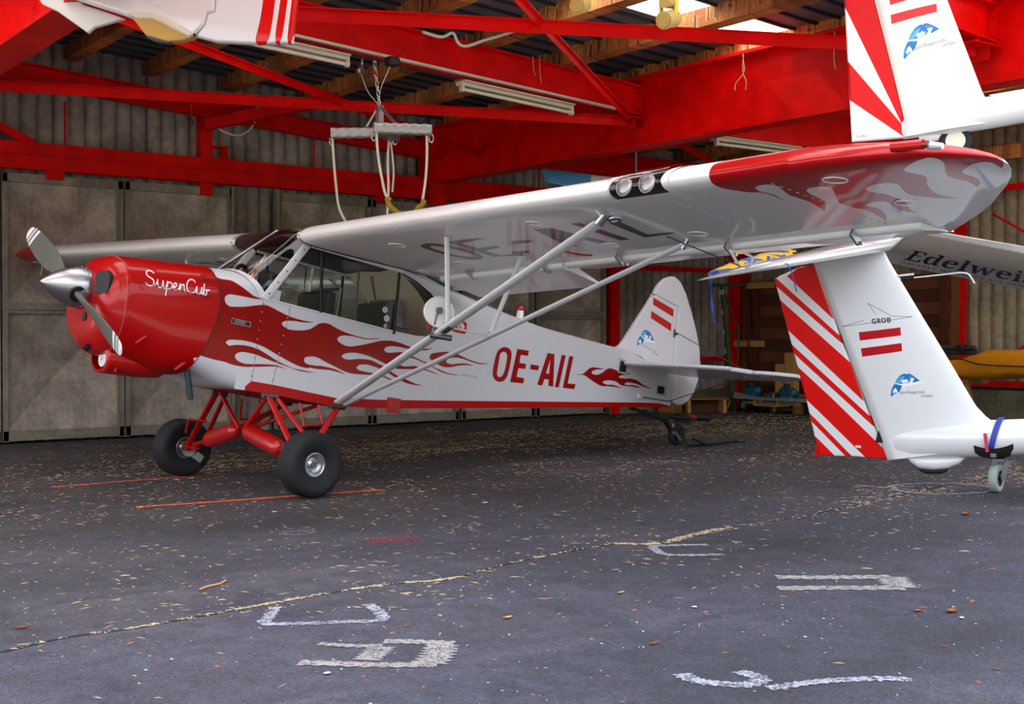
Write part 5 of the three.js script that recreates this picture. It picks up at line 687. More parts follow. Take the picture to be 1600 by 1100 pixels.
{ // tail: fin, rudder, tailplane, elevators, wires
  const flat = (pts, th, name, m, label) => { const g = new THREE.ExtrudeGeometry(shapeOf(pts), { depth: th * 0.4, bevelEnabled: true, bevelThickness: th * 0.3, bevelSize: th * 0.3, bevelOffset: -th * 0.3, bevelSegments: 3, curveSegments: 10 }).translate(0, 0, -th * 0.2); return pp(name, g, m, label); };
  const fin = [[5.50, 0.26], [5.60, 0.31], [5.66, 0.38], [5.997, 0.845], [6.06, 0.868], [6.385, 0.80], [6.395, 0.10], [5.9, 0.14]];
  const rud = [[6.02, 0.875], [6.05, 0.94], [6.10, 1.00], [6.17, 1.055], [6.25, 1.085], [6.31, 1.093], [6.40, 1.06], [6.50, 0.96], [6.62, 0.78], [6.71, 0.62], [6.79, 0.45], [6.83, 0.28], [6.82, 0.12], [6.77, -0.02], [6.69, -0.115], [6.60, -0.165], [6.52, -0.175], [6.41, -0.15], [6.41, 0.80]];
  const fx0 = 5.4, fx1 = 6.5, fy0 = 0, fy1 = 1.1;
  const finMap = canvasTex(1024, 1024, (c, w, h) => {
    const f = ([x, y]) => [(x - fx0) / (fx1 - fx0) * w, (1 - (y - fy0) / (fy1 - fy0)) * h]; c.fillStyle = '#dcdbe0'; c.fillRect(0, 0, w, h);
    c.fillStyle = '#c01210'; poly(c, [[6.01, 0.835], [6.33, 0.765], [6.335, 0.69], [6.015, 0.765]], f); c.fill(); poly(c, [[6.0, 0.70], [6.315, 0.62], [6.32, 0.545], [6.0, 0.63]], f); c.fill();
    const g = ([u, v]) => f([5.835 + u * 0.30 + v * 0.0, 0.535 - v * 0.20 - u * 0.06]); clubLogo(c, g); logoText(c, g, 18);
  }, { repeat: false });
  const g = new THREE.ExtrudeGeometry(shapeOf(fin), { depth: 0.02, bevelEnabled: true, bevelThickness: 0.012, bevelSize: 0.012, bevelOffset: -0.012, bevelSegments: 3 }).translate(0, 0, -0.01); uvMap(g, (x, y) => [(x - fx0) / (fx1 - fx0), (y - fy0) / (fy1 - fy0)]);
  pp('fin', g, phys(0xffffff, 0.4, { map: finMap, clearcoat: 0.5, clearcoatRoughness: 0.2 }));
  flat(rud, 0.05, 'rudder', whiteFab); pp('rudder_post', [rod([6.40, -0.17, 0], [6.385, 0.81, 0], 0.02), rod([5.99, 0.86, 0], [6.39, 0.795, 0], 0.008)], whiteFab);
  pp('rudder_hinge', [rod([6.36, 0.52, 0.02], [6.42, 0.53, 0.02], 0.012), rod([6.37, 0.49, 0.025], [6.37, 0.57, 0.025], 0.009)], M.wire);
  const stab = (s) => { const q = [[5.58, 0.10], [5.64, 0.5], [5.74, 0.9], [5.84, 1.14], [6.10, 1.2], [6.36, 1.2], [6.36, 0.06], [5.58, 0.06]]; const e = [[6.375, 0.08], [6.375, 1.22], [6.12, 1.22], [6.14, 1.30], [6.22, 1.42], [6.34, 1.515], [6.46, 1.52], [6.58, 1.45], [6.69, 1.25], [6.75, 1.0], [6.76, 0.7], [6.73, 0.4], [6.66, 0.2], [6.56, 0.08]];
    const mk = (pts, name, th) => { const ge = new THREE.ExtrudeGeometry(shapeOf(pts), { depth: th * 0.4, bevelEnabled: true, bevelThickness: th * 0.3, bevelSize: th * 0.3, bevelOffset: -th * 0.3, bevelSegments: 3 }).translate(0, 0, -th * 0.2).rotateX(Math.PI / 2).scale(1, 1, s).translate(0, 0.135, 0); if (s < 0) { const P = fit(ge); return pp(name, P, phys(0xdcdde2, 0.38, { clearcoat: 0.6 })); } return pp(name, ge, whiteFab); };
    mk(q, 'tailplane', 0.04); mk(e, 'elevator', 0.034); pp('tailplane_edge', pipe([[5.575, 0.137, s * 0.10], [5.635, 0.137, s * 0.5], [5.735, 0.137, s * 0.9], [5.84, 0.137, s * 1.16]], 0.018, 24, 8), whiteFab); };
  stab(1); stab(-1);
  for (const s of [1, -1]) { pp('bracing_wire', rod([6.37, 0.55, s * 0.02], [6.30, 0.15, s * 1.02], 0.004), M.wire); pp('bracing_wire', rod([6.36, -0.15, s * 0.04], [6.30, 0.12, s * 1.02], 0.004), M.wire); pp('wire_fitting', [box(0.03, 0.02, 0.03, 6.30, 0.115, s * 1.0), box(0.03, 0.02, 0.03, 6.30, 0.155, s * 1.0)], M.alu); }
  // tail spring, wheel, tow release
  const pivot = V(6.46, -0.41, 0), axle = [6.585, -0.525]; // body frame
  const tw = pp('tailwheel_spring', [beamBox([5.86, -0.268, 0], [6.40, -0.335, 0], 0.045, 0.026), beamBox([6.05, -0.272, 0], [6.42, -0.36, 0], 0.04, 0.018), beamBox([6.36, -0.33, 0], [6.50, -0.44, 0], 0.04, 0.03)], M.black);
  pp('swivel_fork', [rod([6.50, -0.36, 0], [6.51, -0.47, 0], 0.026), beamBox([6.49, -0.45, 0.052], [axle[0], axle[1], 0.056], 0.012, 0.04), beamBox([6.49, -0.45, -0.052], [axle[0], axle[1], -0.056], 0.012, 0.04), box(0.05, 0.03, 0.12, 6.50, -0.455, 0)], M.steel, null, tw);
  const wheelY = 0; void wheelY; void pivot;
  pp('tow_release', [rod([6.42, -0.30, 0.03], [6.74, -0.29, 0.04], 0.02), rod([6.48, -0.335, 0.03], [6.70, -0.32, 0.04], 0.012)], M.black);
  pp('tow_hook_sleeve', rod([6.70, -0.275, 0.04], [6.80, -0.27, 0.04], 0.026, 0.026, 14), std(0x8a1a14, 0.5)); pp('rubber_sleeve', rod([6.80, -0.27, 0.04], [7.0, -0.262, 0.04], 0.034, 0.034, 16), M.black);
  pp('beacon', [new THREE.CylinderGeometry(0.03, 0.042, 0.09, 18).translate(4.28, 0.40, 0)], M.white, 'beacon on the back of the fuselage'); pp('beacon_lens', [new THREE.SphereGeometry(0.034, 16, 12).scale(1, 0.9, 1).translate(4.28, 0.465, 0)], phys(0xc01010, 0.15, { clearcoat: 1 }));
}
function wheel(R, W, rim, name, at, tilt = 0, m = M.rubber, hubMat = M.alu) { // axle along z, at: centre in the body frame
  const pr = []; const half = W / 2; const P = [[rim, -half * 0.55], [rim + 0.01, -half * 0.8], [R * 0.72, -half * 0.99], [R * 0.86, -half * 0.97], [R * 0.955, -half * 0.80], [R * 0.985, -half * 0.62]];
  for (const q of P) pr.push(q); const gro = [-0.5, -0.25, 0, 0.25, 0.5]; for (const g of gro) { pr.push([R * 0.998, half * (g - 0.08)], [R * 0.975, half * (g - 0.025)], [R * 0.975, half * (g + 0.025)], [R * 0.998, half * (g + 0.08)]); } for (const q of P.slice().reverse()) pr.push([q[0], -q[1]]);
  const tire = new THREE.LatheGeometry(pr.map(([r, y]) => new THREE.Vector2(r, y)), 64).rotateX(Math.PI / 2);
  const w = part(plane, name, tire.rotateX(tilt).translate(at[0] - GX, at[1] - GY, at[2]), m);
  const hub = (sd) => { const q = [[0.0, half * 0.35], [rim * 0.3, half * 0.38], [rim * 0.36, half * 0.2], [rim * 0.72, half * 0.16], [rim * 0.80, half * 0.5], [rim * 0.86, half * 0.62], [rim + 0.006, half * 0.62], [rim + 0.004, half * 0.4]]; return new THREE.LatheGeometry(q.map(([r, y]) => new THREE.Vector2(r, y)), 48).rotateX(sd > 0 ? Math.PI / 2 : -Math.PI / 2); };
  part(w, 'rim', merge([hub(1), hub(-1)]).rotateX(tilt).translate(at[0] - GX, at[1] - GY, at[2]), hubMat);
  const bolts = []; for (let k = 0; k < 3; k++) { const a = k / 3 * 6.283 + 0.4; for (const sd of [1, -1]) bolts.push(new THREE.CylinderGeometry(rim * 0.07, rim * 0.07, half * 0.1, 8).rotateX(Math.PI / 2).translate(Math.cos(a) * rim * 0.56, Math.sin(a) * rim * 0.56, sd * half * 0.22)); }
  bolts.push(new THREE.CylinderGeometry(rim * 0.26, rim * 0.3, half * 0.9, 16).rotateX(Math.PI / 2)); part(w, 'hub', merge(bolts).rotateX(tilt).translate(at[0] - GX, at[1] - GY, at[2]), M.steel);
  return w;
}
{ // main gear
  const R = 0.2237, C = [GX - Math.sin(AL) * R, GY + Math.cos(AL) * R];
  for (const s of [1, -1]) {
    const ax = [C[0], C[1] + 0.004, s * 0.894], inb = [C[0], C[1] + 0.01, s * 0.76];
    wheel(R, 0.19, 0.083, 'wheel', ax, 0, M.rubber).userData.label = s > 0 ? 'near main wheel' : 'far main wheel';
    const f0 = [1.585, -0.575, s * 0.36], r0 = [2.19, -0.61, s * 0.36];
    pp('gear_leg', [fairBar(f0, [inb[0] - 0.02, inb[1] + 0.03, inb[2]], 0.05, 0.028, [1, 0, 0])], M.redMetal); pp('gear_leg', [fairBar([1.66, -0.575, s * 0.35], [inb[0] + 0.12, inb[1] + 0.10, inb[2] - s * 0.01], 0.036, 0.03, [1, 0, 0])], M.redMetal);
    pp('gear_leg', [fairBar(r0, [inb[0] + 0.03, inb[1], inb[2]], 0.046, 0.028, [1, 0, 0])], M.redMetal);
    pp('axle', [rod([C[0], C[1] + 0.01, s * 0.70], [C[0], C[1] + 0.004, s * 0.9], 0.024), rod([C[0] - 0.05, C[1] + 0.01, s * 0.745], [C[0] + 0.06, C[1] + 0.01, s * 0.745], 0.024)], M.redMetal);
    pp('brake', [box(0.07, 0.06, 0.05, C[0] + 0.075, C[1] - 0.06, s * 0.775, 0, -0.5), new THREE.CylinderGeometry(0.062, 0.062, 0.008, 28).rotateX(Math.PI / 2).translate(C[0], C[1], s * 0.79)], M.alu);
    // shock strut: a red boot from the centre V down to the axle
    const a = V(1.62, -0.835, s * 0.045), b = V(C[0] + 0.01, C[1] + 0.03, s * 0.735), at = (t) => a.clone().lerp(b, t);
    const sh = pp('shock_strut', rod(a, b, 0.018), M.redMetal); const q0 = at(0.06), q1 = at(0.70), d = b.clone().sub(a).normalize(), N = [], W = V(1, 0, 0), T = d.clone().cross(W); for (const [t, r] of [[0.03, 0.02], [0.05, 0.05], [0.09, 0.062], [0.35, 0.066], [0.62, 0.064], [0.67, 0.052], [0.685, 0.02]]) { const c = at(t), r2 = []; for (let j = 0; j < 24; j++) { const an = j / 24 * 6.2832; r2.push(c.clone().addScaledVector(W, Math.cos(an) * r * 0.92).addScaledVector(T, Math.sin(an) * r)); } N.push(r2); } void q0; void q1;
    pp('boot', loft(N, { capA: true, capB: true }), phys(0xb00a0a, 0.4, { clearcoat: 0.5 }), null, sh);
    pp('cabane_strut', [rod([1.60, -0.57, s * 0.34], [1.62, -0.83, s * 0.03], 0.017)], M.redMetal); pp('cabane_strut', [rod([2.12, -0.60, s * 0.2], [1.64, -0.83, s * 0.03], 0.014)], M.redMetal);
    pp('step', [rod([1.83, -0.60, s * 0.40], [1.86, -0.76, s * 0.44], 0.009), rod([1.86, -0.76, s * 0.44], [2.02, -0.74, s * 0.44], 0.009), rod([2.02, -0.74, s * 0.44], [1.99, -0.60, s * 0.40], 0.009)], M.redMetal);
    pp('leg_fitting', [rod([1.54, -0.575, s * 0.36], [1.66, -0.575, s * 0.36], 0.022)], M.steel);
  }
  const st = pp('leg_step', [rod([1.62, -0.80, -0.52], [1.50, -0.80, -0.58], 0.009), rod([1.50, -0.80, -0.58], [1.51, -0.90, -0.62], 0.009)], M.redMetal); void st;
  // tail wheel touches the ground
  const RT = 0.108, gx = 6.585, x = gx, up = [-Math.sin(AL) * RT, Math.cos(AL) * RT], gy = GY + Math.tan(AL) * (x - GX) ; // body point on the ground under x
  wheel(RT, 0.07, 0.04, 'tail_wheel', [x + up[0], gy + up[1] + 0.001, 0], 0, M.rubber, M.black);
}

// ---------------------------------------------------------------- things under the roof
{ // fluorescent fittings on a rail under the rafter
  const railAt = (x) => 3.70 - 0.0665 * (x - 2.7);
  const lampBox = (label, xa, xb, y0, z, turnTop = -0.061) => {
    const t = thing('strip_light', label, 'lamp', [xa, y0, z]); t.rotation.z = turnTop; const L = xb - xa;
    part(t, 'housing', [rbox(L, 0.045, 0.10, 0.012, L / 2, -0.03, 0), box(L * 0.98, 0.012, 0.16, L / 2, -0.012, 0)], M.lampBody);
    part(t, 'tube', [rod([0.03, -0.085, 0.03], [L - 0.03, -0.085, 0.03], 0.016, 0.016, 14)], M.lampTube);
    for (const x of [0.02, L - 0.02]) part(t, 'socket', [rbox(0.03, 0.07, 0.05, 0.01, x, -0.075, 0.03), rod([x - 0.018, -0.085, 0.03], [x + 0.018, -0.085, 0.03], 0.024, 0.024, 14)], M.lampBody);
    return t;
  };
  lampBox('unlit strip light under the red rafter, half hidden by the striped glider tail', 4.0, 5.25, 3.545, -9.36); lampBox('unlit strip light in the middle of the red rafter, above the hoist ropes', 6.38, 7.69, 3.40, -9.36);
  lampBox('unlit strip light above the red part of the near wing, beyond the girder', 9.62, 10.95, 3.205, -9.36, 0);
  single('cable_rail', 'pale cable rail running along under the red rafter', 'rail', [beamBox([4.2, 3.60, -9.36], [8.36, 3.335, -9.36], 0.045, 0.022)], M.rail);
}
const W3 = TRACE.w;
{ // four-point lifting hoist
  const [a0, a1] = W3.hoistA, [b0, b1] = W3.hoistB, T = W3.hoistTop;
  const h = thing('hoist', 'lifting hoist with grey taped arms and pale rope slings, hanging from the rafter', 'hoist', T[0]);
  const L = (p) => [p[0] - T[0][0], p[1] - T[0][1], p[2] - T[0][2]];
  const arm = (a, b) => { const A = V(...L(a)), B = V(...L(b)), rg = [], d = B.clone().sub(A).normalize(), s = V(0, 1, 0).cross(d).normalize(), n = 16; for (let i = 0; i <= n; i++) { const c = A.clone().lerp(B, i / n), r = []; for (let j = 0; j < 12; j++) { const an = j / 12 * 6.2832, k = 1 + 0.10 * Math.sin(i * 2.3 + j * 1.7), q = (v) => Math.sign(v) * Math.pow(Math.abs(v), 0.5); r.push(c.clone().addScaledVector(s, q(Math.cos(an)) * 0.042 * k).add(V(0, q(Math.sin(an)) * 0.045 * k, 0))); } rg.push(r); } return loft(rg, { capA: true, capB: true }); };
  part(h, 'taped_arm', arm(a0, a1), M.tape, 'arm wrapped in grey tape'); part(h, 'taped_arm', arm(b0, b1), M.tape, 'arm wrapped in grey tape');
  const mid = (p, q, t = 0.5) => p.map((v, i) => v + (q[i] - v) * t), cA = mid(a0, a1, 0.8), cB = mid(b0, b1, 0.2);
  part(h, 'cross_arm', [beamBox(L(mid(a0, a1, 0.75)), L(mid(b0, b1, 0.2)), 0.09, 0.09), beamBox(L([a1[0], a1[1] - 0.03, a1[2]]), L(mid(cA, cB)), 0.10, 0.10)], M.steel);
  part(h, 'stay', rod(L(T[2]), L(mid(a0, a1, 0.5)), 0.014), M.alu); part(h, 'stay', rod(L(T[2]), L(mid(b0, b1, 0.45)), 0.014), M.alu); part(h, 'stem', beamBox(L(T[2]), L([T[2][0], a0[1] + 0.04, T[2][2]]).map((v, i) => i === 0 ? v + 0.001 : v), 0.05, 0.05), M.alu);
  const ch = []; { const A = V(0, 0, 0), B = V(...L(T[2])); for (let k = 0; k < 9; k++) { const c = A.clone().lerp(B, (k + 0.5) / 9); ch.push(new THREE.TorusGeometry(0.02, 0.006, 6, 12).scale(0.7, 1.25, 1).rotateY(k % 2 ? Math.PI / 2 : 0).translate(c.x, c.y, c.z)); } } part(h, 'chain', ch, M.chrome);
  part(h, 'red_shackle', new THREE.TorusGeometry(0.025, 0.010, 8, 18).rotateX(Math.PI / 2).translate(-0.01, -0.10, 0), M.redMetal);
  const pu = part(h, 'pulley', [new THREE.CylinderGeometry(0.045, 0.045, 0.025, 24).rotateX(Math.PI / 2).rotateY(0.6).translate(-0.06, -0.06, -0.12), rod([-0.06, -0.06, -0.12], [-0.05, 0.04, -0.12], 0.01)], M.alu); void pu;
  part(h, 'motor', rbox(0.11, 0.08, 0.1, 0.02, 0.08, -0.02, 0.16), M.black);
  part(h, 'cord', pipe([[-0.06, -0.10, -0.12], [-0.03, -0.25, -0.06], L(T[2])], 0.004, 20), M.cable); part(h, 'cord', pipe([[0.07, -0.06, 0.14], [0.03, -0.25, 0.05], L(T[2])], 0.004, 20), M.cable);
  for (const k of ['rope1', 'rope2', 'rope3', 'rope4', 'rope5']) part(h, 'rope', pipe(W3[k].map(L), k === 'rope5' ? 0.008 : 0.011, 30, 8), M.rope);
  for (const k of ['rope2b', 'rope4b']) part(h, 'rope_sleeve', pipe(W3[k].map(L), 0.022, 20, 8), M.ropeYellow);
  for (const p of [a0, b0, b1, a1]) part(h, 'shackle', [new THREE.TorusGeometry(0.026, 0.006, 6, 16).scale(0.8, 1.3, 1).translate(...L([p[0], p[1] - 0.07, p[2]]))], M.chrome);
}
single('cable', 'grey cable hanging in a loop below the gable rafter', 'cable', pipe(W3.wire, 0.012, 40, 8), M.cable);
single('string', 'long thin pale strings knotted together, hanging on the red girder', 'string', [pipe(W3.string1, 0.004, 40, 5), pipe(W3.string1b, 0.004, 40, 5)], M.string);
single('string', 'short knotted string on the girder beside the high glider fin', 'string', [pipe([[8.517, 3.668, W3.string2[0][2]], ...W3.string2], 0.005, 20, 5)], M.string);
single('string', 'short pale string hanging on the rafter, left of a longer one', 'string', [pipe([[W3.string3[0][0], W3.string3[0][1] + 0.06, W3.string3[0][2]], ...W3.string3], 0.004, 20, 5)], M.string); single('string', 'pale string hanging on the rafter, right of a shorter one', 'string', [pipe([[W3.string4[0][0], W3.string4[0][1] + 0.06, W3.string4[0][2]], ...W3.string4], 0.004, 20, 5)], M.string);
{ const t = thing('hanging_tag', 'small brown tag on a loop of wire under the gable beam', 'tag', W3.tag[2]); part(t, 'wire_loop', pipe([[0, 0.18, 0], [0.006, 0.08, 0], [0, 0.02, 0]], 0.003, 12), M.alu); part(t, 'tag', new THREE.TorusGeometry(0.022, 0.008, 6, 16).scale(0.8, 1.3, 1).translate(0, -0.02, 0), M.woodDark); }
for (const [p, label, ry] of [[W3.foamA, 'tan foam roll on a yellow strap, left of the clear roof sheet', 0.5], [W3.foamB, 'lower tan foam roll with two yellow straps, in front of the clear roof sheet', 0.3]]) {
  const t = thing('foam_roll', label, 'foam roll', p, ry), yTop = roofY(p[0]) - p[1], two = p === W3.foamB;
  part(t, 'foam', [new THREE.CylinderGeometry(0.045, 0.045, 0.115, 22).rotateZ(Math.PI / 2 + 0.3), new THREE.CylinderGeometry(0.035, 0.035, 0.125, 22).rotateZ(Math.PI / 2 + 0.3)], M.foam);
  if (two) part(t, 'foam', [new THREE.CylinderGeometry(0.03, 0.03, 0.105, 22).rotateZ(Math.PI / 2 + 0.15).translate(0.0, 0.085, 0)], M.foam);
  for (const s of [-1, 1]) part(t, 'strap', box(0.035, yTop, 0.008, 0.0 + s * 0.02, yTop / 2 + 0.02, s * 0.03, 0, s * 0.01), M.strapYellow);
}

// ---------------------------------------------------------------- sailplanes
const setFrame = (o, [a, u, n, p]) => { o.position.set(...p); o.quaternion.setFromRotationMatrix(new THREE.Matrix4().makeBasis(V(...a), V(...u), V(...n))); };
const linT = (t, pts) => { // s on a polyline of [s, t], t rising
  let i = 0; while (i < pts.length - 2 && t > pts[i + 1][1]) i++; const [s0, t0] = pts[i], [s1, t1] = pts[i + 1], k = Math.min(1, Math.max(0, (t - t0) / (t1 - t0 || 1))); return s0 + (s1 - s0) * k; };
function finLoft(hinge, lead, thick, topSlant, n = 26) { // symmetrical section between hinge line and leading edge
  const rg = [], U = [0, 0.1, 0.25, 0.45, 0.62, 0.76, 0.87, 0.94, 0.98, 1], Fh = [0.55, 0.7, 0.87, 1, 0.98, 0.86, 0.66, 0.46, 0.26, 0];
  for (let k = 0; k <= n; k++) { const q = k / n, A = hinge(q), B = lead(q), T = thick(q), r = []; U.forEach((u, i) => r.push(V(A[0] + (B[0] - A[0]) * u, A[1] + (B[1] - A[1]) * u, T * Fh[i]))); for (let i = U.length - 2; i >= 0; i--) r.push(V(A[0] + (B[0] - A[0]) * U[i], A[1] + (B[1] - A[1]) * U[i], -T * Fh[i])); rg.push(r); }
  const g = loft(rg, { capB: true }); const I = g.index; for (let i = 0; i < I.count; i += 3) { const a = I.getX(i); I.setX(i, I.getX(i + 1)); I.setX(i + 1, a); } g.computeVertexNormals(); return g;
}
const tubeLoft = (list, m) => { const rg = list.map(([s, yc, hh, hw]) => { const r = []; for (let j = 0; j < 32; j++) { const a = j / 32 * 6.2832; r.push(V(s, yc + hh * Math.sin(a), hw * Math.cos(a))); } return r; }); return loft(rg, { capA: true, capB: true }); };
const thinPlate = (pts, th) => new THREE.ExtrudeGeometry(shapeOf(pts), { depth: th * 0.3, bevelEnabled: true, bevelThickness: th * 0.35, bevelSize: 0.012, bevelOffset: -0.012, bevelSegments: 3 }).translate(0, 0, -th * 0.15);
const decal = (x0, x1, y0, y1, w, h, base, draw, coat = 0.45) => { const tex = canvasTex(w, h, (c) => { const f = ([x, y]) => [(x - x0) / (x1 - x0) * w, (1 - (y - y0) / (y1 - y0)) * h]; c.fillStyle = base; c.fillRect(0, 0, w, h); draw(c, f); }, { repeat: false }); return [phys(0xffffff, 0.35, { map: tex, clearcoat: coat, clearcoatRoughness: 0.06, specularIntensity: 0.3 }), (g) => uvMap(g, (x, y) => [(x - x0) / (x1 - x0), (y - y0) / (y1 - y0)])]; };
const GW = '#e9ebec';
const boxMap = (p0, px, py) => ([u, v]) => [p0[0] + px[0] * u + py[0] * v, p0[1] + px[1] * u + py[1] * v];

{ // T-tailed sailplane, its tail standing on a dolly
  const g1 = thing('sailplane_tail', 'white T-tailed sailplane tail with slanting red stripes on the rudder, on a dolly', 'sailplane'); setFrame(g1, TRACE.g1Frame);
  const R = TRACE.g1Rudder, [rudM, rudUV] = decal(-0.85, 0.1, -0.02, 1.5, 1024, 1640, GW, (c, f) => { c.fillStyle = '#e3120b'; for (const p of TRACE.g1Stripes) { poly(c, p, f); c.fill(); } });
  const flagMap = (c, f, q) => { const [a, b, d, e] = q; const m = (t) => [a.map((v, i) => v + (e[i] - v) * t), b.map((v, i) => v + (d[i] - v) * t)]; const band = (t0, t1, col) => { const [l0, r0] = m(t0), [l1, r1] = m(t1); c.fillStyle = col; poly(c, [l0, r0, r1, l1], f); c.fill(); }; band(0, 0.34, '#c21320'); band(0.34, 0.66, '#f2f2f2'); band(0.66, 1, '#c21320'); };
  const rud = part(g1, 'rudder', rudUV(thinPlate(R, 0.05)), rudM);
  part(rud, 'bumper', [rbox(0.03, 0.09, 0.03, 0.008, -0.535, 0.035, 0)], M.redGel); part(rud, 'label', [box(0.04, 0.018, 0.004, -0.215, 0.09, 0.03, 0, -0.06)], M.white); part(rud, 'rudder_horn', [prism([[-0.075, 0.17], [-0.06, 0.22], [-0.03, 0.13], [-0.085, 0.13]], 0.02).translate(0, 0, 0.02)], M.black);
  const [finM, finUV] = decal(-0.55, 1.0, -0.05, 1.6, 1024, 1090, GW, (c, f) => {
    flagMap(c, f, TRACE.g1Flag);
    c.strokeStyle = '#20283a'; c.lineWidth = 1.6; const S = TRACE.g1Swoosh.map(f); c.beginPath(); c.moveTo(...S[0]); c.lineTo(...S[1]); c.lineTo(...S[2]); c.lineTo(...S[3]); c.lineTo(...S[4]); c.lineTo(...S[5]); c.stroke();
    const [gc, ga, gb] = TRACE.g1Grob.map(f); c.save(); c.translate(ga[0] - 12, ga[1] + 14); c.rotate(Math.atan2(gb[1] - ga[1], gb[0] - ga[0]) + 0.33); c.fillStyle = '#20283a'; c.font = 'bold 34px sans-serif'; c.fillText('GROB', 0, 0); c.restore(); void gc;
    const [l0, l1, l2] = TRACE.g1Logo, px = [l2[0] - l0[0], 0.02], m = boxMap([l0[0], l1[1] + 0.005], [px[0] * 1.0, 0.012], [0.0, -(l1[1] - l0[1]) * 1.02]); const mf = (q) => f(m(q)); clubLogo(c, mf); logoText(c, (q) => f(m([q[0] + 0.05, q[1]])), 18);
  });
  const hinge = (q) => [-0.482 * q, 1.452 * q], leadPts = [[0.86, 0.17], [0.80, 0.24], [0.745, 0.300], [0.70, 0.332], [0.67, 0.354], [0.615, 0.422], [0.449, 0.733], [0.235, 1.12], [0.048, 1.465], [0.015, 1.54]];
  const lead = (q) => { const t = 0.17 + (1.54 - 0.17) * Math.pow(q, 0.8); return [linT(t, leadPts), t]; };
  part(g1, 'fin', finUV(finLoft(hinge, lead, (q) => q < 0.12 ? 0.075 - 0.17 * q : 0.055 - 0.012 * q, 0)), finM);
  part(g1, 'tail_boom', tubeLoft([[0.0, 0.115, 0.115, 0.03], [0.06, 0.125, 0.125, 0.05], [0.2, 0.140, 0.130, 0.078], [0.45, 0.165, 0.133, 0.108], [0.75, 0.188, 0.131, 0.126], [1.0, 0.210, 0.126, 0.128], [1.6, 0.26, 0.14, 0.14], [2.4, 0.33, 0.16, 0.16]]), M.gel);
  part(g1, 'skid_fairing', tubeLoft([[0.13, 0.02, 0.004, 0.01], [0.16, 0.01, 0.03, 0.035], [0.22, -0.01, 0.05, 0.045], [0.32, -0.012, 0.055, 0.048], [0.42, 0.0, 0.05, 0.045], [0.5, 0.02, 0.03, 0.035], [0.54, 0.04, 0.006, 0.01]]), M.gel); part(g1, 'tail_skid', tubeLoft([[0.20, -0.050, 0.004, 0.01], [0.23, -0.065, 0.022, 0.026], [0.27, -0.072, 0.026, 0.028], [0.36, -0.070, 0.024, 0.028], [0.405, -0.06, 0.018, 0.024], [0.43, -0.045, 0.004, 0.008]]), M.rubber);
  // tailplane lying across the top of the fin
  const Q = TRACE.g1Stab, ring = (te, le, th) => { const r = [], D = V(...le).sub(V(...te)), T = V(...te); for (const [u, v] of AF) { const sym = v > -0.02 ? (v + 0.02) * 0.62 : (v + 0.01) * 1.2; r.push(T.clone().addScaledVector(D, 1 - u).add(V(0, sym * th / 0.12, 0))); } return r; };
  const lerp3 = (a, b, t) => a.map((v, i) => v + (b[i] - v) * t), te2 = lerp3(Q[0], Q[4], 0.5);
  const ext = (a, b, k) => a.map((v, i) => v + (a[i] - b[i]) * k), nT = ext(Q[0], te2, 0.045), nL = ext(lerp3(Q[1], Q[0], 0.18), lerp3(Q[2], te2, 0.2), 0.05);
  part(g1, 'tailplane', loft([ring(lerp3(nT, nL, 0.02), lerp3(nT, nL, 0.9), 0.012), ring(lerp3(nT, nL, 0.0), lerp3(nT, nL, 0.99), 0.035), ring(Q[0], Q[1], 0.075), ring(lerp3(Q[0], te2, 0.5), lerp3(Q[1], Q[2], 0.5), 0.10), ring(te2, Q[2], 0.13), ring(lerp3(te2, Q[4], 0.5), lerp3(Q[2], Q[3], 0.5), 0.10), ring(Q[4], Q[3], 0.06)], { capA: true, capB: true }), M.gel);
  part(g1, 'tailplane_fairing', tubeLoft([[-0.50, 1.46, 0.012, 0.008], [-0.42, 1.47, 0.03, 0.03], [-0.2, 1.50, 0.035, 0.045], [-0.05, 1.53, 0.035, 0.045], [0.0, 1.545, 0.02, 0.02]]), M.gel);
  const pit = part(g1, 'probe', [rod([0.06, 1.347, 0], [0.22, 1.362, 0], 0.009), rod([0.08, 1.325, 0], [0.20, 1.335, 0], 0.007)], M.white); part(pit, 'probe_joint', rod([0.13, 1.33, 0], [0.22, 1.337, 0], 0.009), M.black); part(pit, 'bent_tube', pipe([[0.2, 1.335, 0], [0.4, 1.352, 0], [0.555, 1.363, 0], [0.59, 1.352, 0], [0.63, 1.287, 0]], 0.006, 40), M.gel);
}
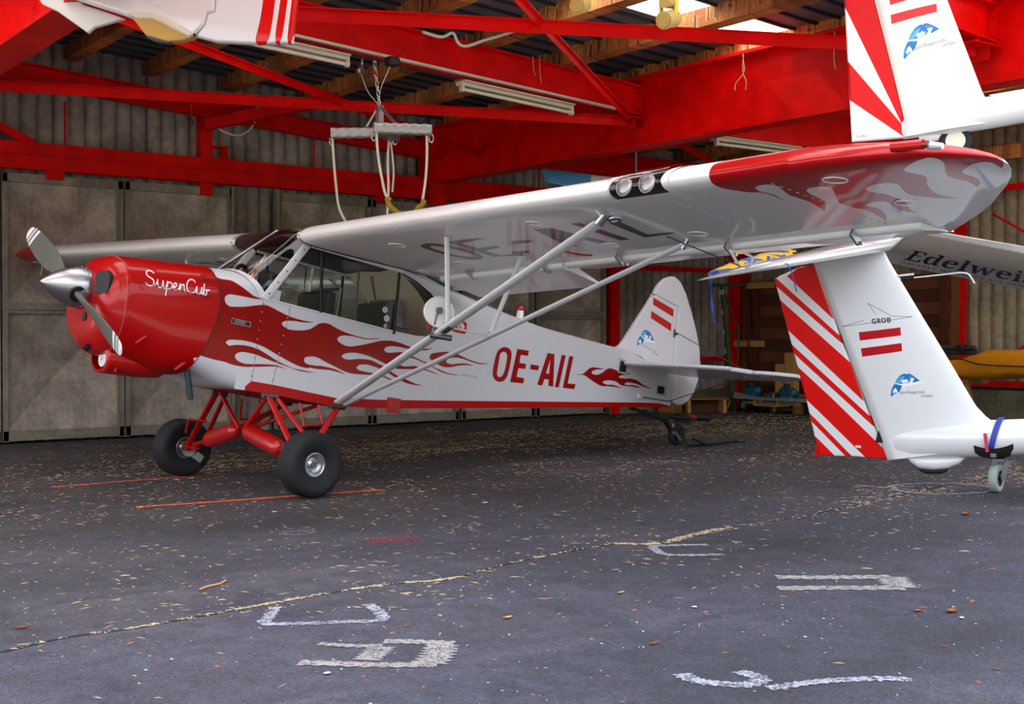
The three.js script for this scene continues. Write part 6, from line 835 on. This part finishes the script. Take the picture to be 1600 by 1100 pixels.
{ // padded cover with blue ribbons over the end of that tailplane
  const P = W3.pad.map((p) => V(...p)), cv = new THREE.CatmullRomCurve3(P), o = P[0], rg = []; const up = V(0, 1, 0);
  for (let i = 0; i <= 18; i++) { const t = i / 18, c = cv.getPointAt(t).sub(o), d = cv.getTangentAt(t), s = d.clone().cross(up).normalize(), k = 0.55 + 0.45 * Math.sin(Math.min(1, t * 2.2) * Math.PI / 2), e = t > 0.93 ? 0.6 : 1, r = []; for (let j = 0; j < 14; j++) { const a = j / 14 * 6.2832; r.push(c.clone().addScaledVector(s, Math.cos(a) * 0.10 * k * e).add(V(0, (Math.sin(a) * 0.032 * k + 0.012 * t) * e + 0.012 * Math.sin(i * 1.9 + j), 0))); } rg.push(r); }
  const m = std(0xffffff, 0.7, { map: canvasTex(512, 256, (c, w, h) => { c.fillStyle = '#dcae2c'; c.fillRect(0, 0, w, h); c.fillStyle = '#2a5ea8'; for (let k = 0; k < 26; k++) { const x = rr(0, w), y = rr(0, h), L = rr(30, 120); c.beginPath(); c.ellipse(x, y, L, rr(6, 18), rr(-0.3, 0.3), 0, 7); c.fill(); } c.fillStyle = '#e8c65a'; for (let k = 0; k < 30; k++) c.fillRect(rr(0, w), rr(0, h), rr(10, 60), 6); c.fillStyle = '#2450a0'; c.fillRect(0, 100, w, 26); }) });
  const t = thing('pad', 'yellow and blue padded cover lying on the near end of the white tailplane', 'pad', o.toArray()); const g = loft(rg, { capA: true, capB: true }); uvMap(g, (x, y, z) => [Math.hypot(x, z) * 1.9, 0.5 + y * 5]); part(t, 'cushion', g, m);
  const rib = (pts, w2) => { const c = new THREE.CatmullRomCurve3(pts.map((p) => V(...p).sub(o))), r2 = []; for (let i = 0; i <= 24; i++) { const q = c.getPointAt(i / 24); const tw = 0.5 + 0.4 * Math.sin(i * 0.5); r2.push([V(q.x - w2 * tw, q.y, q.z - 0.004), V(q.x, q.y, q.z + 0.003), V(q.x + w2 * tw, q.y, q.z - 0.004)]); } return loft(r2, { closed: false }); };
  const bs = std(0x1c50b4, 0.6, { side: THREE.DoubleSide }); part(t, 'ribbon', rib(W3.ribA, 0.016), bs); part(t, 'ribbon', rib(W3.ribB, 0.014), bs);
  part(t, 'strap', [new THREE.TorusGeometry(0.07, 0.012, 6, 20).scale(1.1, 0.5, 1).rotateY(0.8).translate(...V(...W3.ribB[0]).sub(o).toArray())], M.blueStrap);
}
{ // dolly under the tail boom
  const a = TRACE.g1Frame[0], turn = Math.atan2(-a[2], a[0]), t = thing('tail_dolly', 'tail dolly with a grey castor wheel strapped under the white boom', 'dolly', [8.02, 0, -5.05], turn);
  const tire = new THREE.LatheGeometry([[0.055, -0.028], [0.085, -0.030], [0.098, -0.024], [0.1, 0], [0.098, 0.024], [0.085, 0.030], [0.055, 0.028]].map(([r, y]) => new THREE.Vector2(r, y)), 40).rotateX(Math.PI / 2).rotateY(1.4).translate(0, 0.1, 0);
  part(t, 'castor_wheel', tire, M.greyRubber); part(t, 'wheel_disc', [new THREE.CylinderGeometry(0.058, 0.058, 0.03, 28).rotateX(Math.PI / 2).rotateY(1.4).translate(0, 0.1, 0), new THREE.CylinderGeometry(0.016, 0.016, 0.075, 14).rotateX(Math.PI / 2).rotateY(1.4).translate(0, 0.1, 0)], M.black);
  const fz = (d) => [d * Math.sin(1.4), d * Math.cos(1.4)]; const [ux, uz] = fz(0.042);
  part(t, 'fork', [beamBox([ux, 0.09, uz], [ux + 0.035, 0.23, uz], 0.012, 0.035), beamBox([-ux, 0.09, -uz], [-ux + 0.035, 0.23, -uz], 0.012, 0.035), box(0.08, 0.016, 0.10, 0.02, 0.232, 0)], M.steel);
  const sd = []; for (let i = 0; i <= 10; i++) { const x = -0.13 + 0.26 * i / 10, r = []; for (let j = 0; j <= 12; j++) { const q = Math.PI * (1.15 + 0.7 * j / 12), rad = 0.150; r.push(V(x, 0.387 + rad * Math.sin(q) + 0.05 * Math.pow(Math.abs(x) / 0.13, 2) * 0.6 + x * 0.085, rad * Math.cos(q))); } sd.push(r); } part(t, 'saddle', loft(sd, { closed: false }), std(0x2a1c16, 0.7, { side: THREE.DoubleSide }));
  const st = []; for (const x of [-0.02, 0.02]) { const r = []; for (let j = 0; j <= 40; j++) { const q = j / 40 * 6.2832; r.push(V(x + 0.035 * Math.sin(q), 0.385 + 0.146 * Math.sin(q), 0.141 * Math.cos(q))); } st.push(r); } const strap = part(t, 'strap', loft(st, { closed: false }), std(0x2a3f98, 0.6, { side: THREE.DoubleSide }), 'blue strap'); part(strap, 'strap_tail', box(0.022, 0.13, 0.006, -0.045, 0.36, 0.146, 0, 0.12), std(0xc0205a, 0.6)); part(strap, 'buckle', rbox(0.04, 0.03, 0.02, 0.005, 0.0, 0.27, 0.12), M.steel);
}
{ // second sailplane, hung high behind the wing tip
  const g2 = thing('sailplane_tail', 'white sailplane tail with fanning red rays on the rudder, hung high above the wing', 'sailplane'); setFrame(g2, TRACE.g2Frame);
  const [rM, rUV] = decal(-0.35, 0.05, -0.05, 1.25, 512, 1664, '#eeeee9', (c, f) => { c.fillStyle = '#d40000'; for (const p of TRACE.g2Stripes) { poly(c, p, f); c.fill(); } const [e0, e1, e2] = TRACE.g2Elan.map(f); c.strokeStyle = '#b8322a'; c.lineWidth = 2; c.strokeRect(e1[0], e1[1] - 34, 62, 30); c.fillStyle = '#b8322a'; c.font = 'bold italic 24px sans-serif'; c.fillText('ELAN', e1[0] + 2, e1[1] - 10); c.font = '14px sans-serif'; c.fillText('FLIGHT', e1[0] + 72, e1[1] - 8); void e0; void e2; }, 0.1);
  const cut = TRACE.g2Rudder; part(g2, 'rudder', rUV(thinPlate(cut, 0.05)), rM);
  const [fM, fUV] = decal(-0.2, 0.9, -0.05, 1.25, 1024, 1210, '#eeeee9', (c, f) => { c.fillStyle = '#d90e0e'; for (const p of TRACE.g2Flag) { poly(c, p, f); c.fill(); } const [l0, l1, l2] = TRACE.g2Logo; const m = boxMap([l0[0], l1[1] + 0.0], [l2[0] - l0[0], 0.045], [0, -(l1[1] - l0[1]) * 1.0]); clubLogo(c, (q) => f(m(q))); logoText(c, (q) => f(m([q[0] + 0.04, q[1] - 0.07])), 27); });
  const hp = [[0.004, 0], [0.022, 0.095], [-0.039, 0.48], [-0.113, 0.901], [-0.157, 1.197]], lp = [[0.60, 0.03], [0.55, 0.13], [0.515, 0.18], [0.503, 0.197], [0.325, 0.834], [0.225, 1.19]];
  part(g2, 'fin', fUV(finLoft((q) => [linT(1.197 * q, hp), 1.197 * q], (q) => { const t = 0.03 + 1.17 * Math.pow(q, 0.8); return [linT(t, lp), t]; }, (q) => q < 0.15 ? 0.09 - 0.25 * q : 0.053)), fM);
  part(g2, 'tail_boom', tubeLoft([[0.0, 0.06, 0.055, 0.03], [0.1, 0.08, 0.085, 0.06], [0.3, 0.09, 0.105, 0.085], [0.55, 0.098, 0.1, 0.095], [0.9, 0.125, 0.1, 0.1], [1.5, 0.17, 0.115, 0.115], [2.2, 0.22, 0.13, 0.13]]), M.gel);
  part(g2, 'wheel_fairing', tubeLoft([[0.10, -0.01, 0.01, 0.015], [0.16, 0.0, 0.04, 0.02], [0.27, 0.0, 0.042, 0.022], [0.36, 0.005, 0.04, 0.02], [0.42, 0.01, 0.015, 0.015]]), M.gel);
  const wh = part(g2, 'tail_wheel', new THREE.LatheGeometry([[0.06, -0.025], [0.088, -0.028], [0.1, -0.015], [0.1, 0.015], [0.088, 0.028], [0.06, 0.025]].map(([r, y]) => new THREE.Vector2(r, y)), 36).rotateX(Math.PI / 2).translate(0.315, -0.055, 0), M.rubber); part(wh, 'hub', new THREE.CylinderGeometry(0.062, 0.062, 0.046, 28).rotateX(Math.PI / 2).translate(0.315, -0.055, 0), std(0xe4dfcc, 0.5));
  part(g2, 'hanging_strap', [box(0.05, 1.24, 0.008, 0.95, 0.84, 0), new THREE.TorusGeometry(0.106, 0.008, 6, 30).rotateY(Math.PI / 2).translate(0.95, 0.129, 0)], M.strapYellow);
}
{ // tail of a third one, hung at the upper left
  const g3 = thing('sailplane_tail', 'white sailplane tail hung at the roof, with red rudder bands and an ochre skid', 'sailplane'); setFrame(g3, TRACE.g3Frame);
  const F = TRACE.g3Fin; const wide = (pts, d, b) => new THREE.ExtrudeGeometry(shapeOf(pts), { depth: d, bevelEnabled: true, bevelThickness: b, bevelSize: b * 0.7, bevelOffset: -b * 0.7, bevelSegments: 5, curveSegments: 6 }).translate(0, 0, -d / 2);
  part(g3, 'fin', wide(F, 0.015, 0.03), M.gel);
  const [m3, uv3] = decal(-0.05, 0.75, -0.1, 1.0, 1024, 1408, GW, (c, f) => { c.fillStyle = '#e00d08'; for (const p of TRACE.g3Stripes) { smoothPoly(c, p, f); c.fill(); } });
  part(g3, 'rudder', uv3(thinPlate(TRACE.g3Rudder, 0.065)), m3);
  part(g3, 'skid_edge', wide([[-0.375, 0.125], [-0.326, 0.140], [-0.223, 0.134], [-0.132, 0.092], [0.008, 0.004], [-0.02, -0.012], [-0.14, 0.05], [-0.223, 0.092], [-0.32, 0.095]], 0.06, 0.02), M.cream);
  part(g3, 'tail_skid', wide(TRACE.g3Skid, 0.045, 0.015), M.tan); part(g3, 'skid_sole', wide(TRACE.g3SkidLow, 0.05, 0.006), M.greyLow);
  part(g3, 'rudder_cable', [rod([0.005, 0.0, 0.045], [0.015, 0.004, 0.045], 0.008)], M.black);
  part(g3, 'reflective_label', prism([[-0.30, 0.21], [-0.24, 0.205], [-0.19, 0.17], [-0.20, 0.165], [-0.25, 0.19]], 0.003).translate(0, 0, 0.038), M.white);
  part(g3, 'hanging_strap', box(0.05, 0.9, 0.01, -0.2, 0.85, 0), M.strapYellow);
  const cl3 = []; const C3 = TRACE.g3Cloth; const g = new THREE.ExtrudeGeometry(shapeOf(C3), { depth: 0.02, bevelEnabled: true, bevelThickness: 0.01, bevelSize: 0.01, bevelOffset: -0.01, bevelSegments: 2 }); void cl3; const cover = single('dust_cover', 'white cloth cover with a stiff folded edge, under the roof left of the ochre skid', 'cover', g, M.cloth); setFrame(cover, TRACE.g3Frame); cover.translateZ(-0.12);
}
{ // silver wing reaching in from the right, with lettering along its underside
  const U = W3.edelUp.map((p) => V(...p)), Lo = W3.edelLo.map((p) => V(...p)), cu = new THREE.CatmullRomCurve3(U), cLo = new THREE.CatmullRomCurve3(Lo), rg = [], uv = [], n = 30;
  const view = V(-0.6, -0.15, 0.78).normalize();
  for (let i = 0; i <= n; i++) { const t = i / n, a = cu.getPoint(t), b = cLo.getPoint(t), r = [], d = b.clone().sub(a), nn = d.clone().cross(cu.getTangent(t)).normalize(); if (nn.dot(view) < 0) nn.negate(); const th = (0.10 + 0.09 * t); for (const [u, v] of AF) { const k = u, off = v > 0 ? -v * 0.8 : (0.012 - v) * 0.55 * Math.sin(Math.min(1, u * 4) * 1.57); r.push(a.clone().addScaledVector(d, k).addScaledVector(nn, (v >= 0.0 ? -v * 1.0 : 0.022 * Math.sin(Math.PI * Math.min(1, k * 1.4 + 0.05))) * th / 0.12 * 1.1)); uv.push(t, v < 0 ? 1 - k : 0.0); void off; } rg.push(r); }
  const g = loft(rg); g.setAttribute('uv', new THREE.Float32BufferAttribute(uv, 2));
  const tex = canvasTex(2048, 256, (c, w, h) => { c.fillStyle = '#cbc6b9'; c.fillRect(0, 0, w, h); const x0 = w * 0.515, x1 = w * 0.80; c.fillStyle = '#b9b8b8'; c.fillRect(w * 0.46, h * 0.52, w, h * 0.48); c.fillStyle = '#1d2036'; c.save(); c.translate(x0, h * 0.81); c.font = 'bold italic 132px serif'; const m = c.measureText('Edelweiss').width; c.scale((x1 - x0) / m, 1); c.fillText('Edelweiss', 0, 0); c.restore(); c.save(); c.translate(x0, h * 0.94); c.font = '26px serif'; const m2 = c.measureText('DAS EDLE WEISSBIER AUS DEN ALPEN').width; c.scale((x1 - x0) * 1.02 / m2, 1); c.fillText('DAS EDLE WEISSBIER AUS DEN ALPEN', 0, 0); c.restore(); }, { repeat: false });
  const t = thing('aircraft_wing', 'silvery wing with dark lettering along its underside, behind the white T-tail', 'wing', U[0].toArray()); part(t, 'wing_skin', g.translate(-U[0].x, -U[0].y, -U[0].z), phys(0xffffff, 0.3, { map: tex, clearcoat: 0.8, clearcoatRoughness: 0.1 }));
  const e = U[4].clone().sub(U[0]), f = Lo[4].clone().sub(U[0]); part(t, 'wing_stand', [rod([e.x, e.y, e.z], [e.x, -U[0].y, e.z], 0.04), rod([f.x, f.y, f.z], [f.x, -U[0].y, f.z], 0.04)], M.steel);
}
{ // stored wing tip in a light blue cover, beyond the girder
  const P = W3.blueTip.map((p) => V(...p)), o = P[0].clone(), q = P.map((p) => p.clone().sub(o)), sec = (a, b, th) => { const r = [], d = b.clone().sub(a), n = d.clone().cross(q[4].clone().sub(q[0])).normalize(); for (let j = 0; j < 18; j++) { const an = j / 18 * 6.2832; r.push(a.clone().addScaledVector(d, 0.5 - 0.5 * Math.cos(an)).addScaledVector(n, Math.sin(an) * th * (0.7 + 0.3 * Math.cos(an)))); } return r; };
  const L2 = (a, b, t) => a.clone().lerp(b, t); const up = (t) => L2(q[0], q[4], t), lo = (t) => L2(L2(q[1], q[3], Math.min(1, t / 0.3)), q[5], Math.max(0, (t - 0.3) / 0.7));
  const t = thing('stored_wing', 'wing tip in a light blue cover, seen above the near wing under the girder', 'wing', o.toArray());
  part(t, 'tip_cover', loft([sec(up(0), L2(up(0), lo(0), 0.9), 0.01), sec(up(0.02), lo(0.02), 0.04), sec(up(0.2), lo(0.2), 0.05), sec(up(0.38), lo(0.38), 0.05)], { capA: true, capB: true }), M.skyBlue, 'light blue cover'); part(t, 'wing_panel', loft([sec(up(0.38), lo(0.38), 0.048), sec(up(0.7), lo(0.7), 0.055), sec(up(1.3), lo(1.3), 0.06)], { capB: true }), M.gel);
  part(t, 'cover_lug', rod([q[1].x + 0.05, q[1].y - 0.02, q[1].z + 0.05], [q[1].x + 0.05, q[1].y + 0.04, q[1].z + 0.05], 0.015), M.skyBlue); part(t, 'hanger', [rod(up(0.7).toArray(), [up(0.7).x, up(0.7).y + 1.0, up(0.7).z], 0.012)], M.steel);
}
// ---------------------------------------------------------------- along the far right wall
{ // big wooden panel of boards standing against the wall
  const t = thing('timber_partition', 'large brown timber partition of horizontal boards standing against the right wall', 'partition', [13.86, 0, -11.15]); t.rotation.z = -0.03;
  const H = 1.80, L = 3.5, nb = 11, gs = [0, 1, 2].map(() => boxUV(new THREE.BoxGeometry(0.025, H / nb - 0.006, L))), tone = [M.woodDark, M.woodMid, std(0xd8b090, 0.8, { map: M.woodDark.map })];
  for (let i = 0; i < nb; i++) { const b = part(t, i ? 'board_' + String(i).padStart(3, '0') : 'board', gs[i % 3], tone[(i * 7 + (i >> 1)) % 3]); b.position.set(0.004 * (i % 2), 0.06 + (i + 0.5) * H / nb, 0); }
  for (const z of [-1.66, -1.45, -0.55, 0.6, 1.68]) part(t, 'batten', boxUV(box(0.05, H + 0.02, 0.10, -0.04, H / 2 + 0.06, z)), z < -1.5 ? M.woodDark : M.woodMid);
  for (const [y, z, w] of [[1.83, -1.35, 0.5], [0.98, -1.55, 0.55], [0.98, -0.35, 0.35], [0.2, 0, 3.3]]) part(t, 'cross_piece', boxUV(box(0.06, 0.09, w, -0.085, y, z)), y > 1 || z < -1 ? M.woodPale : M.woodDark);
  part(t, 'loose_lath', boxUV(beamBox([-0.09, 1.75, -1.62], [-0.09, 0.7, -1.50], 0.06, 0.04)), M.woodMid);
  part(t, 'end_board', boxUV(box(0.16, H, 0.03, 0.06, H / 2 + 0.06, L / 2 + 0.02)), M.woodDark); part(t, 'top_board', boxUV(box(0.1, 0.03, L, 0.02, H + 0.075, 0)), M.woodMid);
}
[['pale wooden block standing upright on end, left of a taller block', 0.42, -12.0, 0.15], ['taller pale wooden block standing on end against the brown panel', 0.58, -11.82, 0.17]].forEach(([label, h, z, w], i) => single('wooden_block', label, 'wood block', boxUV(rbox(0.12, h, w, 0.006, 0, h / 2 + (0.28), 0)), M.woodPale, [13.72, 0, z]) && i);
single('wooden_shelf_board', 'rough board carrying two upright wooden blocks behind the trolley', 'board', boxUV(merge([box(0.22, 0.04, 0.6, 0, 0.26, 0), box(0.18, 0.24, 0.05, 0, 0.12, -0.2), box(0.18, 0.24, 0.05, 0, 0.12, 0.2)])), M.woodGrey, [13.72, 0, -11.9]);
{ const t = thing('step_box', 'low open wooden box of pale boards below the rudder, against the back wall', 'box', [12.93, 0, -12.80], -0.5); part(t, 'lid', boxUV(rbox(0.62, 0.03, 0.3, 0.004, 0.05, 0.20, 0)), M.woodGrey); for (const x of [-0.22, 0.3]) part(t, 'side_board', boxUV(box(0.04, 0.19, 0.28, x, 0.095, 0)), M.woodPale); part(t, 'back_board', boxUV(box(0.54, 0.19, 0.02, 0.04, 0.095, -0.13)), M.woodDark); }
single('wood_block_seat', 'thick upright wooden block standing left of the open box', 'wood block', boxUV(rbox(0.26, 0.42, 0.26, 0.012, 0, 0.21, 0)), M.woodGrey, [12.50, 0, -13.0], 0.3);
{ const t = thing('green_frame', 'green lattice frame of steel tube leaning at the corner post', 'frame', [13.45, 0, -12.75]); const G = W3.green.map((p) => [p[0] - 13.45, p[1], p[2] + 12.75]); const foot = (p) => [p[0] + 0.03, 0, p[2] + 0.05];
  part(t, 'upright', beamBox(G[2], foot(G[3]), 0.05, 0.05), M.green); part(t, 'diagonal', rod(G[4], G[5], 0.014), M.green); part(t, 'diagonal', rod(G[5], foot(G[6]), 0.014), M.green); part(t, 'rung', rod(G[7], G[8], 0.013), M.green); part(t, 'top_bar', beamBox(G[0], G[1], 0.05, 0.05), M.green); for (let k = 0; k < 5; k++) { const q = G[2].map((v, i) => v + (G[3][i] - v) * (0.06 + 0.2 * k)); part(t, 'white_band', box(0.056, 0.07, 0.056, q[0], q[1], q[2]), M.cream); } }
single('bent_rod', 'yellow bent rod leaning in front of the corner post', 'rod', pipe([[0, 0, 0.03], [0.03, 0.03, 0], [0.14, 0.20, 0], [0.16, 0.45, -0.02]], 0.018, 24, 8), M.yellowPaint, [13.36, 0, -12.76]);
{ // trolley with small engines on it
  const t = thing('trolley', 'low grey trolley carrying blue motors and a yellow tray, in front of the wooden panel', 'trolley', [13.46, 0, -11.90], Math.PI / 2 * 0.98);
  part(t, 'frame', [beamBox([-0.68, 0.22, -0.05], [-0.2, 0.22, -0.05], 0.05, 0.05), beamBox([-0.45, 0.16, 0.0], [0.62, 0.14, 0.0], 0.04, 0.04), beamBox([0.15, 0.19, -0.05], [0.72, 0.26, -0.05], 0.05, 0.05), beamBox([-0.45, 0.22, -0.14], [0.66, 0.22, -0.14], 0.04, 0.04)], M.greyPaint);
  part(t, 'tray', [box(0.44, 0.02, 0.26, 0.08, 0.12, 0.02), box(0.44, 0.09, 0.015, 0.08, 0.16, 0.15), box(0.02, 0.12, 0.26, -0.14, 0.17, 0.02), box(0.02, 0.12, 0.26, 0.30, 0.17, 0.02)], M.yellowPaint);
  for (const [x, l] of [[-0.25, 0.3], [0.42, 0.26]]) { const e = part(t, 'motor', [new THREE.CapsuleGeometry(0.07, l * 0.6, 6, 16).rotateZ(Math.PI / 2).translate(x, 0.31, 0.0), rbox(l * 0.7, 0.08, 0.14, 0.02, x, 0.255, 0)], M.engineBlue); part(e, 'cylinder', [new THREE.CylinderGeometry(0.04, 0.05, 0.12, 14).translate(x + 0.05, 0.37, 0.02)], M.black); }
  part(t, 'engine', [rbox(0.2, 0.13, 0.16, 0.02, 0.05, 0.24, 0), rod([0.0, 0.2, 0.09], [0.14, 0.2, 0.09], 0.05)], M.steel);
  for (const [x, r] of [[-0.62, 0.085], [0.05, 0.06], [0.66, 0.1]]) { const w2 = part(t, 'castor', new THREE.TorusGeometry(r * 0.72, r * 0.28, 8, 24).translate(x, r, 0.06), M.rubber); part(w2, 'castor_disc', new THREE.CylinderGeometry(r * 0.55, r * 0.55, 0.03, 20).rotateX(Math.PI / 2).translate(x, r, 0.06), M.greyPaint); }
}
{ // yellow tarpaulin over something long on wooden trestles
  const t = thing('tarpaulin', 'glossy orange-yellow tarpaulin folded over a long load beside the right wall', 'tarpaulin', [13.35, 0, -8.0]); const rg = []; const n = 40;
  for (let i = 0; i <= n; i++) { const z = -1.25 + 3.6 * i / n, e = Math.min(1, (i + 0.3) / 3), hi = 0.82 + 0.12 * Math.min(1, Math.max(0, (z + 0.75) / 0.3)), lo = 0.62 + 0.03 * Math.sin(z * 3), r = []; for (let j = 0; j < 22; j++) { const a = j / 22 * 6.2832, w2 = 0.30 * e, q = (v) => Math.sign(v) * Math.pow(Math.abs(v), 0.6); r.push(V(w2 * q(Math.cos(a)) * -1 + 0.02 * perlin.noise(z * 6, j * 0.7, 2), (hi + lo) / 2 + (hi - lo) / 2 * q(Math.sin(a)) * e + 0.022 * perlin.noise(z * 5, j * 0.5, 1) + 0.012 * perlin.noise(z * 14, j * 1.3, 5), z)); } rg.push(r); }
  part(t, 'sheet', loft(rg, { capA: true, capB: true }), M.tarp); part(t, 'fold', [pipe([[-0.315, 0.76, -1.2], [-0.32, 0.80, -0.9], [-0.325, 0.83, -0.7], [-0.325, 0.775, -0.45], [-0.325, 0.755, 0.1], [-0.325, 0.76, 1]], 0.008, 40)], M.tarpDark);
}
{ const t = thing('bundle', 'dark bundle of rolled sheets tied with a black strap on the tarpaulin', 'bundle', [13.3, 0.92, -8.98]); part(t, 'roll', [new THREE.CapsuleGeometry(0.03, 0.62, 6, 14).rotateX(Math.PI / 2).translate(0, 0.035, 0), new THREE.CapsuleGeometry(0.03, 0.62, 6, 14).rotateX(Math.PI / 2).translate(0.02, -0.02, 0.03)], std(0x38332f, 0.7)); part(t, 'knot', [new THREE.IcosahedronGeometry(0.05, 1).scale(0.8, 1, 1).translate(-0.02, 0.03, 0.14), new THREE.TorusGeometry(0.05, 0.014, 6, 14).translate(-0.02, 0.02, 0.2)], M.black); }
{ const t = thing('trestle', 'pale wooden trestle under the left end of the yellow tarpaulin', 'trestle', [13.3, 0, -8.8]); part(t, 'leg', boxUV(beamBox([0, 0.57, 0], [0, 0, -0.14], 0.05, 0.04)), M.woodPale); part(t, 'leg', boxUV(beamBox([0.02, 0.57, 0.02], [0.02, 0, 0.14], 0.05, 0.04)), M.woodPale); part(t, 'crossbar', boxUV(box(0.5, 0.06, 0.05, 0.2, 0.555, 0)), M.woodPale); }
single('trestle', 'wooden trestle under the right part of the yellow tarpaulin', 'trestle', boxUV(merge([beamBox([0, 0.57, 0], [0, 0, -0.14], 0.05, 0.04), beamBox([0.02, 0.57, 0.02], [0.02, 0, 0.14], 0.05, 0.04), box(0.5, 0.06, 0.05, 0.2, 0.555, 0)])), M.woodPale, [13.3, 0, -6.4]);
{ // tow bar lying behind the tail wheel
  const t = thing('tow_bar', 'thin black tow bar lying on the floor behind the tail wheel', 'tow bar', [8.78, 0, -8.86], 0.14); part(t, 'bar', [pipe([[0, 0.09, 0.05], [0.10, 0.06, 0.04], [0.22, 0.018, 0.03], [0.5, 0.014, 0.02], [0.86, 0.018, 0]], 0.011, 30)], M.black); part(t, 'bar', [pipe([[0.02, 0.016, -0.03], [0.3, 0.016, -0.01], [0.62, 0.018, 0.0]], 0.01, 20)], M.black); part(t, 'grip', rod([0.80, 0.018, 0.0], [0.95, 0.018, -0.005], 0.016), M.steel);
}
// ---------------------------------------------------------------- litter on the floor
{
  const blade = (() => { const g = new THREE.BufferGeometry(); g.setAttribute('position', new THREE.Float32BufferAttribute([-0.5, 0, -0.5, 0.5, 0, -0.4, 0.5, 0.2, 0.4, -0.5, 0.1, 0.5, 0, 0.9, 0], 3)); g.setIndex([0, 4, 1, 1, 4, 2, 2, 4, 3, 3, 4, 0]); g.computeVertexNormals(); return g; })();
  const scatter = (name, label, cat, n, place, size, color) => { const im = new THREE.InstancedMesh(blade, M.straw, n), m = new THREE.Matrix4(), q = new THREE.Quaternion(), c = new THREE.Color(); for (let i = 0; i < n; i++) { const [x, z] = place(); const [l, w2, h] = size(); q.setFromAxisAngle(V(0, 1, 0), rr(0, 6.283)); m.compose(V(x, 0.0015, z), q, V(l, h, w2)); im.setMatrixAt(i, m); im.setColorAt(i, color(c)); } im.name = numbered(name); im.castShadow = im.receiveShadow = true; im.userData = { kind: 'stuff', label, category: cat }; scene.add(im); };
  // where it has gathered: density over the floor
  const dens = (x, z) => { let d = 0.10; const u = (x * 0.995 - (z + 9) * 0.1); d += 1.1 * Math.exp(-Math.pow((z + 10.6 + 0.10 * (x - 7)) / 0.85, 2)) * Math.min(1, Math.max(0, (x - 3.2) / 3)); d += 0.5 * Math.exp(-Math.pow((z + 10.0) / 0.5, 2)) * (x < 5 ? 1 : 0.3); d += 0.55 * Math.exp(-Math.pow((z + 5.35 + 0.13 * (x - 7)) / 0.30, 2)) * (x > 6 ? 1 : 0.1); d += 0.3 * Math.exp(-Math.pow((z + 7.9) / 0.7, 2)) * (x > 6 ? 1 : 0.3); d *= 0.35 + 1.5 * Math.max(0, fbm(x * 1.5, z * 2.5) + 0.25); void u; return d * Math.min(1, Math.max(0.05, (-z - 3.2) / 2)); };
  const pick = () => { for (let k = 0; k < 200; k++) { const x = rr(1.2, 13.5), z = rr(-12.9, -2.4); if (rnd() < dens(x, z)) return [x, z]; } return [7, -10]; };
  scatter('straw', 'loose straw and dry grass scattered over the asphalt floor', 'straw', 15000, pick, () => { const l = rr(0.012, 0.06); return [l, rr(0.002, 0.005), rr(0.002, 0.006)]; }, (c) => { const v = rr(0.45, 1.0); return c.setRGB(0.50 * v, 0.35 * v, 0.19 * v); });
  const crackPts = new THREE.CatmullRomCurve3(TRACE.marks.crack.map(([x, z]) => V(x, 0, z)));
  scatter('straw', 'pale straw caught along the crack in the asphalt', 'straw', 900, () => { let t = 0; for (let k = 0; k < 60; k++) { t = Math.pow(rnd(), 0.7); if (rnd() < 0.15 + 1.6 * Math.max(0, fbm(t * 23, 0.7))) break; } const p = crackPts.getPoint(t), w2 = t > 0.55 ? 0.06 * t * t : 0.010; return [p.x + rr(-w2, w2), p.z + rr(-w2, w2)]; }, () => [rr(0.01, 0.035), rr(0.002, 0.004), rr(0.002, 0.006)], (c) => { const v = rr(0.5, 1.0); return c.setRGB(0.55 * v, 0.42 * v, 0.25 * v); });
  scatter('grit', 'small stones and flecks scattered over the asphalt', 'grit', 2600, () => [rr(1.0, 11), rr(-9, -2.0)], () => { const s = rr(0.004, 0.012); return [s, s * rr(0.5, 1), s * 0.4]; }, (c) => { const v = rr(0.1, 0.4); return c.setRGB(v, v * 0.97, v * 0.95); });
  const leafShape = (L, w2) => { const g = new THREE.PlaneGeometry(L, w2, 6, 4); const P = g.attributes.position; for (let i = 0; i < P.count; i++) { const u = P.getX(i) / L, v = P.getY(i) / w2; P.setXYZ(i, P.getX(i), P.getY(i) * Math.sqrt(Math.max(0, 1 - 4 * u * u)) * (1 + 0.3 * Math.sin(u * 14)), 0.10 * L * (4 * v * v) + 0.12 * L * u * u * 2); } g.rotateX(-Math.PI / 2); g.computeVertexNormals(); return g; };
  scatter('dry_leaf_bits', 'small brown bits of dry leaf scattered over the floor', 'leaf litter', 420, () => { const p = pick(); return rnd() < 0.5 ? p : [rr(1.5, 9), rr(-8, -2.3)]; }, () => { const s = rr(0.012, 0.035); return [s, s * 0.45, 0.006]; }, (c) => { const v = rr(0.4, 1.1); return c.setRGB(0.26 * v, 0.10 * v, 0.045 * v); });
  const brown = std(0x8c4a24, 0.85, { side: THREE.DoubleSide }), fawn = std(0xb98a5c, 0.85, { side: THREE.DoubleSide }), pale = std(0xcfc4ae, 0.85, { side: THREE.DoubleSide });
  for (const [label, x, z, L, w2, m, turn] of TRACE.leaves.map(([l, x, z, L, w2, k, t]) => [l, x, z, L, w2, [brown, fawn, pale][k], t])) single('dry_leaf', label, 'leaf', leafShape(L, w2), m, [x, 0.003, z], turn);
  single('twig', 'thin brown twig lying on the asphalt at the left', 'twig', pipe([[-0.1, 0.006, 0.01], [-0.03, 0.008, 0.0], [0.04, 0.007, 0.005], [0.11, 0.008, -0.02]], 0.005, 20, 6), fawn, TRACE.twig, 0.45);
}

renderer.render(scene, camera);
